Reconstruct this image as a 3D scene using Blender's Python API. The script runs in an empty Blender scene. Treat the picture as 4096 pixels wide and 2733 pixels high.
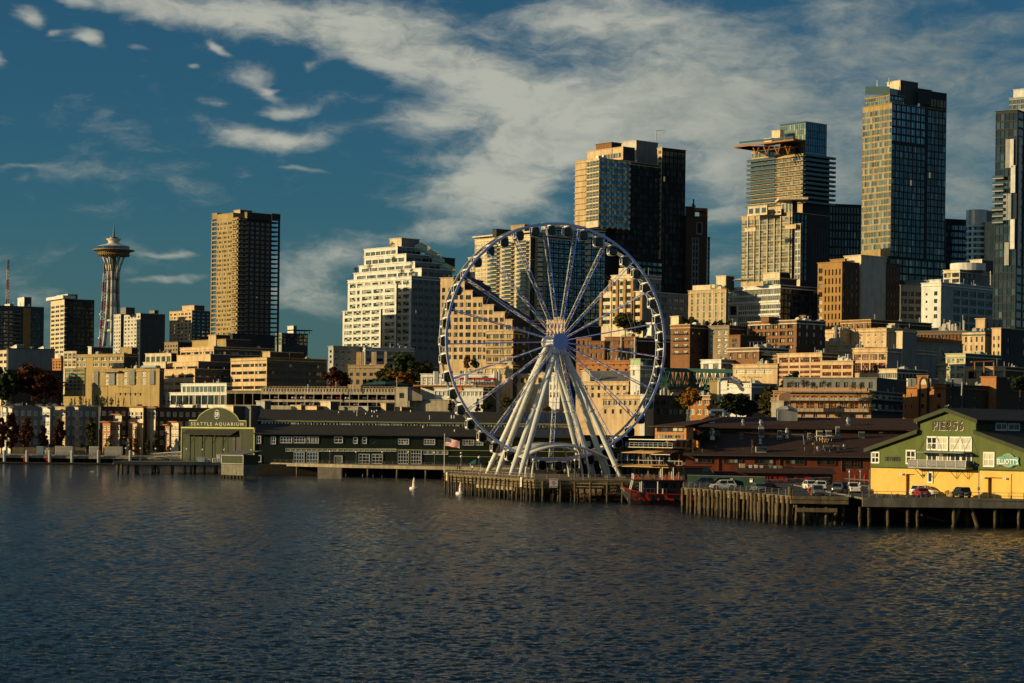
import bpy,math,random
import numpy as np
from mathutils import Vector,Matrix
S=bpy.context.scene
COL=S.collection
RND=random.Random(11)
rad=math.radians
# ------------------------------------------------------------------ camera, sky, sun, exposure
F,CX,CY,TILT,CAMH=8600.0,2048.0,1735.0,math.atan(0.012),14.0
cam=bpy.data.objects.new('camera',bpy.data.cameras.new('camera'))
COL.objects.link(cam)
cam.data.sensor_width=36.0
cam.data.lens=36.0*F/4096.0
cam.data.shift_y=(CY-1366.5)/4096.0
cam.data.clip_start,cam.data.clip_end=1.0,30000.0
cam.location=(0,0,CAMH)
cam.rotation_euler=(Matrix.Rotation(rad(90),3,'X')@Matrix.Rotation(TILT,3,'Z')).to_euler()
S.camera=cam
SUN_EL,SUN_BACK=rad(13.0),rad(12.0)
to_sun=Vector((-math.cos(SUN_EL)*math.cos(SUN_BACK),-math.cos(SUN_EL)*math.sin(SUN_BACK),math.sin(SUN_EL)))
sun=bpy.data.objects.new('sun',bpy.data.lights.new('sun','SUN'))
COL.objects.link(sun)
sun.data.energy,sun.data.angle,sun.data.color=5.0,rad(0.5),(1.0,0.75,0.37)
sun.rotation_euler=to_sun.to_track_quat('Z','Y').to_euler()
S.view_settings.view_transform='Standard'
S.view_settings.look='None'
S.view_settings.exposure=0.0
S.view_settings.gamma=1.0
S.view_settings.use_curve_mapping=False
S.cycles.max_bounces=6
S.cycles.diffuse_bounces=2
S.cycles.glossy_bounces=3
S.cycles.transmission_bounces=4
S.cycles.caustics_reflective=False
S.cycles.caustics_refractive=False
def build_world():
 w=bpy.data.worlds.new('World');S.world=w;w.use_nodes=True
 nt=w.node_tree;N=nt.nodes;L=nt.links
 N.clear()
 def nd(t,**k):
  n=N.new(t)
  for a,b in k.items():setattr(n,a,b)
  return n
 def math_(op,a,b=None,clamp=False):
  n=nd('ShaderNodeMath',operation=op,use_clamp=clamp)
  for i,v in enumerate((a,b)):
   if v is None:continue
   if isinstance(v,(int,float)):n.inputs[i].default_value=v
   else:L.new(v,n.inputs[i])
  return n.outputs[0]
 sky=nd('ShaderNodeTexSky',sky_type='NISHITA',sun_disc=False,sun_elevation=SUN_EL)
 sky.sun_rotation=math.atan2(to_sun.x,to_sun.y)
 sky.altitude,sky.air_density,sky.dust_density,sky.ozone_density=0,1.0,0.6,2.0
 tint=nd('ShaderNodeMix',data_type='RGBA',blend_type='MULTIPLY');tint.inputs[0].default_value=1
 L.new(sky.outputs[0],tint.inputs[6]);tint.inputs[7].default_value=SKY_TINT
 tc=nd('ShaderNodeTexCoord');sp=nd('ShaderNodeSeparateXYZ');L.new(tc.outputs['Generated'],sp.inputs[0])
 az=math_('ARCTAN2',sp.outputs[0],sp.outputs[1]);el=math_('ARCSINE',sp.outputs[2])
 cb=nd('ShaderNodeCombineXYZ');L.new(az,cb.inputs[0]);L.new(el,cb.inputs[1])
 P=cb.outputs[0]
 def noise(vec,scale,detail=6,rough=.55,dist=0.0,loc=(0,0,0),rot=0,sc=(1,1,1)):
  m=nd('ShaderNodeMapping');L.new(vec,m.inputs[0])
  m.inputs['Location'].default_value=loc;m.inputs['Rotation'].default_value=(0,0,rot);m.inputs['Scale'].default_value=sc
  n=nd('ShaderNodeTexNoise');L.new(m.outputs[0],n.inputs['Vector'])
  n.inputs['Scale'].default_value=scale;n.inputs['Detail'].default_value=detail
  n.inputs['Roughness'].default_value=rough;n.inputs['Distortion'].default_value=dist
  return n
 wn=noise(P,16,4,.6,0,(3,1,0),.35,(1,2.0,1))
 v1=nd('ShaderNodeVectorMath',operation='SUBTRACT');L.new(wn.outputs['Color'],v1.inputs[0]);v1.inputs[1].default_value=(.5,.5,.5)
 v2=nd('ShaderNodeVectorMath',operation='MULTIPLY');L.new(v1.outputs[0],v2.inputs[0]);v2.inputs[1].default_value=(.036,.015,0)
 v3=nd('ShaderNodeVectorMath',operation='ADD');L.new(P,v3.inputs[0]);L.new(v2.outputs[0],v3.inputs[1])
 W=v3.outputs[0]
 acc=None
 for(cx,cy,rx,ry,rot,amp)in CLOUDS:
  k=4096/2350
  m=nd('ShaderNodeMapping',vector_type='TEXTURE');L.new(W,m.inputs[0])
  m.inputs['Location'].default_value=((cx*k-CX)/F,(CY-cy*k)/F,0)
  m.inputs['Rotation'].default_value=(0,0,rad(rot))
  m.inputs['Scale'].default_value=(rx*k/F,ry*k/F,1)
  ln=nd('ShaderNodeVectorMath',operation='LENGTH');L.new(m.outputs[0],ln.inputs[0])
  mr=nd('ShaderNodeMapRange',interpolation_type='SMOOTHSTEP');L.new(ln.outputs['Value'],mr.inputs[0])
  mr.inputs[1].default_value=0;mr.inputs[2].default_value=1;mr.inputs[3].default_value=amp;mr.inputs[4].default_value=0
  acc=mr.outputs[0]if acc is None else math_('ADD',acc,mr.outputs[0])
 far=math_('MULTIPLY',math_('GREATER_THAN',math_('ABSOLUTE',az),.33),.45)
 hi=nd('ShaderNodeMapRange');L.new(el,hi.inputs[0]);hi.inputs[1].default_value=.26;hi.inputs[2].default_value=.5;hi.inputs[3].default_value=0;hi.inputs[4].default_value=.18
 acc=math_('ADD',acc,math_('MAXIMUM',far,hi.outputs[0]))
 s1=noise(W,26,10,.64,.25,(1.3,4,0),.25,(.7,1.5,1))
 s2=noise(W,66,9,.66,.3,(7,2,0),.2,(.62,1.45,1))
 s3=noise(W,9,5,.55,.2,(2,8,0),.3,(.6,1.4,1))
 tex=math_('ADD',math_('MULTIPLY',s1.outputs[0],.60),math_('ADD',math_('MULTIPLY',s2.outputs[0],.46),math_('MULTIPLY',s3.outputs[0],.5)))
 t2=math_('SUBTRACT',tex,.78)
 d=math_('ADD',math_('SUBTRACT',acc,.30),math_('MULTIPLY',t2,2.5))
 dm=nd('ShaderNodeMapRange',interpolation_type='SMOOTHSTEP');L.new(d,dm.inputs[0])
 dm.inputs[1].default_value=-.26;dm.inputs[2].default_value=.92;dm.inputs[3].default_value=0;dm.inputs[4].default_value=.93
 tone=nd('ShaderNodeMapRange');L.new(az,tone.inputs[0]);tone.inputs[1].default_value=.0;tone.inputs[2].default_value=.19;tone.inputs[3].default_value=1.0;tone.inputs[4].default_value=.36
 tn=math_('MULTIPLY',tone.outputs[0],math_('ADD',-.42,math_('MULTIPLY',math_('ADD',s1.outputs[0],s2.outputs[0]),1.36)))
 cc=nd('ShaderNodeMix',data_type='RGBA',clamp_factor=True);L.new(tn,cc.inputs[0]);cc.inputs[6].default_value=CLOUD_DIM;cc.inputs[7].default_value=CLOUD_LIT
 mx=nd('ShaderNodeMix',data_type='RGBA');L.new(dm.outputs[0],mx.inputs[0]);L.new(tint.outputs[2],mx.inputs[6]);L.new(cc.outputs[2],mx.inputs[7])
 hz=nd('ShaderNodeMapRange',interpolation_type='SMOOTHSTEP');L.new(el,hz.inputs[0]);hz.inputs[1].default_value=-.01;hz.inputs[2].default_value=.12;hz.inputs[3].default_value=.34;hz.inputs[4].default_value=0
 ha=nd('ShaderNodeMix',data_type='RGBA');L.new(hz.outputs[0],ha.inputs[0]);L.new(mx.outputs[2],ha.inputs[6]);ha.inputs[7].default_value=(2.0,2.5,2.6,1)
 bg=nd('ShaderNodeBackground');L.new(ha.outputs[2],bg.inputs[0]);bg.inputs[1].default_value=SKY_STRENGTH
 out=nd('ShaderNodeOutputWorld');L.new(bg.outputs[0],out.inputs[0])
SKY_STRENGTH=0.06
SKY_TINT=(0.22,0.575,0.78,1)
CLOUD_LIT=(7.8,7.9,6.7,1)
CLOUD_DIM=(1.25,2.2,2.5,1)
CLOUDS=[
(330,35,300,80,-6,.85),(560,70,200,60,-4,.7),(720,60,330,95,-8,.9),(980,110,340,130,-14,1.0),(1160,235,330,115,-18,1.0),(860,150,200,60,-20,.6),
(980,290,200,60,4,.85),(1150,360,260,95,10,.95),(1300,300,260,130,-10,.85),(1080,440,260,70,8,.95),(1020,520,230,48,9,.9),(1220,450,220,110,0,.7),
(1500,170,480,200,-10,.72),(1900,120,560,190,6,.68),(2250,220,460,260,0,.66),(1650,330,460,190,-8,.72),(1400,250,300,170,0,.5),(1800,250,300,90,-6,.3),
(1900,420,460,230,0,.66),(2230,430,300,200,0,.62),(1400,50,420,110,0,.55),(1900,20,500,60,4,.3),(2200,90,300,50,8,.3),
(560,325,130,44,-4,0.90),(650,345,130,34,4,0.87),(640,268,120,26,5,0.72),(780,310,140,40,8,0.58),(560,190,110,42,0,0.72),(600,225,60,20,-30,0.72),(480,250,60,18,-8,0.67),
(210,130,75,26,-38,0.90),(130,118,50,18,10,0.72),(60,80,70,36,-18,0.96),(5,185,60,30,-12,0.87),(140,30,70,26,-15,0.87),(30,10,120,40,0,0.72),(300,150,40,14,0,0.49),(320,178,40,12,-5,0.43),(490,130,60,20,-30,0.72),(720,170,70,26,15,0.75),(436,182,26,12,0,0.72),(610,220,40,12,5,0.72),
(770,590,185,80,8,0.90),(720,680,210,75,0,0.89),(390,655,125,15,9,0.89),(400,600,120,12,4,0.61),(60,405,110,12,0,0.43),(690,400,90,10,-2,0.49),
(1660,490,110,26,10,.66),(1665,610,100,34,12,.52),(1010,660,90,90,0,.5),
]
build_world()
# ------------------------------------------------------------------ pixel <-> world
ZR={'A':(0,800,.44643),'B':(600,800,.44643),'C':(0,1300,.44643),'D':(600,1400,.38272),'E':(1200,1400,.41445),
'Fz':(1300,850,.44643),'G':(1700,850,.44643),'H':(1700,1400,.41465),'I':(2200,500,.44643),'J':(2200,1050,.38265),
'K':(2200,1550,.3507),'L':(2700,1050,.41445),'M':(2850,450,.44643),'N':(3396,280,.45932),'O':(3196,950,.47821),
'P':(2700,1550,.36345),'Q':(3300,1500,.41458),'r1':(0,1600,.1913),'r2':(350,1600,.1913),'r3':(2050,1700,.2041),
'r4':(2450,1640,.2679),'r5':(3750,1600,.1658),'r6':(3050,1880,.1915),'S':(0,0,1.0)}
ct,st=math.cos(TILT),math.sin(TILT)
def uv(reg,x,y):
 ox,oy,s=ZR[reg]
 dx,dy=ox+x*s-CX,oy+y*s-CY
 return(dx*ct+dy*st)/F,(-dx*st+dy*ct)/F
def at(reg,x,y,Y):
 u,v=uv(reg,x,y)
 return Vector((u*Y,Y,CAMH-v*Y))
def onz(reg,x,y,z):
 u,v=uv(reg,x,y)
 Y=(CAMH-z)/v
 return Vector((u*Y,Y,z))
def sstep(a,b,x):
 t=max(0.0,min(1.0,(x-a)/(b-a)))
 return t*t*(3-2*t)
def shore(X):
 return 858-150*sstep(-90,-40,X)-130*sstep(40,95,X)
def ter(X,Y):
 d=Y-shore(X)
 if d<0:return 3.2
 return 3.2+.6*sstep(0,40,d)+24*sstep(30,330,d)+14*sstep(300,1200,d)
# ------------------------------------------------------------------ mesh building
class MB:
 def __init__(s):s.v,s.f,s.m,s.r=[],[],[],[]
 def quad(s,pts,m=0,r=0.0):
  i=len(s.v);s.v+=[tuple(p)for p in pts];s.f.append(tuple(range(i,i+len(pts))));s.m.append(m);s.r.append(r)
 def obox(s,o,ux,uy,uz,m=0,r=0.0):
  o,ux,uy,uz=Vector(o),Vector(ux),Vector(uy),Vector(uz)
  p=[o,o+ux,o+ux+uy,o+uy];q=[a+uz for a in p]
  i=len(s.v);s.v+=[tuple(a)for a in p+q]
  for f in((3,2,1,0),(4,5,6,7),(0,1,5,4),(1,2,6,5),(2,3,7,6),(3,0,4,7)):
   s.f.append(tuple(i+k for k in f));s.m.append(m);s.r.append(r)
 def box(s,x0,x1,y0,y1,z0,z1,m=0,r=0.0):
  s.obox((x0,y0,z0),(x1-x0,0,0),(0,y1-y0,0),(0,0,z1-z0),m,r)
 def tube(s,p,q,r0,r1=None,n=8,m=0,caps=True):
  p,q=Vector(p),Vector(q);r1=r0 if r1 is None else r1
  d=(q-p).normalized();a=d.orthogonal().normalized();b=d.cross(a)
  i=len(s.v)
  for c,r in((p,r0),(q,r1)):
   for k in range(n):
    t=2*math.pi*k/n
    s.v.append(tuple(c+a*(r*math.cos(t))+b*(r*math.sin(t))))
  for k in range(n):
   s.f.append((i+k,i+(k+1)%n,i+n+(k+1)%n,i+n+k));s.m.append(m);s.r.append(0)
  if caps:
   s.f.append(tuple(i+k for k in range(n-1,-1,-1)));s.f.append(tuple(i+n+k for k in range(n)));s.m+=[m,m];s.r+=[0,0]
 def path(s,pts,rs,n=8,m=0):
  if not isinstance(rs,(list,tuple)):rs=[rs]*len(pts)
  for a,b,ra,rb in zip(pts[:-1],pts[1:],rs[:-1],rs[1:]):s.tube(a,b,ra,rb,n,m)
 def lathe(s,prof,n=24,o=(0,0,0),m=0):
  i=len(s.v);o=Vector(o)
  for(r,z)in prof:
   for k in range(n):
    t=2*math.pi*k/n
    s.v.append((o.x+r*math.cos(t),o.y+r*math.sin(t),o.z+z))
  for j in range(len(prof)-1):
   for k in range(n):
    a=i+j*n+k;b=i+j*n+(k+1)%n
    s.f.append((a,b,b+n,a+n));s.m.append(m);s.r.append(0)
 def prism(s,poly,dirv,m=0,r=0.0):
  dirv=Vector(dirv);n=len(poly);i=len(s.v)
  s.v+=[tuple(p)for p in poly]+[tuple(Vector(p)+dirv)for p in poly]
  s.f.append(tuple(i+k for k in range(n-1,-1,-1)));s.f.append(tuple(i+n+k for k in range(n)))
  s.m+=[m,m];s.r+=[r,r]
  for k in range(n):
   s.f.append((i+k,i+(k+1)%n,i+n+(k+1)%n,i+n+k));s.m.append(m);s.r.append(r)
 def mesh(s,name,mats,off=(0,0,0),smooth=False):
  me=bpy.data.meshes.new(name)
  ox,oy,oz=off
  me.from_pydata([(a-ox,b-oy,c-oz)for a,b,c in s.v],[],s.f)
  for mm in(mats if isinstance(mats,(list,tuple))else[mats]):me.materials.append(MAT[mm])
  me.polygons.foreach_set('material_index',s.m)
  at_=me.attributes.new('rnd','FLOAT','FACE');at_.data.foreach_set('value',s.r)
  if smooth:me.polygons.foreach_set('use_smooth',[True]*len(s.f))
  me.update()
  return me
 def part(s,name,mats,parent=None,smooth=False):
  off=WL.get(parent.name,Vector((0,0,0)))if parent is not None else Vector((0,0,0))
  return link(name,s.mesh(name,mats,off,smooth),parent)
 def thing(s,name,mats,label,cat,loc=(0,0,0),group=None,kind=None,smooth=False):
  o=link(name,s.mesh(name,mats,loc,smooth),None)
  o.location=loc;WL[o.name]=Vector(loc)
  return tag(o,label,cat,group,kind)
WL={}
def link(name,data,parent=None):
 o=bpy.data.objects.new(name,data);COL.objects.link(o)
 if parent is not None:
  o.parent=parent;WL[o.name]=WL.get(parent.name,Vector((0,0,0)))
 return o
def tag(o,label=None,cat=None,group=None,kind=None):
 if label:o['label']=label
 if cat:o['category']=cat
 if group:o['group']=group
 if kind:o['kind']=kind
 return o
def empty(name,label,cat,loc,group=None,rz=0.0):
 o=bpy.data.objects.new(name,None);COL.objects.link(o)
 o.location=loc;o.rotation_euler=(0,0,rz);o.empty_display_size=1
 WL[o.name]=Vector(loc)
 return tag(o,label,cat,group)
def dup(src,loc,rz=0.0,label=None,scale=None):
 """a copy of a thing with copies of its parts and sub-parts (mesh data shared)"""
 c=src.copy();COL.objects.link(c);c.location=loc;c.rotation_euler=(0,0,rz)
 if scale is not None:c.scale=scale if isinstance(scale,(list,tuple))else(scale,)*3
 if label:c['label']=label
 for ch in list(src.children):
  d=ch.copy();COL.objects.link(d);d.parent=c
  for g in list(ch.children):
   e=g.copy();COL.objects.link(e);e.parent=d
 return c
# ------------------------------------------------------------------ materials
MAT={}
def newmat(name):
 m=bpy.data.materials.new(name);m.use_nodes=True;MAT[name]=m
 nt=m.node_tree
 return m,nt,nt.nodes['Principled BSDF']
def mat(name,col,rough=.75,var=.16,scale=.35,spec=.25,metal=0.0,streak=0.0,bump=0.0,emit=None,es=0.0):
 m,nt,b=newmat(name);N,L=nt.nodes,nt.links
 b.inputs['Roughness'].default_value=rough;b.inputs['Specular IOR Level'].default_value=spec;b.inputs['Metallic'].default_value=metal
 tc=N.new('ShaderNodeTexCoord')
 g=N.new('ShaderNodeNewGeometry')
 n1=N.new('ShaderNodeTexNoise');n1.inputs['Scale'].default_value=scale;n1.inputs['Detail'].default_value=7;n1.inputs['Roughness'].default_value=.65
 L.new(g.outputs['Position'],n1.inputs['Vector'])
 r=N.new('ShaderNodeMapRange');L.new(n1.outputs[0],r.inputs[0])
 r.inputs[1].default_value=.3;r.inputs[2].default_value=.7;r.inputs[3].default_value=1-var;r.inputs[4].default_value=1+var
 fac=r.outputs[0]
 if streak:
  mp=N.new('ShaderNodeMapping');mp.inputs['Scale'].default_value=(.9,.9,.07);L.new(g.outputs['Position'],mp.inputs[0])
  n2=N.new('ShaderNodeTexNoise');n2.inputs['Scale'].default_value=1.0;n2.inputs['Detail'].default_value=5;L.new(mp.outputs[0],n2.inputs['Vector'])
  r2=N.new('ShaderNodeMapRange');L.new(n2.outputs[0],r2.inputs[0]);r2.inputs[1].default_value=.35;r2.inputs[2].default_value=.7
  r2.inputs[3].default_value=1+streak*.4;r2.inputs[4].default_value=1-streak
  mm=N.new('ShaderNodeMath');mm.operation='MULTIPLY';L.new(fac,mm.inputs[0]);L.new(r2.outputs[0],mm.inputs[1]);fac=mm.outputs[0]
 mx=N.new('ShaderNodeVectorMath');mx.operation='SCALE';mx.inputs[0].default_value=col[:3];L.new(fac,mx.inputs['Scale'])
 L.new(mx.outputs[0],b.inputs['Base Color'])
 if bump:
  bp=N.new('ShaderNodeBump');bp.inputs['Strength'].default_value=bump;bp.inputs['Distance'].default_value=.1
  n3=N.new('ShaderNodeTexNoise');n3.inputs['Scale'].default_value=3.0;n3.inputs['Detail'].default_value=5;L.new(g.outputs['Position'],n3.inputs['Vector'])
  L.new(n3.outputs[0],bp.inputs['Height']);L.new(bp.outputs[0],b.inputs['Normal'])
 if emit:
  b.inputs['Emission Color'].default_value=(*emit,1);b.inputs['Emission Strength'].default_value=es
 return m
def glass(name,stops,rough=.07,ior=1.5,spec=.5,metal=0.0,wav=.12,lit=0.0):
 """window glass: per-pane tone (stops: position, colour) with curtains and blinds behind some panes"""
 m,nt,b=newmat(name);N,L=nt.nodes,nt.links
 a=N.new('ShaderNodeAttribute');a.attribute_name='rnd'
 cr=N.new('ShaderNodeValToRGB');cr.color_ramp.interpolation='CONSTANT'
 e=cr.color_ramp.elements
 while len(e)>1:e.remove(e[0])
 e[0].position,e[0].color=stops[0][0],(*stops[0][1],1)
 for p,c in stops[1:]:
  k=e.new(p);k.color=(*c,1)
 L.new(a.outputs['Fac'],cr.inputs[0]);L.new(cr.outputs[0],b.inputs['Base Color'])
 b.inputs['Roughness'].default_value=rough;b.inputs['IOR'].default_value=ior;b.inputs['Specular IOR Level'].default_value=spec;b.inputs['Metallic'].default_value=metal
 g=N.new('ShaderNodeNewGeometry')
 n3=N.new('ShaderNodeTexNoise');n3.inputs['Scale'].default_value=.35;n3.inputs['Detail'].default_value=2;L.new(g.outputs['Position'],n3.inputs['Vector'])
 bp=N.new('ShaderNodeBump');bp.inputs['Strength'].default_value=wav;bp.inputs['Distance'].default_value=.25
 L.new(n3.outputs[0],bp.inputs['Height']);L.new(bp.outputs[0],b.inputs['Normal'])
 if lit:
  gt=N.new('ShaderNodeMath');gt.operation='GREATER_THAN';L.new(a.outputs['Fac'],gt.inputs[0]);gt.inputs[1].default_value=1-lit
  ml=N.new('ShaderNodeMath');ml.operation='MULTIPLY';L.new(gt.outputs[0],ml.inputs[0]);ml.inputs[1].default_value=.16
  L.new(ml.outputs[0],b.inputs['Emission Strength']);b.inputs['Emission Color'].default_value=(1,.72,.3,1)
 return m
mat('cream',(.70,.585,.40),streak=.26);mat('white',(.74,.72,.66),streak=.2);mat('off_white',(.60,.57,.50),streak=.15)
mat('tan',(.55,.41,.23),streak=.28);mat('tan_dark',(.30,.22,.13),streak=.15);mat('peach',(.66,.475,.27),streak=.28)
mat('pink',(.46,.275,.17),streak=.15);mat('orange_brick',(.42,.185,.065),scale=1.5,var=.22);mat('brick',(.235,.11,.045),scale=1.5,var=.25,streak=.15)
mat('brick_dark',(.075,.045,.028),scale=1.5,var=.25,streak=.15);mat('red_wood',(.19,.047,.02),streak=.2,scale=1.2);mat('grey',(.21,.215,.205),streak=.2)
mat('grey_light',(.36,.37,.35),streak=.2);mat('grey_dark',(.075,.08,.08),streak=.15);mat('charcoal',(.045,.045,.048));mat('black',(.012,.012,.013),rough=.5)
mat('concrete',(.38,.33,.25),streak=.3,scale=.6,var=.2);mat('concrete_dark',(.20,.18,.14),streak=.35,scale=.6,var=.25)
mat('gold_tan',(.40,.29,.12),streak=.22);mat('ochre',(.36,.20,.06));mat('yellow_wall',(.80,.50,.12),streak=.10,scale=.9,var=.08)
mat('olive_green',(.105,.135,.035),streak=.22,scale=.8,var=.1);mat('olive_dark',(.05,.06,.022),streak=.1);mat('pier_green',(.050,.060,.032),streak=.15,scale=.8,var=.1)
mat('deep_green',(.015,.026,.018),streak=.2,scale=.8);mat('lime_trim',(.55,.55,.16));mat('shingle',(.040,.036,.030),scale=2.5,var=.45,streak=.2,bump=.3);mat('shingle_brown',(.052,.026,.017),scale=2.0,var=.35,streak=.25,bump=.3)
mat('roof_grey',(.13,.13,.13));mat('metal',(.45,.45,.44),rough=.35,metal=.7);mat('metal_dark',(.10,.10,.11),rough=.45,metal=.5);mat('galvanised',(.55,.55,.55),rough=.3,metal=.85,var=.25,scale=2)
mat('wood',(.19,.145,.085),streak=.4,scale=1.5,var=.35,bump=.3);mat('wood_light',(.36,.30,.20),streak=.3,scale=1.2,var=.25);mat('wood_wet',(.03,.024,.016),rough=.5);mat('pile',(.125,.092,.05),streak=.45,scale=1.6,var=.4,bump=.4)
mat('asphalt',(.055,.053,.05),scale=1.0,var=.25);mat('earth',(.05,.045,.035),scale=.2,var=.3);mat('steel_white',(.66,.67,.64),rough=.4,var=.08,spec=.4);mat('steel_grey',(.40,.41,.42),rough=.4,var=.1)
mat('teal_steel',(.02,.09,.085),rough=.6);mat('teal_sign',(.03,.36,.34),rough=.5);mat('blue_cloth',(.012,.10,.32),rough=.9);mat('orange_cloth',(.75,.33,.04),rough=.9,var=.08);mat('awning',(.66,.43,.16),rough=.9);mat('window_red',(.26,.065,.025));mat('red_cloth',(.5,.02,.025),rough=.9)
mat('red_paint',(.42,.018,.015),rough=.5);mat('boat_black',(.010,.009,.009),rough=.35,spec=.5);mat('boat_red',(.42,.014,.01),rough=.5);mat('orange',(.75,.16,.02));mat('mast_red',(.33,.07,.07));mat('green_screen',(.016,.042,.028),rough=.9)
mat('white_paint',(.82,.80,.74),rough=.45,var=.05);mat('black_paint',(.012,.011,.010),rough=.5,var=.05);mat('globe',(.85,.85,.82),rough=.3,var=.02);mat('rubber',(.015,.015,.015),rough=.9);mat('skin',(.45,.26,.18));mat('cloth_dark',(.02,.022,.03));mat('cloth_white',(.75,.75,.72));mat('cloth_red',(.4,.04,.03));mat('cloth_teal',(.03,.14,.16));mat('hair',(.02,.014,.01))
mat('purple_panel',(.035,.028,.055),rough=.4);mat('bark',(.07,.05,.035));mat('flag_red',(.48,.03,.035),rough=.9,var=.05);mat('flag_white',(.78,.76,.72),rough=.9,var=.05);mat('flag_blue',(.025,.035,.11),rough=.9,var=.05);mat('solar',(.012,.014,.022),rough=.15,spec=.6)
mat('led_blue',(.05,.10,.5),emit=(.06,.22,.85),es=.28);mat('led_violet',(.28,.2,.5),emit=(.26,.16,.7),es=.22);mat('hub_blue',(.20,.25,.38),rough=.5,emit=(.12,.22,.55),es=.10,var=.15,scale=6)
mat('lamp_lit',(1,.95,.8),emit=(1,.85,.6),es=.0);mat('container',(.62,.58,.48),var=.1);mat('container_blue',(.35,.44,.48),var=.1);mat('needle_white',(.62,.56,.46),rough=.5,var=.06);mat('needle_gold',(.35,.24,.10),rough=.5);mat('copper',(.38,.16,.05),rough=.5)
mat('car_white',(.80,.79,.76),rough=.15,spec=.5,var=.02);mat('car_silver',(.32,.36,.38),rough=.2,metal=.6,var=.02);mat('car_black',(.012,.012,.015),rough=.12,spec=.5,var=.02);mat('car_red',(.42,.015,.012),rough=.15,spec=.5,var=.02);mat('car_blue',(.06,.10,.16),rough=.2,metal=.4,var=.02);mat('car_glass',(.008,.01,.012),rough=.04,spec=.6);mat('tail_red',(.5,.01,.01),rough=.2)
D0,D1,D2=(.010,.013,.015),(.022,.028,.030),(.045,.05,.05)
BL,BL2=(.42,.38,.28),(.25,.23,.18)
glass('glass_dark',[(0,D0),(.45,D1),(.75,D2),(.92,BL2)],lit=.02)
glass('glass_shop',[(0,D0),(.35,D1),(.6,D2),(.75,BL2),(.88,BL)],lit=.03)
glass('glass_blinds',[(0,D1),(.30,(.10,.13,.12)),(.45,BL2),(.62,BL),(.85,(.55,.50,.40))])
glass('glass_green',[(0,(.05,.10,.085)),(.3,(.09,.16,.13)),(.6,(.16,.24,.19)),(.85,(.34,.40,.30))],rough=.06,ior=1.7,spec=.8)
glass('glass_curtain',[(0,(.12,.16,.13)),(.3,(.20,.235,.18)),(.55,(.30,.32,.24)),(.8,(.07,.10,.10)),(.9,(.44,.44,.33))],rough=.08,ior=1.6,spec=.7,metal=.35)
glass('glass_blue',[(0,(.06,.13,.17)),(.4,(.10,.19,.24)),(.75,(.16,.27,.32)),(.93,(.30,.40,.42))],rough=.05,ior=1.75,spec=.9,metal=.75)
glass('glass_tower',[(0,(.04,.07,.08)),(.5,(.07,.11,.12)),(.8,(.12,.18,.19)),(.96,(.22,.26,.25))],rough=.05,ior=1.6,spec=.7,metal=.6,lit=.006)
glass('glass_amber',[(0,(.10,.07,.035)),(.3,(.2,.14,.07)),(.6,(.05,.05,.04)),(.85,(.36,.28,.15))],rough=.08)
glass('glass_clear',[(0,(.10,.15,.14)),(.5,(.16,.22,.20)),(.8,(.30,.36,.31))],rough=.05,ior=1.5,spec=.6,metal=.4)
# ------------------------------------------------------------------ facades and buildings
WIN={}
def window_into(mb,w,h,nx,nz,rnds,fr=.13,rev=.22,sp=0.0,base=None,tf=None):
 """panes (slot 0) and frame bars (slot 1), local x right, z up, y inward"""
 q=(lambda p:p)if tf is None else tf
 dx,dz=w/nx,h/nz
 k=0
 for j in range(nz):
  for i in range(nx):
   x0,x1,z0,z1=i*dx,(i+1)*dx,j*dz,(j+1)*dz
   mb.quad([q((x0,rev,z0)),q((x1,rev,z0)),q((x1,rev,z1)),q((x0,rev,z1))],0,rnds[k%len(rnds)]);k+=1
 y=rev-.05
 def bar(x0,x1,z0,z1):
  mb.quad([q((x0,y,z0)),q((x1,y,z0)),q((x1,y,z1)),q((x0,y,z1))],1)
 t=min(fr,w*.2,h*.24)
 bar(0,t,0,h);bar(w-t,w,0,h);bar(t,w-t,0,t);bar(t,w-t,h-t,h)
 y-=.004
 for i in range(1,nx):bar(i*dx-t*.45,i*dx+t*.45,t,h-t)
 y-=.004
 for j in range(1,nz):bar(t,w-t,j*dz-t*.45,j*dz+t*.45)
def window_mesh(w,h,gl,frm,nx,nz,fr,rev,var):
 key=(round(w,2),round(h,2),gl,frm,nx,nz,fr,rev,var)
 if key not in WIN:
  r=random.Random(hash(key[:2])%1000+var*7)
  mb=MB();window_into(mb,w,h,nx,nz,[r.random()for _ in range(nx*nz)],fr,rev)
  WIN[key]=mb.mesh('window',[gl,frm])
 return WIN[key]
class Wins:
 """collects the windows of one building; the first 100 become parts, the rest one part"""
 def __init__(s):s.l=[]
 def add(s,*a):s.l.append(a)
 def make(s,root):
  if not s.l:return
  l=sorted(s.l,key=lambda a:-a[3]*a[4])
  b=WL[root.name]
  for(A,u,rz,w,h,gl,frm,nx,nz,fr,rev,nm)in l[:100]:
   o=bpy.data.objects.new(nm,window_mesh(w,h,gl,frm,nx,nz,fr,rev,RND.randrange(7)))
   COL.objects.link(o);o.parent=root;o.location=A-b;o.rotation_euler=(0,0,rz)
  rest=l[100:]
  if rest:
   mats=[]
   mb=MB()
   for(A,u,rz,w,h,gl,frm,nx,nz,fr,rev,nm)in rest:
    for x in(gl,frm):
     if x not in mats:mats.append(x)
    n0=len(mb.f)
    c,sn=math.cos(rz),math.sin(rz)
    window_into(mb,w,h,nx,nz,[RND.random()for _ in range(nx*nz)],fr,rev,tf=lambda p:(A.x+c*p[0]-sn*p[1],A.y+sn*p[0]+c*p[1],A.z+p[2]))
    ig,jf=mats.index(gl),mats.index(frm)
    for k in range(n0,len(mb.f)):mb.m[k]=ig if mb.m[k]==0 else jf
   o=mb.part('window',mats,root);o['kind']='stuff'
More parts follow.
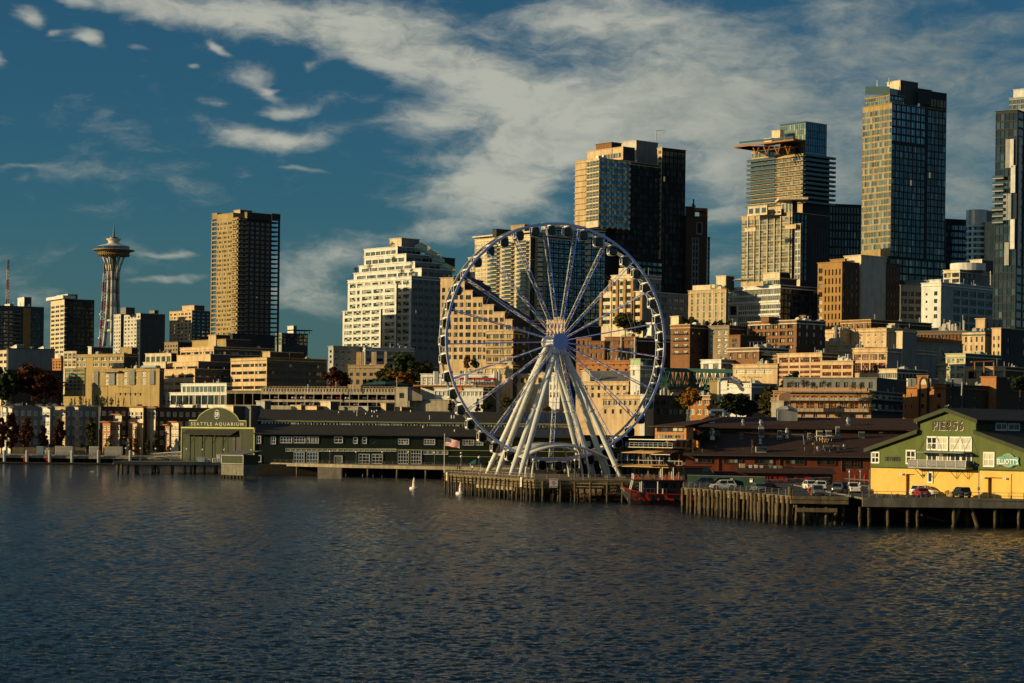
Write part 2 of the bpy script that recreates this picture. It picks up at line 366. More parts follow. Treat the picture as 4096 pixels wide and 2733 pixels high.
def W(yt,yb,rows,cols,fx=.6,fz=.6,gl='glass_dark',fr='charcoal',nx=1,nz=1,x0=0.0,x1=1.0,t=.13,rev=.22,nm='window',skip=()):
 return dict(yt=yt,yb=yb,rows=rows,cols=cols,fx=fx,fz=fz,gl=gl,fr=fr,nx=nx,nz=nz,x0=x0,x1=x1,t=t,rev=rev,nm=nm,skip=skip)
def face(mb,wins,A,u,L,z0,z1,specs,zat,m):
 """one wall with its openings cut through; A lower left corner (xy), u unit direction, windows set in the openings"""
 n=Vector((u.y,-u.x,0))
 U=Vector((u.x,u.y,0))
 op=[]
 for s in specs:
  za,zb=zat(s['yb']),zat(s['yt'])
  ph=(zb-za)/s['rows'];La,Lb=s['x0']*L,s['x1']*L;pw=(Lb-La)/s['cols']
  for j in range(s['rows']):
   for i in range(s['cols']):
    if(j,i)in s['skip']:continue
    w,h=pw*s['fx'],ph*s['fz']
    ua=La+i*pw+(pw-w)/2;zz=za+j*ph+(ph-h)*.5
    if zz<z0+.1 or zz+h>z1-.05 or w<.15:continue
    op.append((ua,ua+w,zz,zz+h,s))
 us=sorted({0.0,L}|{round(o[0],4)for o in op}|{round(o[1],4)for o in op})
 zs=sorted({z0,z1}|{round(o[2],4)for o in op}|{round(o[3],4)for o in op})
 P=lambda a,z,d=0.0:Vector((A.x,A.y,0))+U*a-n*d+Vector((0,0,z))
 if op:
  arr=np.array([(o[0],o[1],o[2],o[3])for o in op])
 for k in range(len(zs)-1):
  zc=(zs[k]+zs[k+1])/2
  row=arr[(arr[:,2]<zc)&(arr[:,3]>zc)]if op else()
  run=None
  for i in range(len(us)-1):
   uc=(us[i]+us[i+1])/2
   hole=bool(len(row))and bool(np.any((row[:,0]<uc)&(row[:,1]>uc)))
   if not hole and run is None:run=us[i]
   if hole and run is not None:
    mb.quad([P(run,zs[k]),P(us[i],zs[k]),P(us[i],zs[k+1]),P(run,zs[k+1])],m);run=None
  if run is not None:
   mb.quad([P(run,zs[k]),P(L,zs[k]),P(L,zs[k+1]),P(run,zs[k+1])],m)
 rz=math.atan2(u.y,u.x)
 for(a,b,c,d,s)in op:
  e=s['rev']+.02
  mb.quad([P(a,c),P(b,c),P(b,c,e),P(a,c,e)],m);mb.quad([P(a,d,e),P(b,d,e),P(b,d),P(a,d)],m)
  mb.quad([P(a,c),P(a,c,e),P(a,d,e),P(a,d)],m);mb.quad([P(b,c,e),P(b,c),P(b,d),P(b,d,e)],m)
  if s['gl']:wins.add(P(a,c),u,rz,b-a,d-c,s['gl'],s['fr'],s['nx'],s['nz'],s['t'],s['rev'],s['nm'])
class Block:
 pass
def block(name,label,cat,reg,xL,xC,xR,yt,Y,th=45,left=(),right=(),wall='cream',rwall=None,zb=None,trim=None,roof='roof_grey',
parent=None,pname='wing',lenL=16,lenR=16,group=None,yb=None,wins=None,par=.0):
 """a building (or, with parent, a wing of one) from its nearest corner: left wall towards xL, right wall towards xR"""
 C=at(reg,xC,yt,Y);z1=C.z;t=rad(th)
 dl,dr=Vector((-math.sin(t),math.cos(t),0)),Vector((math.cos(t),math.sin(t),0))
 def ext(x,d,dflt):
  if x is None:return dflt
  k=uv(reg,x,yt)[0]
  den=d.x-k*d.y
  if abs(den)<1e-6:return dflt
  l=(k*C.y-C.x)/den
  return l if.02<l<200 else dflt
 LL,LR=ext(xL,dl,lenL),ext(xR,dr,lenR)
 if yb is not None:zb=at(reg,xC,yb,Y).z
 if zb is None:zb=min(ter(C.x,C.y),ter(C.x+dl.x*LL,C.y+dl.y*LL),ter(C.x+dr.x*LR,C.y+dr.y*LR))-1.5
 p0=Vector((C.x,C.y,0));pl=p0+dl*LL;pr=p0+dr*LR;pb=pl+dr*LR
 root=parent if parent is not None else empty(name,label,cat,(C.x,C.y,zb),group)
 own=wins is None
 wn=Wins()if own else wins
 zat=lambda y:at(reg,xC,y,Y).z
 mb=MB();rw=rwall or wall  # where rwall is darker, that side's shade is put into its colour
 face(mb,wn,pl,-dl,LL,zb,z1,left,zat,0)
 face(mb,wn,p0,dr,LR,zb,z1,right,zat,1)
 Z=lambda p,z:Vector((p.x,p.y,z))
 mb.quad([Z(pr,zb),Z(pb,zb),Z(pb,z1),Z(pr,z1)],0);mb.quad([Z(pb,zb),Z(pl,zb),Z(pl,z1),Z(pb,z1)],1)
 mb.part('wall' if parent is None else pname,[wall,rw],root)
 rb=MB();e=.25
 rb.quad([Z(p0,z1-par),Z(pr,z1-par),Z(pb,z1-par),Z(pl,z1-par)],0)
 tt,th_=(trim or wall),.45
 o=p0-dr*e-dl*e
 rb.obox(Z(o,z1),dr*(LR+2*e),dl*.6,(0,0,th_*.6),1);rb.obox(Z(o+dl*.6,z1),dr*.6,dl*(LL+2*e-1.2),(0,0,th_*.6),1)
 rb.obox(Z(o+dl*(LL+2*e-.6),z1),dr*(LR+2*e),dl*.6,(0,0,th_*.6),1);rb.obox(Z(o+dr*(LR+2*e-.6)+dl*.6,z1),dr*.6,dl*(LL+2*e-1.2),(0,0,th_*.6),1)
 rb.part('roof',[roof,tt],root)
 b=Block();b.root,b.C,b.dl,b.dr,b.LL,b.LR,b.z0,b.z1,b.reg,b.Y,b.xC,b.yt,b.th,b.zat,b.wins=root,C,dl,dr,LL,LR,zb,z1,reg,Y,xC,yt,th,zat,wn
 b.tr=trim or wall
 if own:wn.make(root)
 if parent is None and(left or right)and wall in('cream','peach','tan','brick','orange_brick','white','gold_tan','tan_dark','pink')and Y<1010:
  for zz,hh,oo in((z1-1.1,.35,.35),(zb+(z1-zb)*.5,.3,.16)):
   mb=MB();mb.obox(Z(p0-dl*oo-dr*oo,zz),dl*(LL+oo),dr*(oo-.004),(0,0,hh));mb.obox(Z(p0-dl*oo+dr*.001,zz),dr*LR,dl*(oo-.004),(0,0,hh));mb.part('cornice' if hh>.3 else 'belt_course',[trim or wall],root)
  stacks(b,5,'grey_light',int(abs(xC))+1,(.7,1.9))
 return b
def pt(b,fr_r,fr_l,z):return Vector((b.C.x,b.C.y,0))+b.dr*(fr_r*b.LR)+b.dl*(fr_l*b.LL)+Vector((0,0,z))
def ub(b,r0,r1,l0,l1,z0,h,m,name='rooftop_unit'):
 """a small box standing on a block's roof, in fractions of its right and left walls"""
 mb=MB();mb.obox(pt(b,r0,l0,z0),b.dr*((r1-r0)*b.LR),b.dl*((l1-l0)*b.LL),(0,0,h),0)
 return mb.part(name,[m],b.root)
def plant_room(b,reg,xL,xC,xR,yt,dY,m,rm=None,left=(),right=(),name='rooftop_penthouse',drop=.3):
 c=at(reg,xC,yt,b.Y+dY)
 return block(None,None,None,reg,xL,xC,xR,yt,b.Y+dY,b.th,left,right,m,rm,zb=b.z1-drop,parent=b.root,pname=name,lenL=5,lenR=5,trim=m)
def slabs(b,ys,side,m,out=1.2,th=.35,f0=0.0,f1=1.0,name='balcony',rail=None,both=False):
 """floor slabs or balconies that stand out from a wall, one part for each floor"""
 for y in ys:
  z=b.zat(y);mb=MB()
  if side in('L','B'):mb.obox(pt(b,0,f0,z)-b.dr*out,b.dl*((f1-f0)*b.LL),b.dr*(out-.003),(0,0,th),0)
  if side in('R','B'):mb.obox(pt(b,f0,0,z)-b.dl*out-(b.dr*out if side=='B' else Vector()),b.dr*((f1-f0)*b.LR+(out if side=='B' else 0)),b.dl*(out-.003),(0,0,th),0)
  if rail:
   if side in('L','B'):mb.obox(pt(b,0,f0,z+th)-b.dr*out,b.dl*((f1-f0)*b.LL),b.dr*.06,(0,0,.95),1)
   if side in('R','B'):mb.obox(pt(b,f0,0,z+th)-b.dl*out,b.dr*((f1-f0)*b.LR),b.dl*.06,(0,0,.95),1)
  mb.part(name,[m,rail or m],b.root)
def yrange(a,b,n):return[a+(b-a)*i/n for i in range(n+1)]
def fins(b,side,fr,m,z0,z1,out=.35,w=.5,name='pilaster'):
 for f in fr:
  mb=MB()
  if side=='L':mb.obox(pt(b,0,f,z0)-b.dr*out,b.dl*w,b.dr*(out-.003),(0,0,z1-z0),0)
  else:mb.obox(pt(b,f,0,z0)-b.dl*out,b.dr*w,b.dl*(out-.003),(0,0,z1-z0),0)
  mb.part(name,[m],b.root)
def stacks(b,n,m='galvanised',seed=1,h=(.8,2.4)):
 """vents, flues and air handlers scattered over a roof, each one a part"""
 r=random.Random(seed)
 for _ in range(n):
  f,g,k=r.uniform(.06,.9),r.uniform(.03,.5),r.random();mb=MB();hh=r.uniform(*h);p=pt(b,f,g,b.z1-.1)
  if k<.35:mb.tube(p,p+Vector((0,0,hh)),.22,n=8);mb.tube(p+Vector((0,0,hh)),p+Vector((0,0,hh+.3)),.38,.2,8);nm='vent_pipe'
  elif k<.5:mb.tube(p,p+Vector((0,0,hh*1.8)),.09,n=6);nm='antenna'
  else:
   w=r.uniform(1.0,2.8);mb.obox(p,b.dr*w,b.dl*w*.7,(0,0,hh*.75),0);mb.obox(p+b.dr*(w*.15)+b.dl*(w*.1)+Vector((0,0,hh*.75+.02)),b.dr*w*.7,b.dl*w*.5,(0,0,.25),0);nm='air_handler'
  mb.part(nm,[m if k<.7 else r.choice(['grey','grey_light','off_white'])],b.root)
# ------------------------------------------------------------------ trees
def leafmat(name,a,b_,c):
 m,nt,bs=newmat(name);N,L=nt.nodes,nt.links
 at_=N.new('ShaderNodeAttribute');at_.attribute_name='rnd'
 cr=N.new('ShaderNodeValToRGB');e=cr.color_ramp.elements
 e[0].color=(*a,1);e[1].color=(*c,1);k=e.new(.5);k.color=(*b_,1)
 L.new(at_.outputs['Fac'],cr.inputs[0]);L.new(cr.outputs[0],bs.inputs['Base Color'])
 bs.inputs['Roughness'].default_value=.8;bs.inputs['Specular IOR Level'].default_value=.15
leafmat('leaf_green',(.018,.035,.012),(.035,.055,.016),(.075,.080,.022));leafmat('leaf_olive',(.03,.035,.012),(.06,.055,.016),(.12,.085,.02))
leafmat('leaf_red',(.05,.018,.009),(.10,.032,.013),(.19,.07,.02));leafmat('leaf_gold',(.12,.055,.010),(.24,.10,.014),(.36,.17,.02));leafmat('leaf_maroon',(.035,.012,.010),(.07,.018,.012),(.10,.03,.015))
leafmat('leaf_dark',(.010,.020,.010),(.018,.030,.012),(.035,.045,.016))
TREES={}
def tree_mesh(kind,leaf,seed,leaves=2400):
 r=random.Random(seed);mb=MB()
 clumps=[]
 if kind=='round':
  for _ in range(34):
   a,e=r.uniform(0,2*math.pi),r.uniform(-.9,1.35);d=r.uniform(.3,1.0)
   clumps.append((math.cos(a)*math.cos(e)*.34*d,math.sin(a)*math.cos(e)*.34*d,.56+math.sin(e)*.36*d,r.uniform(.08,.15)))
 elif kind=='oval':
  for _ in range(44):
   a=r.uniform(0,2*math.pi);z=r.uniform(.2,.97);w=.21*math.sin(math.pi*min(1,(z-.10)/.93))**.75;d=r.uniform(.2,.95)
   clumps.append((math.cos(a)*w*d,math.sin(a)*w*d,z,r.uniform(.04,.085)))
 else:
  for _ in range(26):
   z=r.uniform(.1,.98);a=r.uniform(0,2*math.pi);w=.20*(1.02-z);d=r.uniform(.3,1)
   clumps.append((math.cos(a)*w*d,math.sin(a)*w*d,z,.035+.055*(1-z)))
 for _ in range(leaves):
  c=r.choice(clumps);v=Vector((r.gauss(0,1),r.gauss(0,1),r.gauss(0,1))).normalized()*(c[3]*r.uniform(.55,1.05))
  p=Vector(c[:3])+Vector((v.x,v.y,v.z*.8))
  s=r.uniform(.018,.038);n=(v.normalized()+Vector((r.gauss(0,.5),r.gauss(0,.5),r.gauss(.3,.5)))).normalized()
  a=n.orthogonal().normalized();b=n.cross(a);ph=r.uniform(0,3.14);a,b=a*math.cos(ph)+b*math.sin(ph),b*math.cos(ph)-a*math.sin(ph)
  mb.quad([p-a*s-b*s*.6,p+a*s*.9-b*s*.8,p+a*s+b*s*.7,p-a*s*.8+b*s],0,min(1,max(0,r.gauss(.5,.22))))
 crown=mb.mesh('crown',[leaf])
 tb=MB();h={'round':.55,'oval':.8,'cone':.9}[kind]
 tb.path([Vector((0,0,-.03)),Vector((.004,0,h*.4)),Vector((0,.006,h))],[.020,.014,.004],7)
 if kind!='cone':
  for k in range(5):
   a=k*1.26+r.random();z=h*r.uniform(.4,.75)
   tb.tube((0,0,z),(math.cos(a)*.15,math.sin(a)*.15,z+r.uniform(.1,.2)),.008,.003,5)
 return crown,tb.mesh('trunk',['bark'])
def tree(name,label,kind,leaf,reg,x,ytop,ybase,Y,wide=1.0,var=0,group=None,zb=None,leaves=2400):
 key=(kind,leaf,var,leaves)
 if key not in TREES:TREES[key]=tree_mesh(kind,leaf,31+var*17+len(leaf),leaves)
 b=at(reg,x,ybase,Y);t=at(reg,x,ytop,Y);h=t.z-b.z
 if zb is not None:h=t.z-zb;b.z=zb
 r=empty(name,label,'tree',b,group,RND.uniform(0,6.28))
 r.scale=(h*wide,h*wide,h)
 for nm,me in zip(('crown','trunk'),TREES[key]):link(nm,me,r)
 return r
# ------------------------------------------------------------------ ground and water
def build_ground():
 xs=list(np.linspace(-900,900,91));mb=MB();rows=[]
 ts=[0,1,12,30,60,100,150,200,260,330,420,560,760,1000,1300,1700,2400,4500,9000,20000]
 for x in xs:
  for d in ts:
   y=shore(x)+d;xx=x*(1+d/1200.0)
   mb.v.append((xx,y,-3.0 if d==0 else ter(x,y)))
 n=len(ts)
 for i in range(len(xs)-1):
  for j in range(n-1):
   a=i*n+j;mb.f.append((a,a+n,a+n+1,a+1));mb.m.append(0);mb.r.append(0)
 mb.thing('ground',['earth'],'dark waterfront hillside under the city buildings','ground',kind='structure')
build_ground()
def build_water():
 m,nt,b=newmat('sea');N,L=nt.nodes,nt.links
 b.inputs['Base Color'].default_value=(.002,.009,.010,1);b.inputs['Roughness'].default_value=.10;b.inputs['IOR'].default_value=1.333;b.inputs['Specular IOR Level'].default_value=.5
 g=N.new('ShaderNodeNewGeometry');hs=[]
 for sc,dt,st_,rot in(((.8,.8,1),.55,.85,.12),((2.4,2.4,1),.2,.9,-.1)):
  mp=N.new('ShaderNodeMapping');mp.inputs['Scale'].default_value=sc;mp.inputs['Rotation'].default_value=(0,0,rot);L.new(g.outputs['Position'],mp.inputs[0])
  n=N.new('ShaderNodeTexNoise');n.inputs['Scale'].default_value=1;n.inputs['Detail'].default_value=4;n.inputs['Roughness'].default_value=.6;L.new(mp.outputs[0],n.inputs['Vector'])
  hs.append((n.outputs[0],dt,st_))
 prev=None
 for h,dt,st_ in hs:
  bp=N.new('ShaderNodeBump');bp.inputs['Strength'].default_value=st_;bp.inputs['Distance'].default_value=dt
  L.new(h,bp.inputs['Height'])
  if prev is not None:L.new(prev,bp.inputs['Normal'])
  prev=bp.outputs[0]
 L.new(prev,b.inputs['Normal'])
 rg=np.random.default_rng(5)
 NY,NX=1250,1000
 v=np.linspace(0,1,NY);y=100*(1000/100)**v
 half=.37
 u=np.linspace(-half,half,NX)
 Yg=np.repeat(y[:,None],NX,1);Xg=Yg*u[None,:]
 sp=np.gradient(y)[:,None];spx=(Yg*(2*half/NX))
 H=np.zeros_like(Yg)
 lam=np.geomspace(.45,2.1,56)
 for l in lam:
  k=2*np.pi/l
  th=rg.normal(rad(-70),.7)
  amp=.0082*l**.9*rg.uniform(.5,1.3)
  fade=np.clip((l/np.maximum(sp,spx*abs(np.cos(th)))-1.2)/1.6,0,1)
  gust=.75+.5*np.sin(Xg*rg.uniform(.004,.02)+Yg*rg.uniform(.004,.02)+rg.uniform(0,6))
  ph=k*(Xg*np.cos(th)+Yg*np.sin(th))+rg.uniform(0,6.28)+.8*np.sin(Xg*.05+Yg*.031+l)
  s=np.sin(ph)
  H+=amp*fade*gust*(s+.25*np.cos(2*ph))
 H*=np.clip((1-np.abs(u)/half)/.08,0,1)[None,:]*np.clip((y-100)/6,0,1)[:,None]*np.clip((1000-y)/60,0,1)[:,None]
 co=np.stack([Xg,Yg,H],-1).reshape(-1,3)
 idx=np.arange(NY*NX).reshape(NY,NX)
 q=np.stack([idx[:-1,:-1],idx[:-1,1:],idx[1:,1:],idx[1:,:-1]],-1).reshape(-1,4)
 nv=len(co)
 k=9000;a_,b_=half*100,half*1000
 extra=np.array([(-k,-500,0),(k,-500,0),(k,100,0),(-k,100,0),(-k,100,0),(-a_,100,0),(-b_,1000,0),(-k,1000,0),(a_,100,0),(k,100,0),(k,1000,0),(b_,1000,0),(-k,1000,0),(k,1000,0),(k,3000,0),(-k,3000,0)],float)
 co=np.concatenate([co,extra]);
 me=bpy.data.meshes.new('water')
 me.vertices.add(len(co));me.vertices.foreach_set('co',co.ravel())
 loops=np.concatenate([q.ravel(),np.arange(nv,nv+16)])
 nf=len(q)+4
 me.loops.add(len(loops));me.loops.foreach_set('vertex_index',loops.astype(np.int32))
 me.polygons.add(nf);me.polygons.foreach_set('loop_start',np.arange(0,nf*4,4,dtype=np.int32));
 me.polygons.foreach_set('use_smooth',np.ones(nf,bool))
 me.update();me.validate();me.materials.append(m)
 o=link('water',me);tag(o,'dark rippled bay water in front of the piers','water',kind='structure')
build_water()
# ------------------------------------------------------------------ tools for pieces set on a wall plane
class Plane:
 """vertical plane through A with direction u (to the right as seen from outside)"""
 def __init__(s,A,B):
  s.A=Vector((A.x,A.y,0));d=Vector((B.x-A.x,B.y-A.y,0));s.len=d.length;s.u=d.normalized();s.n=Vector((s.u.y,-s.u.x,0))
  s.rz=math.atan2(s.u.y,s.u.x)
 def px(s,reg,x,y):
  a,v=uv(reg,x,y);d=Vector((a,1,0));t=s.A.dot(s.n)/d.dot(s.n)
  p=d*t
  return((p-s.A).dot(s.u),CAMH-v*t)
 def P(s,a,z,out=0.0):return s.A+s.u*a+s.n*out+Vector((0,0,z))
 def box(s,mb,a0,a1,z0,z1,o0,o1,m=0):mb.obox(s.P(a0,z0,o0),s.u*(a1-a0),s.n*(o1-o0),(0,0,z1-z0),m)
 def win(s,root,a0,a1,z0,z1,nx=2,nz=2,gl='glass_dark',fr='white_paint',t=.12,out=.10,name='window'):
  mb=MB();r=[RND.random()for _ in range(nx*nz)]
  tf=lambda p:s.P(a0+p[0],z0+p[2],-p[1])
  window_into(mb,a1-a0,z1-z0,nx,nz,r,t,-out,tf=tf)
  for(b0,b1,c0,c1)in((a0-.07,a0,z0,z1),(a1,a1+.07,z0,z1),(a0-.07,a1+.07,z0-.09,z0),(a0-.07,a1+.07,z1,z1+.09)):
   s.box(mb,b0,b1,c0,c1,-.02,out+.09,1)
  return mb.part(name,[gl,fr],root)
 def winpx(s,root,reg,x0,y0,x1,y1,*a,**k):
  a0,z1=s.px(reg,x0,y0);a1,_=s.px(reg,x1,y0);_,z0=s.px(reg,x0,y1)
  return s.win(root,a0,a1,z0,z1,*a,**k)
STROKE={'P':['0,0 0,1 .6,1 .95,.92 1,.75 .95,.55 .6,.45 0,.45'],'I':['0,0 0,1'],'E':['1,0 0,0 0,1 1,1','0,.5 .8,.5'],'R':['0,0 0,1 .6,1 .95,.92 1,.75 .95,.57 .6,.48 0,.48','.5,.48 1,0'],'5':['.95,1 .1,1 .05,.58 .55,.64 .95,.5 1,.3 .9,.08 .5,0 0,.08'],'6':['.8,1 .3,.72 .03,.4 .03,.15 .3,0 .7,0 .98,.15 .98,.4 .7,.54 .3,.54 .03,.4'],
'M':['0,0 0,1 .5,.35 1,1 1,0'],'T':['0,1 1,1','.5,1 .5,0'],'H':['0,0 0,1','1,0 1,1','0,.5 1,.5'],'U':['0,1 0,.25 .25,0 .75,0 1,.25 1,1'],'N':['0,0 0,1 1,0 1,1']}
def heavy_text(pl,a0,a1,z0,z1,txt,m,parent,out,w,depth=.06,xs=1.4):
 """heavy block lettering cut from thick strokes"""
 a0,a1=a0/xs,a1/xs;S_=lambda p,o:pl.P(p.x*xs,p.y,o)
 n=sum(.35 if c=='I' else 1 for c in txt);gap=w*.75;cw=(a1-a0-w-(len(txt)-1)*(gap+w))/n;a=a0+w/2;mb=MB();k=0
 for c in txt:
  W_=cw*(.35 if c=='I' else 1)if c!='I' else 0
  for st_ in STROKE[c]:
   P=[tuple(map(float,q.split(',')))for q in st_.split()];P=[Vector((a+x*W_,z0+w/2+y*(z1-z0-w)))for x,y in P]
   for p,q in zip(P[:-1],P[1:]):
    d=(q-p).normalized()*(w/2);nn=Vector((-d.y,d.x));p,q=p-d*.96,q+d*.96;k+=1;o=out+k*.0007
    mb.prism([S_(p-nn,o),S_(q-nn,o),S_(q+nn,o),S_(p+nn,o)],pl.n*depth,0)
  a+=W_+w+gap+(cw*.35 if c=='I' else 0)*0
 return mb.part('lettering',[m],parent)
def text_mesh(txt,w,h,depth=.04,bold=0.0,shear=0.0,spacing=1.0):
 c=bpy.data.curves.new('lettering','FONT');c.body=txt;c.size=1;c.extrude=.03;c.offset=bold;c.shear=shear;c.space_character=spacing;c.resolution_u=3
 o=bpy.data.objects.new('lettering',c);COL.objects.link(o)
 dg=bpy.context.evaluated_depsgraph_get();me=bpy.data.meshes.new_from_object(o.evaluated_get(dg))
 COL.objects.unlink(o);bpy.data.objects.remove(o);bpy.data.curves.remove(c)
 n=len(me.vertices);co=np.empty(n*3,np.float32);me.vertices.foreach_get('co',co);co=co.reshape(-1,3)
 mn,mx=co.min(0),co.max(0)
 co=(co-mn)/np.maximum(mx-mn,1e-6)*np.array([w,h,depth])
 me.vertices.foreach_set('co',co.ravel());me.update()
 return me
def sign_text(pl,a0,a1,z0,z1,txt,m,parent,out=.06,bold=0.0,depth=.05,name='lettering',spacing=1.0,shear=0.0):
 me=text_mesh(txt,a1-a0,z1-z0,depth,bold,shear,spacing);me.materials.clear();me.materials.append(MAT[m])
 o=link(name,me,parent)
 R=Matrix((pl.u,Vector((0,0,1)),pl.n)).transposed().to_4x4()
 off=WL.get(parent.name,Vector())if parent else Vector()
 o.matrix_local=Matrix.Translation(pl.P(a0,z0,out)-off)@R
 return o
ZD=4.5
# ------------------------------------------------------------------ piers
def rail_part(root,pts,z,h=1.05,m='metal_dark',step=2.2,solid=None,bars=3,name='railing',mesh_m=None):
 mb=MB()
 for a,b in zip(pts[:-1],pts[1:]):
  a,b=Vector((a[0],a[1],z)),Vector((b[0],b[1],z));d=b-a;L=d.length;u=d/L;n=max(1,int(L/step))
  for i in range(n+1):mb.tube(a+u*(L*i/n),a+u*(L*i/n)+Vector((0,0,h)),.05,n=5)
  for k in range(bars):mb.tube(a+Vector((0,0,h*(k+1)/bars)),b+Vector((0,0,h*(k+1)/bars)),.035,n=5)
  if mesh_m:
   nb=int(L/.28)
   for i in range(nb):mb.tube(a+u*(L*(i+.5)/nb)+Vector((0,0,.08)),a+u*(L*(i+.5)/nb)+Vector((0,0,h)),.022,n=4,m=1)
 return mb.part(name,[m,mesh_m or m],root)
def pile_mesh(h,r,seed):
 g=random.Random(seed);mb=MB()
 pts=[Vector((g.uniform(-.05,.05),g.uniform(-.05,.05),-2+(h+2)*k/6))for k in range(7)]
 for k in range(6):
  mb.tube(pts[k],pts[k+1],r*g.uniform(.92,1.08),r*g.uniform(.92,1.05),9,1 if pts[k+1].z<1.3 else 0,caps=(k==5))
 return mb.mesh('pile',['pile','wood_wet'])
PILES={}
def piles(root,pts,h,r=.24,lean=0.0,name='pile',seed=0):
 g=random.Random(seed)
 for(x,y)in pts:
  hh=round(h+g.uniform(-.06,.06),1);k=(hh,r,g.randrange(3))
  if k not in PILES:PILES[k]=pile_mesh(hh,r,k[2])
  o=bpy.data.objects.new(name,PILES[k]);COL.objects.link(o);o.parent=root
  o.location=Vector((x,y,0))-WL[root.name];o.rotation_euler=(g.uniform(-.02,.02),g.uniform(-.02,.02)+lean,g.uniform(0,6))
def along(pts,step,off=0.0,jit=0.0,g=None):
 out=[]
 for a,b in zip(pts[:-1],pts[1:]):
  a,b=Vector(a).to_2d(),Vector(b).to_2d();L=(b-a).length;n=max(1,int(L/step));u=(b-a)/L;w=Vector((-u.y,u.x))
  for i in range(n):
   p=a+u*(L*(i+.5)/n+(g.uniform(-jit,jit)if g else 0))+w*off
   out.append((p.x,p.y))
 return out
def deck(root,poly,z,th,m_top,m_side,name='deck'):
 mb=MB();P=[Vector((x,y,z-th))for x,y in poly]
 mb.prism(P,(0,0,th),1);mb.m[-len(poly)-1]=0
 return mb.part(name,[m_top,m_side],root)
def lamp_post(src,loc,label,h=3.6):
 if src is not None:return dup(src,loc,0,label)
 r=empty('street_lamp',label,'street lamp',loc,'globe lamps along the piers')
 mb=MB();mb.lathe([(.0,0),(.17,0),(.15,.5),(.075,.7),(.06,h),(.12,h+.05),(0,h+.06)],10,loc);mb.part('pole',['metal_dark'],r)
 g=MB();R=.30;g.lathe([(max(.0,R*math.sin(math.pi*k/10)),h+.05+R-R*math.cos(math.pi*k/10))for k in range(11)],14,loc);g.part('globe',['globe'],r,smooth=True)
 return r
# --- pier with the Ferris wheel
f57=[onz('H',190,1192,ZD),onz('H',1060,1250,ZD),onz('K',930,1062,ZD)]
f57=[(p.x,p.y)for p in f57];f57.append((62,f57[-1][1]+3))
pier57=empty('timber_pier','timber pier on dark piles carrying the white observation wheel','pier',(f57[1][0],f57[1][1],0))
deck(pier57,f57+[(110,480),(112,640),(30,645),(-6,560)],ZD,.45,'wood','wood')
g_=random.Random(4)
mb=MB()
for a,b in zip(f57[:-1],f57[1:]):
 a,b=Vector((*a,0)),Vector((*b,0));u=(b-a).normalized();n=Vector((u.y,-u.x,0));L=(b-a).length
 for(z,h,o)in((ZD-.62,.5,.16),(ZD-1.3,.45,.10),(ZD-1.85,.35,.06)):
  x=0
  while x<L-.2:
   w=min(g_.uniform(3.5,6),L-x)
   mb.obox(a+u*x+n*.02+Vector((0,0,z)),u*(w-.06),n*o,(0,0,h),0);x+=w
mb.part('fascia_beam',['wood'],pier57)
piles(pier57,along(f57[:2],2.6,-.35,.3,g_),ZD-.3,.22,seed=2);piles(pier57,along(f57[:2],3.3,2.0,.6,g_),ZD-1.6,.2,seed=3)
piles(pier57,along(f57[1:3],3.2,-.35,.3,g_),ZD-.3,.24,seed=5);piles(pier57,along(f57[1:3],2.6,1.8,.7,g_),ZD-1.8,.2,seed=6);piles(pier57,along(f57[:3],4,6,.9,g_),ZD-1.8,.2,seed=7)
mb=MB()
pl=Plane(Vector((*f57[0],0)),Vector((*f57[1],0)))
for k in range(15):pl.box(mb,pl.len*.36+k*1.62,pl.len*.36+k*1.62+1.5,1.75+.12*(k%2),3.1,-.55,-.40)
mb.part('boarding',['wood_light'],pier57)
rail_part(pier57,f57[:2],ZD,1.15,'concrete',2.4,bars=2,mesh_m='concrete');rail_part(pier57,f57[1:3]+[(34,f57[2][1]+.6)],ZD,1.15,'concrete',2.4,bars=2,mesh_m='concrete_dark')
mb=MB()
q=onz('K',460,1245,.7);mb.box(q.x,q.x+22,q.y-1.5,q.y+2.0,.25,.8,0);mb.part('float',['wood'],pier57)
pl2=Plane(Vector((*f57[1],0)),Vector((*f57[2],0)))
for x0,x1 in((615,690),(765,850)):
 a0,z1=pl2.px('K',x0,1110);a1,z0=pl2.px('K',x1,1205);mb=MB();pl2.box(mb,a0,(a0+a1)/2-.03,z0,z1,-.9,-.8);pl2.box(mb,(a0+a1)/2+.03,a1,z0,z1,-.9,-.8);mb.part('service_door',['grey'],pier57)
pl1=pl
def notice(reg,x,y,pln,w,h,label,diamond):
 a,z=pln.px(reg,x,y);r=empty('warning_sign',label,'sign',pln.P(a,z-h/2,.5),'white warning signs on the pilings')
 mb=MB();pln.box(mb,a-w/2,a+w/2,z-h/2,z+h/2,.5,.56);mb.part('board',['white_paint'],r)
 mb=MB()
 if diamond:
  d=h*.27;c=lambda k:[pln.P(a+k*d,z,.575),pln.P(a,z+k*d,.575),pln.P(a-k*d,z,.575),pln.P(a,z-k*d,.575)]
  o,i=c(1.0),c(.62)
  for k in range(4):mb.quad([o[k],o[(k+1)%4],i[(k+1)%4],i[k]],0)
  mb.quad(c(.3),0)
  mb.part('symbol',['orange'],r)
  sign_text(pln,a-w*.4,a+w*.4,z+h*.33,z+h*.44,'KEEP CLEAR','red_paint',r,.57,.01,.01);sign_text(pln,a-w*.4,a+w*.4,z-h*.44,z-h*.33,'PIER ENDS','red_paint',r,.57,.01,.01)
 else:
  pln.box(mb,a-.06,a+.06,z-h*.32,z+h*.34,.565,.575);pln.box(mb,a-.2,a+.2,z+.1,z+.2,.576,.58);mb.part('symbol',['red_paint'],r)
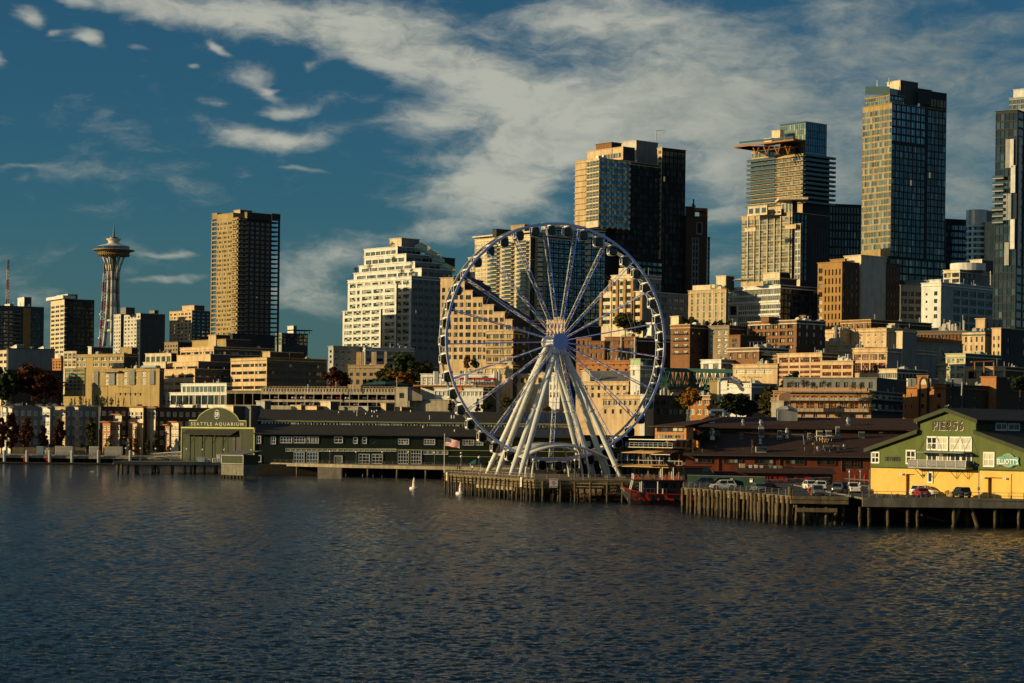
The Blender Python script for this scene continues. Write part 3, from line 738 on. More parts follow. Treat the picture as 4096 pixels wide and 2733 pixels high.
notice('H',230,1219,pl1,.8,1.9,'narrow white sign on the pilings below the flagpole',False);notice('H',949,1275,pl1,.9,2.0,'narrow white sign with red mark near the pier corner',False);notice('H',1238,1284,pl2,1.7,1.9,'square white sign with an orange diamond on the pilings',True)
# --- the wheel
WC=at('S',2217,1369,476.0)
WAX,WT,WR=Vector((.366,-.9306,0)),Vector((.9306,.366,0)),26.05
wheel=empty('ferris_wheel','giant white observation wheel with glass gondolas standing at the pier end','ferris wheel',(WC.x,WC.y,ZD))
def wp(ang,r,a):return WC+WT*(math.sin(ang)*r)+Vector((0,0,math.cos(ang)*r))+WAX*a
HALF=2.0
NS=168
for nm,a,m in(('front_rim',HALF,'steel_white'),('rear_rim',-HALF,'steel_white')):
 mb=MB()
 for k in range(NS):
  t0,t1=2*math.pi*k/NS,2*math.pi*(k+1)/NS
  for(r0,r1,a0,a1)in((WR-.27,WR+.27,a-.12,a+.12),):
   p=[wp(t,r,x)for t in(t0,t1)for r,x in((r0,a0),(r1,a0),(r1,a1),(r0,a1))]
   for i in range(4):mb.quad([p[i],p[(i+1)%4],p[4+(i+1)%4],p[4+i]],0)
 mb.part(nm,[m],wheel)
mb=MB()
for k in range(252):
 t=2*math.pi*k/252
 mb.obox(wp(t,WR-.12,HALF+.125),WT*.24*math.cos(t)-Vector((0,0,.24*math.sin(t))),WAX*.07,WT*(.26*math.sin(t))+Vector((0,0,.26*math.cos(t))),1 if(k//18)%3==0 else 0)
mb.part('light_strip',['led_blue','led_violet'],wheel)
mb=MB()
for k in range(42):
 t=2*math.pi*(k+.5)/42+rad(-6.8)
 mb.tube(wp(t,WR,-HALF),wp(t,WR,HALF),.09,n=6)
 mb.tube(wp(t-.05,WR,-HALF),wp(t+.05,WR,HALF),.04,n=5)
mb.part('cross_brace',['steel_white'],wheel)
mb=MB()
def lath(mb,prof,n,m):
 i=len(mb.v)
 for r,a in prof:
  for k in range(n):mb.v.append(tuple(wp(2*math.pi*k/n,r,a)))
 for j in range(len(prof)-1):
  for k in range(n):
   mb.f.append((i+j*n+k,i+j*n+(k+1)%n,i+(j+1)*n+(k+1)%n,i+(j+1)*n+k));mb.m.append(m);mb.r.append(0)
lath(mb,[(0,-3.9),(1.5,-3.9),(1.5,-3.3),(.7,-3.2),(.7,3.0),(1.75,3.1),(1.75,3.7),(0.0,3.7)],36,0)
mb.part('hub',['steel_white'],wheel)
mb=MB();lath(mb,[(1.82,3.55),(1.82,3.85),(0,3.9)],40,0);hubd=mb.part('hub_disc',['hub_blue'],wheel)
mb=MB()
for R_,n_,m_ in((.92,26,1),(.22,8,0),(1.55,44,0),(1.25,36,0)):
 for k in range(n_):c=wp(2*math.pi*k/n_,R_,3.9);mb.tube(c,c+WAX*.05,.055 if m_ else.035,n=6,m=m_)
o=mb.part('light_ring',['led_blue','globe'],hubd)
for k in range(21):
 t=rad(-6.8)+2*math.pi*k/21
 mb=MB();nseg=13
 pf=[wp(t,1.7+(WR-2.0)*i/nseg,3.2+(HALF-3.2)*i/nseg)for i in range(nseg+1)]
 pr=[wp(t,1.4+(WR-1.7)*i/nseg,1.5+(-.35-1.5)*i/nseg)for i in range(nseg+1)]
 mb.tube(pr[0],pr[-1],.10,n=6);mb.tube(pf[0],pf[-1],.09,n=6)
 for i in range(1,nseg):
  mb.tube(pf[i],pr[i],.04,n=4)
  mb.tube(pf[i],pr[i+1],.034,n=4);mb.tube(pr[i],pf[i+1],.034,n=4)
 sp_=mb.part('spoke',['steel_white'],wheel)
 mb=MB();cut=[0,4,9,13]
 for c in range(3):
  mb.tube(pf[cut[c]]+WAX*.12,pf[cut[c+1]]+WAX*.08,.06,n=5,m=(c+k)%2)
 mb.part('light_strip',['led_violet','led_blue'],sp_)
for r_,a_ in((7.5,2.85),(13.5,2.58),(19.0,2.33),(13.5,.54),(19.0,.15)):
 mb=MB();lath(mb,[(r_-.03,a_),(r_+.03,a_+.03),(r_+.03,a_-.03),(r_-.03,a_)],21,0)
 off=rad(-6.8);mb.v=[tuple(WC+WT*(math.cos(off)*(Vector(v)-WC).dot(WT)+math.sin(off)*(v[2]-WC.z))+WAX*(Vector(v)-WC).dot(WAX)+Vector((0,0,math.cos(off)*(v[2]-WC.z)-math.sin(off)*(Vector(v)-WC).dot(WT))))for v in mb.v]
 mb.part('tie_cable',['steel_grey'],wheel)
for sgn in(-1,1):
 for a_top,a_bot,tt in((3.2,11.0,12.3),(2.9,4.6,12.0),(-3.0,-3.2,12.2),(-3.3,-9.6,12.2)):
  top=WC+WAX*a_top+WT*(.35*sgn)+Vector((0,0,-.3));off=-.6 if sgn>0 else 0
  foot=Vector((WC.x,WC.y,ZD))+WAX*a_bot+WT*((tt+off)*sgn)
  mb=MB();d=foot-top
  mb.path([top,top+d*.07,top+d*.55,top+d*.9,foot],[.32,.46,.60,.60,.40],14)
  for f in(.08,.5,.9):mb.tube(top+d*f,top+d*(f+.006),.78,n=14)
  if sgn<0 and a_bot==-3.2:
   for i in range(70):f=.1+.8*i/70;mb.tube(top+d*f,top+d*(f+.004),.72,n=12)
  mb.part('leg',['steel_white'],wheel)
  mb=MB();mb.box(foot.x-.9,foot.x+.9,foot.y-.9,foot.y+.9,ZD+.005,ZD+.5);mb.part('footing',['concrete'],wheel)
GS=.92
def gondola_meshes():
 def squ(h,w,n=24,e=.62):
  out=[]
  for k in range(n):
   t=2*math.pi*k/n;c,s_=math.cos(t),math.sin(t)
   out.append((w*math.copysign(abs(c)**e,c),h*math.copysign(abs(s_)**e,s_)))
  return out
 prof=[(.80,-.98),(.94,-.9),(1.0,-.55),(1.0,.55),(.94,.9),(.80,.98)]
 mb=MB();n=24;i0=0
 L3=lambda x,z,a:(WT*x+Vector((0,0,z))+WAX*a)*GS
 rings=[[L3(x,z-.15,a*1.05)for x,z in squ(1.12*s_,1.0*s_)]for s_,a in prof]
 for r in rings:mb.v+=[tuple(p)for p in r]
 for j in range(len(rings)-1):
  for k in range(n):mb.f.append((j*n+k,j*n+(k+1)%n,(j+1)*n+(k+1)%n,(j+1)*n+k));mb.m.append(0);mb.r.append(0)
 mb.f.append(tuple(range(n-1,-1,-1)));mb.f.append(tuple((len(rings)-1)*n+k for k in range(n)));mb.m+=[0,0];mb.r+=[0,0]
 body=mb.mesh('gondola',['car_glass'],smooth=False)
 fb=MB()
 for a in(-.72,.72):
  pts=[L3(x,z-.15,a)for x,z in squ(1.16,1.04)]
  for k in range(n):fb.tube(pts[k],pts[(k+1)%n],.05,n=5)
 pts=squ(1.14,1.02)
 for(k0,k1)in((15,21),):
  for k in range(k0,k1):
   a_,b_=pts[k%n],pts[(k+1)%n]
   fb.quad([L3(a_[0]*1.01,a_[1]*1.02-.17,-1.0),L3(b_[0]*1.01,b_[1]*1.02-.17,-1.0),L3(b_[0]*1.01,b_[1]*1.02-.17,1.0),L3(a_[0]*1.01,a_[1]*1.02-.17,1.0)],0)
 fb.tube(L3(0,1.25,-1.9),L3(0,1.25,1.9),.12,n=6);fb.obox(L3(-.5,.95,-.8),WT*1.0,WAX*1.6,(0,0,.2),0)
 frame=fb.mesh('frame',['white_paint'])
 db=MB()
 for s_ in(-1,):
  db.obox(L3(-1.07 if s_<0 else 1.0,-1.0,-.62),WT*.07,WAX*1.24,(0,0,1.75),0)
  db.obox(L3(-1.085 if s_<0 else 1.055,-.62,-.5),WT*.03,WAX*1.0,(0,0,1.3),1)
 door=db.mesh('door',['white_paint','car_glass'])
 return body,frame,door
gm=gondola_meshes()
for k in range(42):
 t=rad(-6.8)+2*math.pi*(k+.5)/42
 g=link('gondola',gm[0],wheel);g.location=wp(t,WR,0)-Vector((0,0,1.25))-WL[wheel.name]
 link('frame',gm[1],g);link('door',gm[2],g)
canopy=empty('canopy','white arched canopy over the boarding platform under the wheel','canopy',(WC.x,WC.y,ZD))
def arch(s,a):return WC+WT*(s*10.2)+WAX*a+Vector((0,0,ZD-WC.z+4.7+2.7*(1-abs(s)**2.1)))
for a0,a1 in((3.0,7.2),(-7.0,-3.0)):
 mb=MB()
 for i in range(24):
  s0,s1=-1+i/12,-1+(i+1)/12
  for(da,db_,zz)in((a0,a1,0),):
   p=[arch(s0,da),arch(s1,da),arch(s1,db_)-Vector((0,0,.5)),arch(s0,db_)-Vector((0,0,.5))]
   mb.prism(p,(0,0,.16),0)
 mb.part('roof',['off_white'],canopy)
 mb=MB()
 for a in(a0,a1):
  for i in range(24):mb.tube(arch(-1+i/12,a)-Vector((0,0,.5 if a==a1 else 0)),arch(-1+(i+1)/12,a)-Vector((0,0,.5 if a==a1 else 0)),.24,n=8)
 mb.part('edge_beam',['steel_white'],canopy)
for s in(-.62,.45,.93):
 for a in(2.6,6.4,-5.0):
  mb=MB();tp=arch(s,a)-Vector((0,0,.35));bs=Vector((tp.x,tp.y,ZD))+WT*(1.5 if s>0 else-1.2)
  mb.path([bs,bs+Vector((0,0,1.6))-WT*(.15 if s>0 else-.1),tp+WT*(.6 if s>0 else-.5)-Vector((0,0,1.1)),tp],[.26,.24,.2,.17],8)
  mb.part('post',['steel_white'],canopy)
def kiosk(name,label,c,sx,sy,h,m,rm):
 r=empty(name,label,'kiosk',(c.x,c.y,ZD))
 mb=MB();mb.box(c.x-sx/2,c.x+sx/2,c.y-sy/2,c.y+sy/2,ZD+.005,ZD+h);mb.part('wall',[m],r)
 mb=MB();mb.box(c.x-sx/2-.4,c.x+sx/2+.4,c.y-sy/2-.5,c.y+sy/2+.4,ZD+h+.003,ZD+h+.18);mb.part('roof',[rm],r)
 n=max(1,int(sx/2))
 for i in range(n):
  p=Plane(Vector((c.x-sx/2,c.y-sy/2,0)),Vector((c.x+sx/2,c.y-sy/2,0)))
  p.win(r,sx*(i+.15)/n,sx*(i+.85)/n,ZD+1.0,ZD+h-.4,1,1,'glass_shop','metal_dark')
for i,(px_,w_,lb)in enumerate(((620,6.5,'dark ticket kiosk left of the wheel centre by the rail'),(880,5.0,'dark ticket kiosk right of the wheel centre by the rail'),(1500,8.0,'low dark glazed hut behind the patio heaters'))):
 kiosk('ticket_kiosk',lb,onz('r3',px_,985,ZD)+Vector((0,16 if i<2 else 22,0)),w_,4,2.8,'charcoal','grey_light')
# ------------------------------------------------------------------ people
def person_mesh(pose='stand',top='cloth_dark',legs='cloth_dark',skin='skin',seed=0):
 """one skinned body; clothing is the same continuous surface coloured by zone"""
 V,E,R,T=[],[],[],[]
 def v(p,r,par=None,tg=0):
  V.append(p);R.append(r);T.append(tg)
  if par is not None:E.append((par,len(V)-1))
  return len(V)-1
 if pose=='stand':
  pel=v((0,0,.95),.145);wai=v((0,0,1.10),.13,pel,1);ch=v((0,-.01,1.32),.155,wai,1);nk=v((0,0,1.50),.06,ch,2);hd=v((0,-.02,1.60),.095,nk,2);v((0,-.01,1.74),.085,hd,2)
  for s in(-1,1):
   hp=v((s*.10,0,.88),.10,pel);kn=v((s*.11,-.02*s,.50),.065,hp);an=v((s*.12,.03*s,.09),.045,kn);v((s*.13,-.15+.03*s,.03),.035,an,3)
   sh=v((s*.19,0,1.42),.065,ch,1);el=v((s*.26,.03,1.14),.045,sh,1);wr=v((s*.23,-.10,.92),.034,el,1);hn=v((s*.22,-.13,.85),.036,wr,2)
   for k in range(4):v((s*(.20+.012*k),-.15-.008*k,.775+.006*abs(k-1)),.010,hn,2)
   v((s*.18,-.16,.82),.010,hn,2)
 else:
  pel=v((.18,0,.98),.14);ch=v((-.12,0,1.36),.15,v((.06,0,1.15),.13,pel,1),1);nk=v((-.20,0,1.50),.06,ch,2);hd=v((-.26,0,1.60),.095,nk,2);v((-.27,0,1.72),.085,hd,2)
  for s in(-1,1):
   hp=v((.15,s*.10,.95),.10,pel);kn=v((-.20,s*.11,.72+.12*s),.065,hp);an=v((-.02,s*.11,.38+.14*s),.045,kn);v((-.15,s*.11,.33+.14*s),.035,an,3)
   sh=v((-.16,s*.19,1.40),.06,ch,1);el=v((-.38,s*.24,1.22),.045,sh,1);wr=v((-.56,s*.22,1.08),.034,el,1);v((-.62,s*.22,1.05),.036,wr,2)
 me=bpy.data.meshes.new('person');me.from_pydata(V,E,[]);me.update()
 o=bpy.data.objects.new('person',me);COL.objects.link(o)
 sk=o.modifiers.new('skin','SKIN');sk.use_smooth_shade=True
 if not me.skin_vertices:me.skin_vertices.new()
 for i,r in enumerate(R):me.skin_vertices[0].data[i].radius=(r,r)
 me.skin_vertices[0].data[0].use_root=True
 ss=o.modifiers.new('smooth','SUBSURF');ss.levels=1;ss.render_levels=1
 dg=bpy.context.evaluated_depsgraph_get();out=bpy.data.meshes.new_from_object(o.evaluated_get(dg))
 COL.objects.unlink(o);bpy.data.objects.remove(o);bpy.data.meshes.remove(me)
 out.materials.clear()
 for k in(legs,top,skin,'rubber'):out.materials.append(MAT[k])
 A=np.array(V);
 for p in out.polygons:
  d=((A-np.array(p.center))**2).sum(1);p.material_index=T[int(d.argmin())]
 out.name='person'
 return out
def person(label,loc,rz,top,legs='cloth_dark',pose='stand',s=1.0):
 o=link('person',person_mesh(pose,top,legs));o.location=loc;o.rotation_euler=(0,0,rz);o.scale=(s,s,s)
 tag(o,label,'person');WL[o.name]=Vector(loc)
 hb=MB();c=(0,.005,1.70)if pose=='stand' else(-.255,0,1.69)
 hb.lathe([(.0,.105),(.06,.085),(.095,.03),(.10,-.03),(.085,-.08)],12,c);h=link('hair',hb.mesh('hair',['hair']),o)
 return o
# ------------------------------------------------------------------ cars
def loft(mb,secs,m=0,mtop=None,caps=True):
 n=len(secs[0]);i=len(mb.v)
 for s in secs:mb.v+=[tuple(p)for p in s]
 for j in range(len(secs)-1):
  for k in range(n):
   mb.f.append((i+j*n+k,i+j*n+(k+1)%n,i+(j+1)*n+(k+1)%n,i+(j+1)*n+k));mb.m.append(m);mb.r.append(0)
 if caps:
  mb.f.append(tuple(i+k for k in range(n-1,-1,-1)));mb.f.append(tuple(i+(len(secs)-1)*n+k for k in range(n)));mb.m+=[m,m];mb.r+=[0,0]
def carmeshes(kind,paint):
 """x forward, on the ground at z=0"""
 suv,pick=kind=='suv',kind=='pickup'
 H=1.72 if suv else 1.85 if pick else 1.46
 belt=1.08 if(suv or pick)else.94;L=2.35 if not pick else 2.7
 def sec(x,w,zb,zt):
  w2=w*.94
  return[Vector((x,a,b))for a,b in((-w2,zb),(-w,zb+.18),(-w,zt-.16),(-w*.93,zt-.03),(-w*.7,zt),(w*.7,zt),(w*.93,zt-.03),(w,zt-.16),(w,zb+.18),(w2,zb))]
 body=MB()
 loft(body,[sec(-L,.80,.42,belt-.12),sec(-L+.1,.90,.30,belt-.02),sec(-L*.6,.93,.22,belt),sec(0,.93,.2,belt),sec(L*.45,.93,.22,belt-.03),sec(L*.82,.90,.26,belt-.15),sec(L*.97,.80,.34,belt-.28),sec(L,.7,.42,belt-.36)])
 for sx in(-1,1):
  for sy in(-1,1):body.tube((sx*L*.60,sy*.945,.36),(sx*L*.60,sy*.70,.36),.42,n=14,m=1)
 for sy in(-1,1):body.obox((L*.28,sy*.93-(.0 if sy>0 else.16),belt+.02),(.18,0,0),(0,.16,0),(0,0,.12),0)
 rear=-L*.88 if suv else(-L*.02 if pick else-L*.72)
 cab=MB()
 def csec(x,w,z):return[Vector((x,-w,belt-.06)),Vector((x,-w,belt)),Vector((x,-w*.86,z)),Vector((x,w*.86,z)),Vector((x,w,belt)),Vector((x,w,belt-.06))]
 r1,f1,f0=rear+(.28 if suv else.2 if pick else.55),L*.18,L*.48
 loft(cab,[csec(rear,.80,belt+.03),csec(r1,.86,H-.06),csec(f1,.86,H-.06),csec(f0,.80,belt+.03)])
 roof=MB()
 rs=lambda x,w,z:[Vector((x,-w,z-.09)),Vector((x,-w*.92,z)),Vector((x,w*.92,z)),Vector((x,w,z-.09))]
 loft(roof,[rs(r1-.08,.72,H-.06),rs(r1+.3,.76,H),rs(f1-.3,.76,H),rs(f1+.1,.72,H-.06)])
 for sy in(-1,1):
  for(xa,xb)in((rear+.02,r1),(f0-.02,f1),((r1+f1)/2,(r1+f1)/2+.02)):
   roof.tube((xa,sy*.815,belt),(xb,sy*.745,H-.08),.045,n=5)
 if pick:
  for sy in(-1,1):roof.obox((-L+.1,sy*.9-.05,belt-.01),(L-.2,0,0),(0,.1,0),(0,0,.1),0)
 wh=MB();wh.tube((0,-.11,0),(0,.11,0),.345,n=18)
 rim=MB();rim.tube((0,-.122,0),(0,.122,0),.22,n=12)
 hl=MB();hl.obox((L-.2,-.1,-.07),(.14,0,0),(0,.34,0),(0,0,.15),0)
 tl=MB();tl.obox((-L-.02,-.08,-.12),(.12,0,0),(0,.2,0),(0,0,.30 if suv or pick else.18),0)
 bp=MB();bp.obox((-L-.06,-.8,.36),(.16,0,0),(0,1.6,0),(0,0,.2),0);bp.obox((L-.08,-.66,.34),(.12,0,0),(0,1.32,0),(0,0,.2),0)
 pt_=MB();pt_.obox((-L-.035,-.26,belt-.42),(.03,0,0),(0,.52,0),(0,0,.13),0)
 return dict(body=body.mesh('body',[paint,'rubber']),win=cab.mesh('windscreen',['car_glass']),roof=roof.mesh('roof',[paint]),wheel=wh.mesh('wheel',['rubber']),rim=rim.mesh('rim',['metal']),
 hl=hl.mesh('headlight',['globe']),tl=tl.mesh('tail_light',['tail_red']),bump=bp.mesh('bumper',['charcoal']if paint!='car_white' else['car_white']),plate=pt_.mesh('number_plate',['white_paint']),L=L,belt=belt)
CM={}
def car(kind,paint,label,loc,rz,group='cars parked on the piers',s=1.0):
 if(kind,paint)not in CM:CM[(kind,paint)]=carmeshes(kind,paint)
 m=CM[(kind,paint)];r=empty({'suv':'parked_suv','pickup':'pickup_truck'}.get(kind,'parked_car'),label,{'suv':'car','pickup':'pickup truck'}.get(kind,'car'),loc,group,rz);r.scale=(s,s,s)
 link('body',m['body'],r);link('window',m['win'],r);link('roof',m['roof'],r);link('bumper',m['bump'],r);link('number_plate',m['plate'],r)
 for sx in(-1,1):
  for sy in(-1,1):
   w=link('wheel',m['wheel'],r);w.location=(sx*m['L']*.60,sy*.84,.345);link('rim',m['rim'],w)
 for sy in(-1,1):
  h=link('headlight',m['hl'],r);h.location=(0,sy*.62-(.07 if sy>0 else.17),m['belt']-.40)
  t=link('tail_light',m['tl'],r);t.location=(0,sy*.74-(.04 if sy>0 else.08),m['belt']-.28)
 return r
# ------------------------------------------------------------------ aquarium pier (left): deck, shed, signboard end
ZA=3.8
d59=[onz('C',1012,1222,ZA),onz('S',1050,1850,ZA),onz('S',1410,1859,ZA),onz('S',1760,1866,ZA),onz('S',2150,1873,ZA)]
d59=[(p.x,p.y)for p in d59]
pier59=empty('timber_pier','long low pier on spaced piles in front of the dark green shed','pier',(d59[1][0],d59[1][1],0))
deck(pier59,d59+[(40,735),(-80,735),(-100,728),(d59[0][0]+1,d59[0][1]+12)],ZA,.35,'wood','wood_light')
mb=MB()
for a,b in zip(d59[:-1],d59[1:]):
 p=Plane(Vector((*a,0)),Vector((*b,0)));p.box(mb,.02,p.len-.02,ZA-1.0,ZA-.36,-.3,.12,0)
mb.part('fascia_beam',['wood_light'],pier59)
g_=random.Random(9)
piles(pier59,along(d59[:2],3.4,.5,.9,g_),ZA-.5,.42,seed=1);piles(pier59,along(d59[:2],5.5,6,1.4,g_),ZA-.5,.40,seed=2);piles(pier59,along(d59[1:4],8.5,.6,.3,g_),ZA-.5,.36,seed=3);piles(pier59,along(d59[1:4],5,7,1.2,g_),ZA-.5,.34,seed=4)
mb=MB();mb.box(d59[1][0]-8,d59[3][0]+40,684,686,-1,ZA-.4);mb.part('bulkhead',['wood_wet'],pier59)
q=onz('E',165,1185,1.8);mb=MB();mb.box(q.x,q.x+7,q.y+2,q.y+5,-.5,ZA-.5);mb.part('pile_cap',['concrete'],pier59)
rail_part(pier59,[(a[0]+.2,a[1]+.3)for a in d59],ZA,1.1,'metal_dark',2.6,bars=3)
glass('glass_pale',[(0,(.62,.60,.48)),(.5,(.55,.52,.40)),(.8,(.66,.63,.5))],rough=.15)
shed=empty('aquarium_shed','long dark green pier shed with white windows and an arched signboard end','building',(-60,700,ZA))
eL,eR=onz('D',330,1157,ZA),onz('D',1085,1176,ZA)
pe=Plane(eL,eR)
sideB=eR+Vector((150,6,0));ps=Plane(eR,sideB)
z_of=lambda p,reg,x,y:p.px(reg,x,y)[1]
zc=z_of(pe,'D',700,822)
zl=z_of(ps,'E',1000,830)
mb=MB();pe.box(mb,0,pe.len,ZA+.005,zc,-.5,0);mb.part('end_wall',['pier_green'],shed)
mb=MB();pe.box(mb,-.3,pe.len+.2,zc,zc+.45,-.5,.25);pe.box(mb,-.25,-.003,ZA+.2,zc-.003,-.3,.15);pe.box(mb,pe.len+.003,pe.len+.25,ZA+.2,zc-.003,-.3,.15);mb.part('trim',['lime_trim'],shed)
s0,zb_=pe.px('D',406,818);s1,_=pe.px('D',1003,818);_,zs=pe.px('D',450,738);_,zt=pe.px('D',700,601);a0,_=pe.px('D',488,738);a1,_=pe.px('D',930,738)
def signpoly(e):
 P=[(s0-e,zc+.46),(s1+e,zc+.46),(s1+e,zs+e),(a1,zs+e)]
 for k in range(1,20):
  t=k/20;P.append((a1+(a0-a1)*t,zs+e+(zt-zs)*math.sin(math.pi*t)**.62*(1 if 0<t<1 else 0)))
 return P+[(a0,zs+e),(s0-e,zs+e)]
board=MB();board.prism([pe.P(a,z,-.45)for a,z in signpoly(0)],pe.n*.45,0);sg=board.part('signboard',['pier_green'],shed)
tb=MB();P=signpoly(.0)
for a,b in zip(P[1:],P[2:]):tb.tube(pe.P(a[0],a[1],-.1),pe.P(b[0],b[1],-.1),.16,n=6)
tb.part('trim',['lime_trim'],sg)
t0,zt0=pe.px('D',430,796);t1,zt1=pe.px('D',978,760)
sign_text(pe,t0,t1,zt0,zt1,'SEATTLE AQUARIUM','off_white',sg,.03,.008,.06,spacing=1.35)
c0,cz=pe.px('D',700,675);mb=MB();ry,rx=z_of(pe,'D',700,630)-cz,pe.px('D',728,675)[0]-c0
ring=[(c0+rx*math.cos(2*math.pi*k/36),cz+ry*math.sin(2*math.pi*k/36))for k in range(36)]
for k in range(36):mb.tube(pe.P(*ring[k],.05),pe.P(*ring[(k+1)%36],.05),.10,n=5)
mb.part('emblem',['globe'],sg)
sign_text(pe,c0-rx*.62,c0+rx*.62,cz-ry*.55,cz+ry*.55,'59','globe',sg,.03,.02,.06)
h0,hz1=pe.px('D',383,838);h1,_=pe.px('D',935,838);_,hz0=pe.px('D',383,885)
mb=MB();mb.prism([pe.P(h0,hz1,.02),pe.P(h0,hz0,2.2),pe.P(h1-1.5,hz0,2.2),pe.P(h1,hz1,.02)],(0,0,.15),0);mb.part('hood',['shingle'],shed)
mb=MB()
x0,_=pe.px('D',866,900);x1,_=pe.px('D',960,900);zz=z_of(pe,'D',900,1062)
mb.prism([pe.P(x0,zz,.012),pe.P(x1,zz,.012),pe.P(x1,hz0+.2,.012),pe.P((x0+x1)/2+1.2,hz1,.012),pe.P(x0,hz0-.1,.012)],pe.n*.05,0)
x0,za=pe.px('D',345,1008);x1,_=pe.px('D',378,1008);mb.part('doorway',['black'],shed);mb=MB();pe.box(mb,x0,x1,ZA+.3,za,.012,.06);mb.part('doorway',['black'],shed)
mb=MB()
for x in(387,513,617,728,862):
 a,_=pe.px('D',x,900);pe.box(mb,a-.12,a+.12,ZA+.01,hz0,1.9,2.15)
 if x<860:mb.tube(pe.P(a,hz0-2.4,2.0),pe.P(a+2.0,hz0-.1,2.0),.08,n=5);
mb.part('post',['pier_green'],shed)
LS=ps.len;back=46.0;nin=-ps.n
zc0,zc1=z_of(ps,'E',1000,736),z_of(ps,'E',1000,700);dR1,dR2=12.0,25.0
k1=702/690.0;zc0=CAMH+(zc0-CAMH)*k1;zc1=CAMH+(zc1-CAMH)*k1;zr=CAMH+(z_of(ps,'E',800,592)-CAMH)*1.035
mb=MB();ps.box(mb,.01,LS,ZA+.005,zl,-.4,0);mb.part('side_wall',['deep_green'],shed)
Q=lambda a,z,d:ps.P(a,z,-d)
mb=MB();mb.prism([Q(-.2,zl+.05,-.7),Q(LS,zl+.05,-.7),Q(LS,zc0,dR1),Q(-.2,zc0,dR1)],(0,0,.2),0);lr=mb.part('lower_roof',['shingle'],shed)
mb=MB();mb.box(0,0,0,0,0,0);mb.v.clear();mb.f.clear();mb.m.clear();mb.r.clear()
ps.box(mb,.3,LS,zc0-.6,zc1,-dR1-.4,-dR1);mb.part('clerestory_wall',['deep_green'],shed)
mb=MB();mb.prism([Q(.1,zc1+.02,dR1-.3),Q(LS-3,zc1+.02,dR1-.3),Q(LS-14,zr,dR2),Q(.4,zr,dR2)],(0,0,.2),0)
mb.prism([Q(.4,zr,dR2+.01),Q(LS-14,zr,dR2+.01),Q(LS-3,zc1,back),Q(.1,zc1,back)],(0,0,.2),0);mb.part('upper_roof',['shingle'],shed)
mb=MB();ps.box(mb,.1,LS-3,zc1-.12,zc1+.16,-dR1+.32,-dR1+.45);ps.box(mb,0,LS,zl-.05,zl+.12,.72,.8,1);mb.part('gutter',['lime_trim','metal_dark'],shed)
pc=Plane(ps.P(0,0,-dR1),ps.P(LS,0,-dR1))
x=1.5;k=0
while x<LS-9:
 pc.win(shed,x,x+3.55,zc1-1.36,zc1-.2,3,1,'glass_pale' if(k*7)%10<4 and k>5 else 'glass_dark','white_paint',.3,.04);x+=4.2;k+=1
for(reg,x0,y0,x1,y1,nx)in(('D',1112,900,1160,978,2),('D',1265,908,1314,984,2),('D',1362,907,1484,972,4),('D',1502,907,1622,972,4),('D',1640,907,1760,974,4),
('E',66,838,180,900,5),('E',332,838,412,898,2),('E',516,843,555,904,1),('E',604,843,643,904,1),('E',949,858,1050,911,4),('E',1198,862,1302,914,4),('E',1573,868,1676,920,4),
('H',366,868,472,919,4),('H',492,868,560,919,3),('H',640,870,700,921,3),('H',780,872,838,921,3)):
 ps.winpx(shed,reg,x0,y0,x1,y1,nx,2,'glass_dark','white_paint',.22,.05)
for reg,xa,xb,yy,n in(('E',-140,930,952,21),('E',1190,1430,968,5)):
 for i in range(n):
  w=(xb-xa)/n;h=26 if n>10 else 40
  ps.winpx(shed,reg,xa+w*i+3,yy+3,xa+w*(i+1)-3,yy+h,3,1,'glass_dark','white_paint',.13,.05)
for(reg,x0,y0,x1,y1,nx,nz)in(('D',1505,1070,1612,1182,4,3),('D',1638,1070,1758,1182,4,3),('E',568,1006,672,1098,3,3),('E',694,1006,798,1098,3,3),('E',947,966,1050,1100,4,4),('E',1070,966,1172,1100,4,4),('D',1098,1102,1162,1172,1,1),('E',332,1022,408,1096,1,1)):
 a=y1-y0>80
 ps.winpx(shed,reg,x0,y0,x1,y1,nx,nz,'glass_blue' if nx>3 and nz==3 else 'glass_dark','white_paint',.18,.05,name='door' if nx==1 else 'glazed_door')
mb=MB()
for reg,xa,xb,ya in(('E',-140,930,951),('E',930,1190,962),('E',1190,1432,967)):
 a,z=ps.px(reg,xa,ya);b,_=ps.px(reg,xb,ya);ps.box(mb,a,b,z-.1,z+.1,.0,.2)
a,z=ps.px('E',1432,969);ps.box(mb,a+.05,LS*.93,z-.08,z+.08,0,.12);ps.box(mb,a+.05,LS*.93,z-2.0,z-1.88,0,.1)
mb.part('trim',['lime_trim'],shed)
a0_,z0_=ps.px('E',722,926);a1_,z1_=ps.px('E',930,908);sign_text(ps,a0_,a1_,z0_,z1_,'SEATTLE AQUARIUM','metal_dark',shed,.02,.01,.05,spacing=1.15)
mb=MB();wv=[ps.px('E',xx,yy)for xx,yy in((668,912),(690,910),(705,893),(730,880),(760,884),(735,888),(715,905),(695,914))]
mb.prism([ps.P(a,z,.02)for a,z in wv],ps.n*.05,0);mb.part('emblem',['metal_dark'],shed)
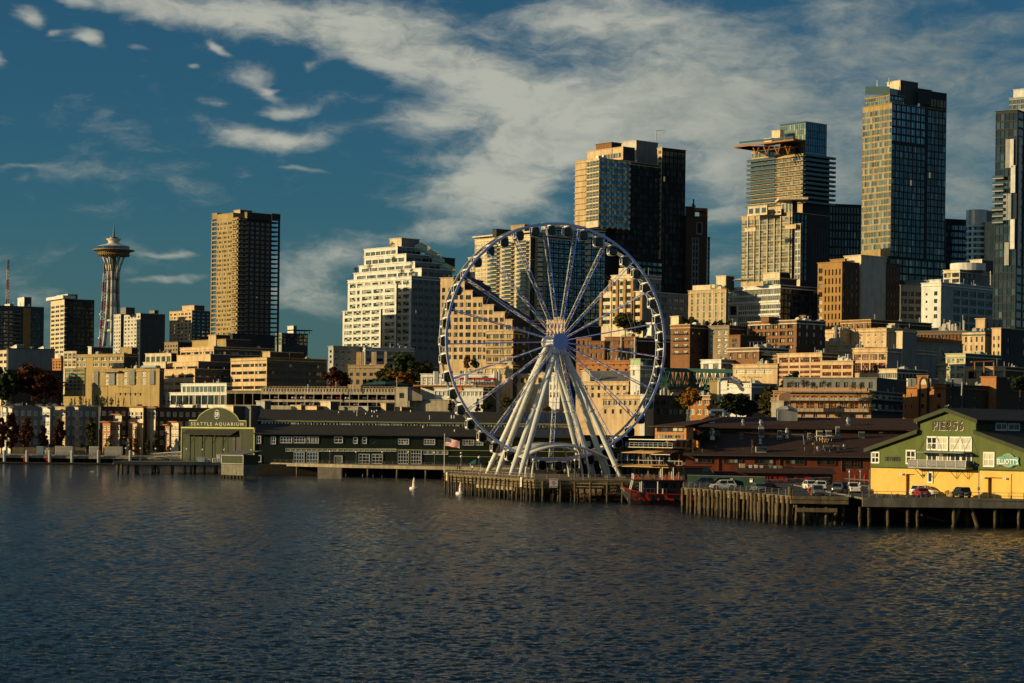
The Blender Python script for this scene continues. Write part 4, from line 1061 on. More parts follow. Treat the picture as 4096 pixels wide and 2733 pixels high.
for(x,y,h)in((550,645,1.6),(524,612,1.4),(652,605,1.4),(696,605,.5),(720,610,.5),(742,602,.5),(636,627,.4),(700,650,.4),(750,650,.4),(376,618,.4),(1252,668,1.3),(1465,655,.9),(1490,655,.9),(1070,600,.5),(1494,790,.6),(1190,755,.6)):
 up=y<700;d=dR1+(dR2-dR1)*max(0.05,min(1,(690-y)/98.0))if up else dR1*(830-y)/95.0
 zz=zc1+(zr-zc1)*(d-dR1)/(dR2-dR1)if up else zl+(zc0-zl)*d/dR1
 a=Plane(ps.P(0,0,-d),ps.P(LS,0,-d)).px('E',x,y)[0]
 mb=MB();mb.tube(Q(a,zz,d),Q(a,zz+h+.3,d),.13 if h>1 else.24,n=7);mb.part('vent_pipe',['metal'],shed)
for i in range(22):
 for d0,d1,za_,zb2 in((dR1+1.2,dR1+10,zc1,zr),(1.2,7.5,zl,zc0)):
  if d0<5 and i>19:continue
  D=(dR2-dR1)if d0>5 else dR1;bb=dR1 if d0>5 else 0
  f=lambda d:za_+(zb2-za_)*(d-bb)/D+.32
  a=LS*.56+i*2.62
  mb=MB();mb.prism([Q(a,f(d0),d0),Q(a+2.45,f(d0),d0),Q(a+2.45,f(d1),d1),Q(a,f(d1),d1)],(0,0,.06),0);mb.part('solar_panel',['solar'],shed)
ga=MB();pts=[]
c_=LS-12
for k in range(13):
 t=k/12;pts.append(Q(c_+11.5*math.sin(t*math.pi/2),zc1+.3+(zr-zc1)*math.cos(t*math.pi/2),dR1+1))
for a,b in zip(pts[:-1],pts[1:]):ga.tube(a,b,.22,n=6,m=1)
ga.prism([Q(c_,zc1+.25,dR1+1.4)]+[p+nin*.4 for p in pts],nin*6,0);ga.part('gable',['shingle','lime_trim'],shed)
r=empty('pump_house','small dark green pump house hung over the pier edge on piles','building',onz('D',880,1250,1.5))
ph=Plane(onz('D',757,1205,ZA),onz('D',990,1212,ZA));a1=ph.len;zt_=z_of(ph,'D',800,1095)
mb=MB();ph.box(mb,0,a1,ZA+.3,zt_,-5,.4);mb.part('wall',['pier_green'],r)
mb=MB();ph.box(mb,0,a1,1.0,ZA+.297,-5,.45);mb.part('base',['concrete_dark'],r)
mb=MB();mb.prism([ph.P(-.4,zt_+.02,.9),ph.P(a1+.4,zt_+.02,.9),ph.P(a1+1.2,zt_+1.1,-5.4),ph.P(.6,zt_+1.1,-5.4)],(0,0,.2),0);mb.part('roof',['roof_grey'],r)
mb=MB()
for b0,b1,c0_,c1_ in((.02,.2,ZA+.5,zt_-.1),(a1-.25,a1-.07,ZA+.5,zt_-.1),(.2,a1-.25,zt_-.25,zt_-.1),(.2,a1-.25,ZA+.5,ZA+.62)):ph.box(mb,b0,b1,c0_,c1_,.405,.5)
mb.part('trim',['off_white'],r)
piles(r,[(ph.P(a1*f,0,-.3).x,ph.P(a1*f,0,-.3).y)for f in(.04,.2,.35,.5,.66,.8,.96)],1.1,.3,seed=6)
lamp=None
for reg,x,yg,yb,z_,lb in(('r2',797,985,1265,ZA,'globe lamp at the far left end of the aquarium pier'),('r2',1104,990,1268,ZA,'second globe lamp from the left end of the aquarium pier'),('r2',1420,995,1275,ZA,'third globe lamp from the left end of the aquarium pier'),
('r2',1740,1002,1285,ZA,'globe lamp just left of the signboard wall'),('D',381,1027,1165,ZA,'globe lamp before the doorway in the signboard wall'),('D',547,1030,1172,ZA,'globe lamp at the middle of the signboard wall'),('D',775,1033,1172,ZA,'globe lamp beside the pump house'),
('D',1057,1036,1178,ZA,'globe lamp at the right corner of the signboard wall'),('E',287,965,1100,ZA,'globe lamp left of the white side door'),('E',540,968,1105,ZA,'globe lamp left of the paired glazed doors'),('E',793,972,1108,ZA,'globe lamp right of the paired glazed doors'),('E',1045,974,1110,ZA,'globe lamp between the tall glazed doors'),
('E',1297,976,1112,ZA,'globe lamp on the aquarium pier left of the flag'),('E',1553,978,1116,ZA,'globe lamp on the aquarium pier right of the flag'),
('H',347,1060,1188,ZD,'globe lamp near the flagpole on the wheel pier rail'),('H',519,1070,1200,ZD,'globe lamp left of the wheel legs'),('H',694,1078,1212,ZD,'globe lamp before the leftmost wheel leg'),('H',879,1090,1225,ZD,'globe lamp between the left wheel legs'),('r3',404,762,1045,ZD,'globe lamp just right of the front wheel leg foot'),
('r3',1222,772,1050,ZD,'globe lamp before the blue umbrellas'),('r3',2040,785,1050,ZD,'globe lamp beside the right front wheel leg'),('r3',1960,715,900,ZD,'globe lamp set back beside the right front wheel leg')):
 p=onz(reg,x,yb,z_);p.y+=.4
 lamp=lamp_post(None,p,lb)if lamp is None else lamp_post(lamp,p,lb)or lamp
 if lamp.name!='street_lamp':lamp=bpy.data.objects['street_lamp']
def truss(name,label,A,B,h,m,cat='gangway',n=12,w=1.6):
 r=empty(name,label,cat,A);u=(B-A).normalized();s=Vector((u.y,-u.x,0)).normalized()*w
 for off in(Vector(),-s):
  mb=MB();L=(B-A).length
  mb.tube(A+off,B+off,.09,n=5);mb.tube(A+off+Vector((0,0,h)),B+off+Vector((0,0,h)),.09,n=5)
  for i in range(n):
   p=A+off+u*(L*i/n);q_=A+off+u*(L*(i+1)/n);z=Vector((0,0,h))
   mb.tube(p,q_+z,.06,n=4)if i%2 else mb.tube(p+z,q_,.06,n=4);mb.tube(p,p+z,.05,n=4)
  mb.part('side_truss',[m],r)
 mb=MB();mb.prism([A,B,B-s,A-s],(0,0,.1),0);mb.part('walkway',['metal_dark'],r)
 return r
truss('gangway','pale lattice gangway behind the left end of the aquarium pier',onz('r2',1140,1200,2.2),at('r2',1955,1160,712),1.3,'steel_grey')
pb=onz('E',640,1102,ZA)+Vector((0,1.5,0))
person('cyclist in dark clothes riding past the white glazed doors',pb,0,'cloth_dark','cloth_dark','ride')
bk=empty('bicycle','bicycle ridden past the white glazed doors of the shed','bicycle',pb)
mb=MB();P_=lambda x,z:pb+Vector((x,0,z))
for a,b in(((.12,.9),(-.05,.3)),((-.05,.3),(-.48,.82)),((.12,.78),(-.48,.82)),((-.48,1.0),(-.56,.34)),((-.05,.3),(.5,.34)),((.12,.78),(.5,.34))):mb.tube(P_(*a),P_(*b),.025,n=5)
mb.tube(P_(-.5,1.02)-Vector((0,.26,0)),P_(-.5,1.02)+Vector((0,.26,0)),.02,n=5);mb.part('frame',['metal_dark'],bk)
for cx_ in(-.56,.5):
 mb=MB();R=[P_(cx_+.33*math.cos(k*math.pi/9),.34+.33*math.sin(k*math.pi/9))for k in range(18)]
 for k in range(18):mb.tube(R[k],R[(k+1)%18],.025,n=4)
 for k in range(0,18,2):mb.tube(P_(cx_,.34),R[k],.006,n=3)
 mb.part('wheel',['rubber'],bk)
mb=MB();mb.obox(P_(.02,.9)-Vector((0,.07,0)),(.24,0,0),(0,.14,0),(0,0,.06));mb.part('saddle',['rubber'],bk)
for i,(x,w_,h_,m_,lb)in enumerate(((520,2.6,1.6,'container_blue','pale blue tank beside the signboard wall'),(573,.7,.8,'white_paint','small white box by the rail'),(610,.9,1.0,'white_paint','white drum by the rail'),(703,1.2,2.4,'white_paint','white cabinet beside the pump house'))):
 p=onz('D',x,1172,ZA)+Vector((0,2.2,0));mb=MB();mb.box(-w_/2,w_/2,-.4,.4,0.01,h_*.92);mb.box(-w_/2-.05,w_/2+.05,-.45,.45,h_*.92,h_);o=mb.thing('storage_tank' if i==0 else 'utility_box',[m_],lb,'tank' if i==0 else 'utility box',(0,0,0));o.location=p
for k in range(6):
 p=onz('D',652+k*18,1178,ZA)+Vector((0,1.2,0));mb=MB();mb.lathe([(0,0),(.2,0),(.2,1.25),(.1,1.45),(0,1.5)],10);o=mb.thing('gas_cylinder',['off_white'],'pale gas cylinder in the row beside the pump house','gas cylinder',(0,0,0),'gas cylinders by the rail');o.location=p
# ------------------------------------------------------------------ red-brown pier shed and its roof plant
A,B=at('P',118,742,456),at('P',2790,784,452)
pr=Plane(A,B);LR_=pr.len;ze=A.z
redshed=empty('pier_shed','long red brown pier shed with a dark shingle roof full of vents and ducts','building',(A.x,A.y,ZD))
dA,dB_=18.0,31.0
zr1=at('P',1000,505,473).z;zr2=at('P',1000,458,473).z;zr3=at('P',1000,338,486).z
QQ=lambda a,z,d:pr.P(a,z,-d)
mb=MB();pr.box(mb,0,LR_,ZD+.005,ze-.02,-.5,0);mb.part('wall',['red_wood'],redshed)
mb=MB();mb.prism([QQ(-.6,ze,-.8),QQ(LR_,ze,-.8),QQ(LR_,zr1,dA),QQ(2,zr1,dA)],(0,0,.22),0);mb.part('lower_roof',['shingle_brown'],redshed)
mb=MB();pr.box(mb,2,LR_,zr1-.6,zr2,-dA-.5,-dA-.02);mb.part('clerestory_wall',['red_wood'],redshed)
mb=MB();mb.prism([QQ(0,zr2+.02,dA-1.2),QQ(LR_,zr2+.02,dA-1.2),QQ(LR_,zr3,dB_),QQ(5,zr3,dB_)],(0,0,.25),0)
mb.prism([QQ(5,zr3,dB_+.01),QQ(LR_,zr3,dB_+.01),QQ(LR_,zr2,dB_+13),QQ(1,zr2,dB_+13)],(0,0,.25),0);mb.part('upper_roof',['shingle_brown'],redshed)
mb=MB();pr.box(mb,-.6,LR_,ze-.14,ze+.14,.82,1.0);mb.part('gutter',['metal_dark'],redshed)
for x0,y0,x1,y1 in((205,776,405,828),(540,783,740,835),(878,786,1083,842),(1220,788,1425,848),(1565,793,1768,855)):pr.winpx(redshed,'P',x0,y0,x1,y1,4,1,'glass_shop','brick_dark',.16,.05)
for x in(475,1150,1832):
 a,z0=pr.px('P',x,920);mb=MB();mb.tube(pr.P(a,z0,.15),pr.P(a,ze-.1,.15),.1,n=6);mb.part('downpipe',['red_wood'],redshed)
pcl=Plane(QQ(0,0,dA),QQ(LR_,0,dA))
for k in range(36):
 a=3.4+k*(LR_-6)/36;pcl.win(redshed,a,a+2.2,zr1+.25,zr2-.3,2,1,'glass_shop','brick_dark',.12,.04)
pdr=Plane(pr.P(0,0,0),pr.P(LR_,0,0))
for x0,x1 in((1862,1930),(1945,2040)):pr.winpx(redshed,'P',x0,800,x1,880,3,2,'glass_dark','brick_dark',.14,.05)
def roofpt(x,y):
 for d in np.linspace(0,dB_,120):
  z=ze+(zr1-ze)*d/dA if d<dA else zr2+(zr3-zr2)*(d-dA)/(dB_-dA)
  a,zz=Plane(pr.P(0,0,-d),pr.P(LR_,0,-d)).px('P',x,y)
  if zz<=z+.22:return Vector(pr.P(a,z+.2,-d))
 return Vector(pr.P(a,z+.2,-d))
S45=459/F*.36345
def fan(x,y,w,h,label=None):
 p=roofpt(x,y);w,h=w*S45,h*S45;mb=MB()
 mb.box(p.x-w*.42,p.x+w*.42,p.y-w*.4,p.y+w*.4,p.z-.5,p.z+h*.3);mb.lathe([(w*.3,h*.3),(w*.32,h*.5),(w*.5,h*.56),(w*.5,h*.78),(w*.34,h*.84),(w*.36,h),(0,h*1.02)],14,p)
 mb.part('exhaust_fan',['galvanised'],redshed)
def unit(x,y,w,h,m='grey_light',legs=0,name='air_handler'):
 p=roofpt(x,y);w,h,l=w*S45,h*S45,legs*S45;mb=MB();d=min(1.6,w*.6)
 mb.box(p.x-w/2,p.x+w/2,p.y-d/2,p.y+d/2,p.z+l-.3*(l==0),p.z+l+h,0)
 mb.box(p.x-w/2+.08,p.x+w/2-.08,p.y-d/2-.03,p.y-d/2-.004,p.z+l+h*.2,p.z+l+h*.8,1)
 if l:
  for sx in(-.46,0,.46):
   for sy in(-.45,.45):mb.tube((p.x+w*sx,p.y+d*sy,p.z-.3),(p.x+w*sx,p.y+d*sy,p.z+l),.06,n=5,m=0)
  mb.box(p.x-w/2-.3,p.x+w/2+.3,p.y-d/2-.3,p.y+d/2+.3,p.z+l-.12,p.z+l-.004,0)
 mb.part(name,[m,'metal_dark'],redshed)
for x,y,w,h in((410,575,62,125),(748,430,40,85),(945,465,48,92),(938,625,40,66),(1232,560,44,115),(1572,710,38,62),(1862,685,36,58),(588,300,48,55),(145,365,48,125),(1905,430,52,100),(1520,640,20,28)):fan(x,y,w,h)
for x,y,w,h,m,lg in((192,545,96,48,'charcoal',25),(420,560,130,45,'grey',40),(948,720,120,70,'grey_light',0),(948,552,60,120,'grey_light',0),(730,572,34,66,'grey',0),(1150,580,48,72,'off_white',35),(1065,560,44,40,'grey',0),(1590,590,70,62,'off_white',55),(1690,590,66,62,'off_white',55),(1648,610,56,30,'tan',40),(1790,575,44,110,'grey_light',40),(1665,700,66,62,'grey',0),(1775,695,66,55,'grey',0),(1480,575,40,45,'grey_light',30),(405,400,66,115,'metal',0),(2050,560,70,75,'grey',0)):unit(x,y,w,h,m,lg)
for x,y,h in((1425,706,46),(1606,712,30),(1650,712,40),(1702,718,32),(612,684,6),(746,690,12),(452,664,16)):
 p=roofpt(x,y);mb=MB();mb.tube(p-Vector((0,0,.3)),p+Vector((0,0,h*S45)),.08,n=6);mb.part('vent_pipe',['metal'],redshed)
p=roofpt(1230,362);w=2.2;mb=MB();mb.box(p.x-w,p.x+w,p.y-1.6,p.y+1.6,p.z-.5,p.z+2.4);mb.lathe([(w*1.25,2.4),(w*.2,3.2),(0,3.2)],4,p,0);mb.part('cupola',['grey_light'],redshed)
p0_,p1_=roofpt(390,330),roofpt(535,330);mb=MB();z=Vector((0,0,1.5));mb.path([p0_+z*.2,p0_+z,p1_+z,p1_+z*.1],.42,10);mb.part('duct',['galvanised'],redshed)
mb=MB();q=[roofpt(x,585)+Vector((0,0,1.2))for x in(1280,1410)];mb.path([q[0],q[1],roofpt(1425,640)],.12,6);mb.part('duct',['galvanised'],redshed)
p=roofpt(300,725);mb=MB();mb.tube(p,p+Vector((0,0,.9)),.05,n=5);mb.lathe([(0,0),(.3,.06),(.5,.2)],14,p+Vector((0,-.1,.9)));mb.part('satellite_dish',['metal_dark'],redshed)
def pennant(x,yt,yb,w,flat,label):
 p=roofpt(x,yb);t=(yb-yt)*S45;r=empty('pennant',label,'flag',p,'orange flags along the shed eave')
 mb=MB();mb.tube(p,p+Vector((0,0,t)),.05,n=6);mb.part('pole',['wood'],r)
 mb=MB();n=8
 for i in range(n):
  f0,f1=i/n,(i+1)/n;X=lambda f:p.x+w*f;Yv=lambda f:p.y+.25*math.sin(f*6)+flat*f;zt=lambda f:p.z+t-.5*w*f*f;zb=lambda f:p.z+t-1.5+.15*math.sin(f*5)-.25*w*f*f
  mb.quad([(X(f0),Yv(f0),zb(f0)),(X(f1),Yv(f1),zb(f1)),(X(f1),Yv(f1),zt(f1)),(X(f0),Yv(f0),zt(f0))],0)
 o=mb.part('cloth',['orange_cloth'],r)
pennant(198,590,748,1.35,.2,'orange flag flying open at the left end of the shed eave');pennant(846,600,766,.35,1.2,'orange flag hanging limp at the middle of the shed eave');pennant(1533,612,778,.25,1.2,'orange flag hanging limp at the right end of the shed eave')
# ------------------------------------------------------------------ orange restaurant at the shed's left end
rA,rB=at('K',1195,700,466),at('K',1552,700,457.5)
rp=Plane(rA,rB);RL=rp.len
rest=empty('restaurant','orange restaurant with terraces awnings and a brown hip roof beside the red shed','restaurant',(rA.x,rA.y,ZD))
Z=lambda y,x=1400:rp.px('K',x,y)[1]
AX=lambda x:rp.px('K',x,650)[0]
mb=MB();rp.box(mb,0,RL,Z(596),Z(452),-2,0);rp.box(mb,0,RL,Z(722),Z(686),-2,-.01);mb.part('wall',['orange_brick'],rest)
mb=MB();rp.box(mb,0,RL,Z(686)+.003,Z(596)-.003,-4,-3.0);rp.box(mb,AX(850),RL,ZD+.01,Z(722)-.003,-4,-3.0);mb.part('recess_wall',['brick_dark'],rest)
for i in range(5):
 x0=1225+i*59.5
 rp.winpx(rest,'K',x0,457,x0+56,503,1,1,'glass_shop','brick_dark',.1,.04);rp.winpx(rest,'K',x0,540,x0+56,582,2,1,'glass_shop','tan_dark',.1,.04);
rq=Plane(rp.P(0,0,-3),rp.P(RL,0,-3))
for i in range(5):rq.win(rest,.4+i*RL/5,(i+.85)*RL/5,Z(682)+.1,Z(606),2,1,'glass_shop','orange_brick',.12,.04)
mb=MB();hp=[rp.P(-1.0,Z(452),1.0),rp.P(RL+.6,Z(452),1.0),rp.P(RL+.6,Z(337),-11),rp.P(RL-.8,Z(337),-11)]
mb.prism(hp,(0,0,.2),0);mb.prism([rp.P(-1.0,Z(452),1.0),rp.P(RL-.8,Z(337),-11),rp.P(-1.0,Z(452),-12)],(0,0,.2),0);mb.part('roof',['shingle_brown'],rest)
mb=MB();rp.box(mb,AX(1040),RL+.8,Z(603),Z(594),.01,3.5);mb.part('fascia_beam',['white_paint'],rest)
mb=MB();rp.box(mb,AX(1040),RL-.2,Z(692),Z(684),.01,3.6);mb.part('balcony',['off_white'],rest)
mb=MB()
for k in range(10):a=AX(1048)+k*(RL-.4-AX(1048))/9;rp.box(mb,a-.05,a+.05,Z(684),Z(632),3.4,3.5)
for y in(634,658):rp.box(mb,AX(1048),RL-.4,Z(y)-.03,Z(y)+.03,3.504,3.56)
mb.part('railing',['metal'],rest)
mb=MB();mb.prism([rp.P(AX(1060),Z(724),.02),rp.P(RL-1,Z(724),.02),rp.P(RL-.6,Z(756),4.2),rp.P(AX(975),Z(756),4.2)],(0,0,.08),0);mb.part('awning',['awning'],rest)
mb=MB();mb.prism([rp.P(AX(1545),Z(697),.02),rp.P(AX(1470),Z(697),.02),rp.P(AX(1350),Z(762),4.6),rp.P(RL+.3,Z(762),4.6)],(0,0,.1),0);mb.part('side_roof',['shingle_brown'],rest)
mb=MB();rp.box(mb,AX(1350),RL+.3,Z(768),Z(763),4.55,4.7);mb.part('trim',['white_paint'],rest)
mb=MB();mb.prism([rp.P(AX(845),Z(892),1.0),rp.P(RL-.3,Z(892),1.0),rp.P(RL-.3,Z(914),4.6),rp.P(AX(830),Z(914),4.6)],(0,0,.1),0);mb.part('awning',['awning'],rest)
mb=MB();rp.box(mb,AX(850),RL,Z(893),Z(884),-3,1.0);mb.part('terrace_floor',['wood'],rest)
mb=MB()
for x in(855,925,1050,1160,1290,1400,1510):rp.box(mb,AX(x)-.12,AX(x)+.12,ZD+.01,Z(760),.7,.95)
mb.part('post',['tan_dark'],rest)
mb=MB()
for k in range(9):
 a=AX(860)+k*(RL-AX(860))/8;rp.box(mb,a-.04,a+.04,Z(884),Z(838),.96,1.02)
rp.box(mb,AX(860),RL,Z(842),Z(836),.96,1.03);mb.part('railing',['metal'],rest)
for i in range(6):x0=940+i*100;rq.winpx(rest,'K',x0,925,x0+80,1000,2,1,'glass_shop','tan_dark',.12,.05,name='glazed_door')
def umbrella(p,h,label,opened=False,m='blue_cloth'):
 r=empty('patio_umbrella',label,'umbrella',p,'blue patio umbrellas');mb=MB();mb.tube(p,p+Vector((0,0,h)),.035,n=6);mb.part('pole',['metal'],r)
 mb=MB()
 if opened:mb.lathe([(1.6,h*.72),(.8,h*.9),(.05,h)],8,p)
 else:mb.lathe([(.10,h*.22),(.28,h*.35),(.22,h*.7),(.06,h*.98),(0,h)],8,p)
 mb.part('canopy',[m],r);return r
for x in(862,905,945,962,1022,1110,1135,1178,1230,1272,1312,1390):
 p=rp.P(AX(x)+.1,Z(884)+.02,.3);umbrella(p,Z(758)-p.z-.1,'closed blue umbrella on the orange restaurant terrace')
tb_=block('deck_building','dark green two storey deck building with white windows right of the wheel legs','building','K',340,350,1200,556,484,14,(),[
W(612,676,1,9,.62,.95,'glass_dark','white_paint',3,2,.05,1,t=.2),W(742,835,1,9,.6,.95,'glass_dark','white_paint',3,3,.05,1,t=.2)],'deep_green',zb=ZD,roof='shingle',lenL=14)
slabs(tb_,[730],'R','wood',2.4,.4,.35,1.0,'terrace_floor',None)
mb=MB();a=pt(tb_,.4,0,tb_.zat(722))-tb_.dl*2.3;e=tb_.dr*(tb_.LR*.58)
for k in range(14):mb.tube(a+e*(k/13),a+e*(k/13)+Vector((0,0,1.2)),.06,n=5)
for h in(.6,1.2):mb.tube(a+Vector((0,0,h)),a+e+Vector((0,0,h)),.05,n=5)
mb.part('railing',['wood'],tb_.root)
# ------------------------------------------------------------------ umbrellas, patio heaters, planters, people on the wheel pier
for x in(1215,1255,1660,1800,1885,2005,2065,2115):
 p=onz('r3',x,975,ZD)+Vector((0,2.2,0));umbrella(p,2.9,'closed blue umbrella among the patio heaters by the rail')
p=onz('r3',1470,968,ZD)+Vector((0,3,0));umbrella(p,2.5,'open blue umbrella among the patio heaters by the rail',True)
heat=None
for x in(1345,1380,1465,1570,1610,1740,1835,1990,2085):
 p=onz('r3',x,985,ZD)+Vector((0,3.5,0))
 if heat is None:
  heat=empty('patio_heater','slim metal patio heater among the blue umbrellas','patio heater',p,'patio heaters by the rail')
  mb=MB();mb.lathe([(.24,0),(.24,.5),(.06,.6),(.06,2.1),(.14,2.15),(.12,2.55)],10,p);mb.part('body',['galvanised'],heat)
  mb=MB();mb.lathe([(.55,2.58),(.3,2.72),(0,2.78)],12,p);mb.part('reflector',['metal'],heat)
 else:dup(heat,p,0)
TREES[('shrub','leaf_olive',0,160)]=None
def shrub(p,h,label,leaf='leaf_olive',w=1.4):
 k=('round',leaf,5,260)
 if k not in TREES or TREES[k]is None:TREES[k]=tree_mesh('round',leaf,77,260)
 r=empty('potted_shrub',label,'plant',p,'potted shrubs along the pier rail',RND.uniform(0,6));r.scale=(h*w,h*w,h)
 for nm,me in zip(('foliage','stem'),TREES[k]):link(nm,me,r)
 return r
for x in(180,230,640,870,1110,1330,1420,1590,1740,1940,2060,2140):shrub(onz('r3',x,990,ZD)+Vector((0,1.4,0)),RND.uniform(1.1,1.8),'small leafy shrub in the row behind the pier rail')
for x in(560,585,610,640):shrub(onz('H',x,1172,ZD)+Vector((0,2,0)),2.6,'dark upright shrub left of the wheel leg feet','leaf_dark',.8)
person('person in white standing at the rail below the wheel',onz('r3',1030,1000,ZD)+Vector((0,.9,0)),.4,'cloth_white')
for x_,y_,lb_,m_ in((620,8,'person in dark clothes walking left of the wheel centre','cloth_dark'),(700,5,'person in teal standing behind the rail left of centre','cloth_teal'),(1130,6,'person in pale top right of the one in white','cloth_white'),(1290,10,'person in red walking by the blue umbrellas','cloth_red'),(1520,7,'person in dark clothes among the patio heaters','cloth_dark'),(1900,9,'person in teal near the right wheel leg','cloth_teal'),(480,4,'person in dark clothes beside the front wheel leg','cloth_dark')):
 person(lb_,onz('r3',x_,985,ZD)+Vector((0,y_,0)),x_*.7,m_)
person('person in red near the flagpole end of the pier',onz('H',310,1170,ZD)+Vector((0,2,0)),1.2,'cloth_red');person('person in dark jacket near the flagpole end of the pier',onz('H',332,1172,ZD)+Vector((0,2.6,0)),2.4,'cloth_dark');person('person in pale top beside the green tent',onz('H',455,1180,ZD)+Vector((0,2,0)),-.6,'cloth_white')
p=onz('H',432,1175,ZD)+Vector((1.4,3,0));r=empty('tent','small green tent with a drooping lamp wire near the flagpole','tent',p);mb=MB();mb.lathe([(1.9,1.9),(.9,2.5),(.05,3.0)],4,p);mb.part('canopy',['teal_steel'],r);mb=MB()
for sx in(-1.3,1.3):
 for sy in(-1.3,1.3):mb.tube(p+Vector((sx,sy,0)),p+Vector((sx,sy,1.95)),.05,n=5)
mb.part('frame',['metal'],r)
# ------------------------------------------------------------------ flagpole with the national flag
fp=onz('H',172,1186,ZD)+Vector((.3,.6,0));fh=at('H',182,812,fp.y).z-fp.z
r=empty('flagpole','white flagpole with a striped national flag at the pier end','flagpole',fp)
mb=MB();mb.tube(fp,fp+Vector((0,0,fh)),.10,.06,10);mb.lathe([(0,-.1),(.12,0),(0,.12)],8,fp+Vector((0,0,fh+.05)));mb.part('pole',['white_paint'],r)
mb=MB();NXf,NSf,wf,hf=14,13,3.5,2.15
def fl(i,j):
 f,g=i/NXf,j/NSf;sag=.95*f**1.5
 return fp+Vector((.12+wf*1.0*f,-wf*.5*f+.30*math.sin(f*7+g*1.2)*f,fh-.75-g*hf*(1-.18*f)-sag+.07*math.sin(f*9)))
for j in range(NSf):
 for i in range(NXf):
  m_=2 if(i<6 and j<7)else(0 if j%2==0 else 1)
  mb.quad([fl(i,j+1),fl(i+1,j+1),fl(i+1,j),fl(i,j)],m_)
for a in range(5):
 for b in range(6):
  c=fl(.6+b*.95,.8+a*1.35);mb.quad([c+Vector((-.05,-.03,-.05)),c+Vector((.05,-.03,-.05)),c+Vector((.05,-.03,.05)),c+Vector((-.05,-.03,.05))],1)
mb.part('flag',['flag_red','flag_white','flag_blue'],r)
# ------------------------------------------------------------------ buoys and gulls
for reg,x,y,lb in(('E',1100,1346,'white buoy with an orange band floating left of the flagpole'),('E',1550,1396,'white buoy floating close to the pier end')):
 p=onz(reg,x,y,0.0);r=empty('buoy',lb,'buoy',p,'white navigation buoys')
 mb=MB();mb.lathe([(0,-.4),(1.0,-.3),(1.15,.1),(1.1,.45),(.9,.6),(0,.62)],20,p);mb.part('float',['white_paint'],r)
 mb=MB();mb.lathe([(.42,.6),(.40,1.5),(.40,1.9),(.32,2.0),(.3,2.45),(.14,2.5),(.12,2.85),(0,2.88)],14,p);mb.part('tower',['white_paint'],r)
 mb=MB();mb.lathe([(.425,1.62),(.425,1.78)],14,p);mb.lathe([(.325,2.2),(.325,2.32)],14,p)
 for k in range(4):a=k*math.pi/2;mb.tube(p+Vector((.42*math.cos(a),.42*math.sin(a),1.2)),p+Vector((.95*math.cos(a),.95*math.sin(a),.55)),.035,n=4)
 mb.part('band',['orange'],r)
def gull(p,label,rz=0.0,s=1.0):
 V=[(0,0,.16),(.10,0,.19),(-.14,0,.16),(-.3,0,.14),(.17,0,.28),(.21,0,.31)]
 me=bpy.data.meshes.new('gull');mb=MB()
 prof=[(-.34,.012,.15),(-.22,.05,.16),(-.05,.10,.17),(.08,.10,.19),(.15,.06,.25),(.20,.055,.30),(.245,.04,.30),(.27,.012,.295)]
 loft(mb,[[Vector((x,w*math.cos(k*math.pi/4),z+w*.85*math.sin(k*math.pi/4)))for k in range(8)]for x,w,z in prof])
 for sy in(-1,1):mb.tube((0,sy*.04,.1),(0.02,sy*.04,-.02),.01,n=4,m=1)
 mb.tube((.26,0,.295),(.34,0,.28),.014,.003,5,m=1)
 o=link('gull',mb.mesh('gull',['cloth_white','ochre']));o.location=p;o.rotation_euler=(0,0,rz);o.scale=(s,s,s);tag(o,label,'gull');WL[o.name]=Vector(p)
 w=MB()
 for sy in(-1,1):w.prism([Vector((.08,sy*.102,.2)),Vector((-.38,sy*.05,.17)),Vector((-.1,sy*.10,.12))],(0,sy*.015,0),0)
 link('wing',w.mesh('wing',['grey_light']),o);return o
gull(onz('r1',1930,1530,-.08),'white gull floating alone on the water before the containers',.4,2.2);gull(onz('r2',95,1530,-.08),'white gull floating on the water left of the aquarium pier',2.8,1.8)
# ------------------------------------------------------------------ black and red tour boat
BY=439.0
bt=onz('K',1200,1300,0)
xk=lambda x:at('K',x,1150,BY).x
zk=lambda y,x=1200:at('K',x,y,BY).z
boat=empty('tour_boat','black double deck tour boat with red painted motifs on its hull','boat',(xk(1300),BY,0))
HW=2.7
mb=MB();secs=[]
for x,yy,w in((806,1133,.06),(850,1150,.75),(915,1168,1.4),(1030,1195,2.1),(1200,1214,2.6),(1520,1222,2.7),(1700,1224,2.7),(1860,1222,2.4)):
 zt=zk(yy,x);zb=-.5 if x>900 else zt-.45-(x-806)*.030
 zb=max(zb,-.5);X=xk(x)
 secs.append([Vector((X,BY+a,b))for a,b in((-w,zt),(-w*.96,zt*.55+zb*.45),(-w*.78,zb),(w*.78,zb),(w*.96,zt*.55+zb*.45),(w,zt))])
loft(mb,secs);mb.part('hull',['boat_black'],boat)
mb=MB()
for a,b in zip(secs[:-1],secs[1:]):
 for k in(0,5):mb.tube(a[k]+Vector((0,0,.04)),b[k]+Vector((0,0,.04)),.09,n=5)
mb.part('rub_rail',['boat_red'],boat)
bpn=Plane(Vector((xk(790),BY-HW-.02,0)),Vector((xk(1900),BY-HW-.02,0)))
mot=MB()
def mpoly(pts,o=.06):
 P=[bpn.px('K',x,y)for x,y in pts];
 for i in range(len(P)):pass
 mot.prism([bpn.P(a,z,o)for a,z in P],-bpn.n*.05,0)
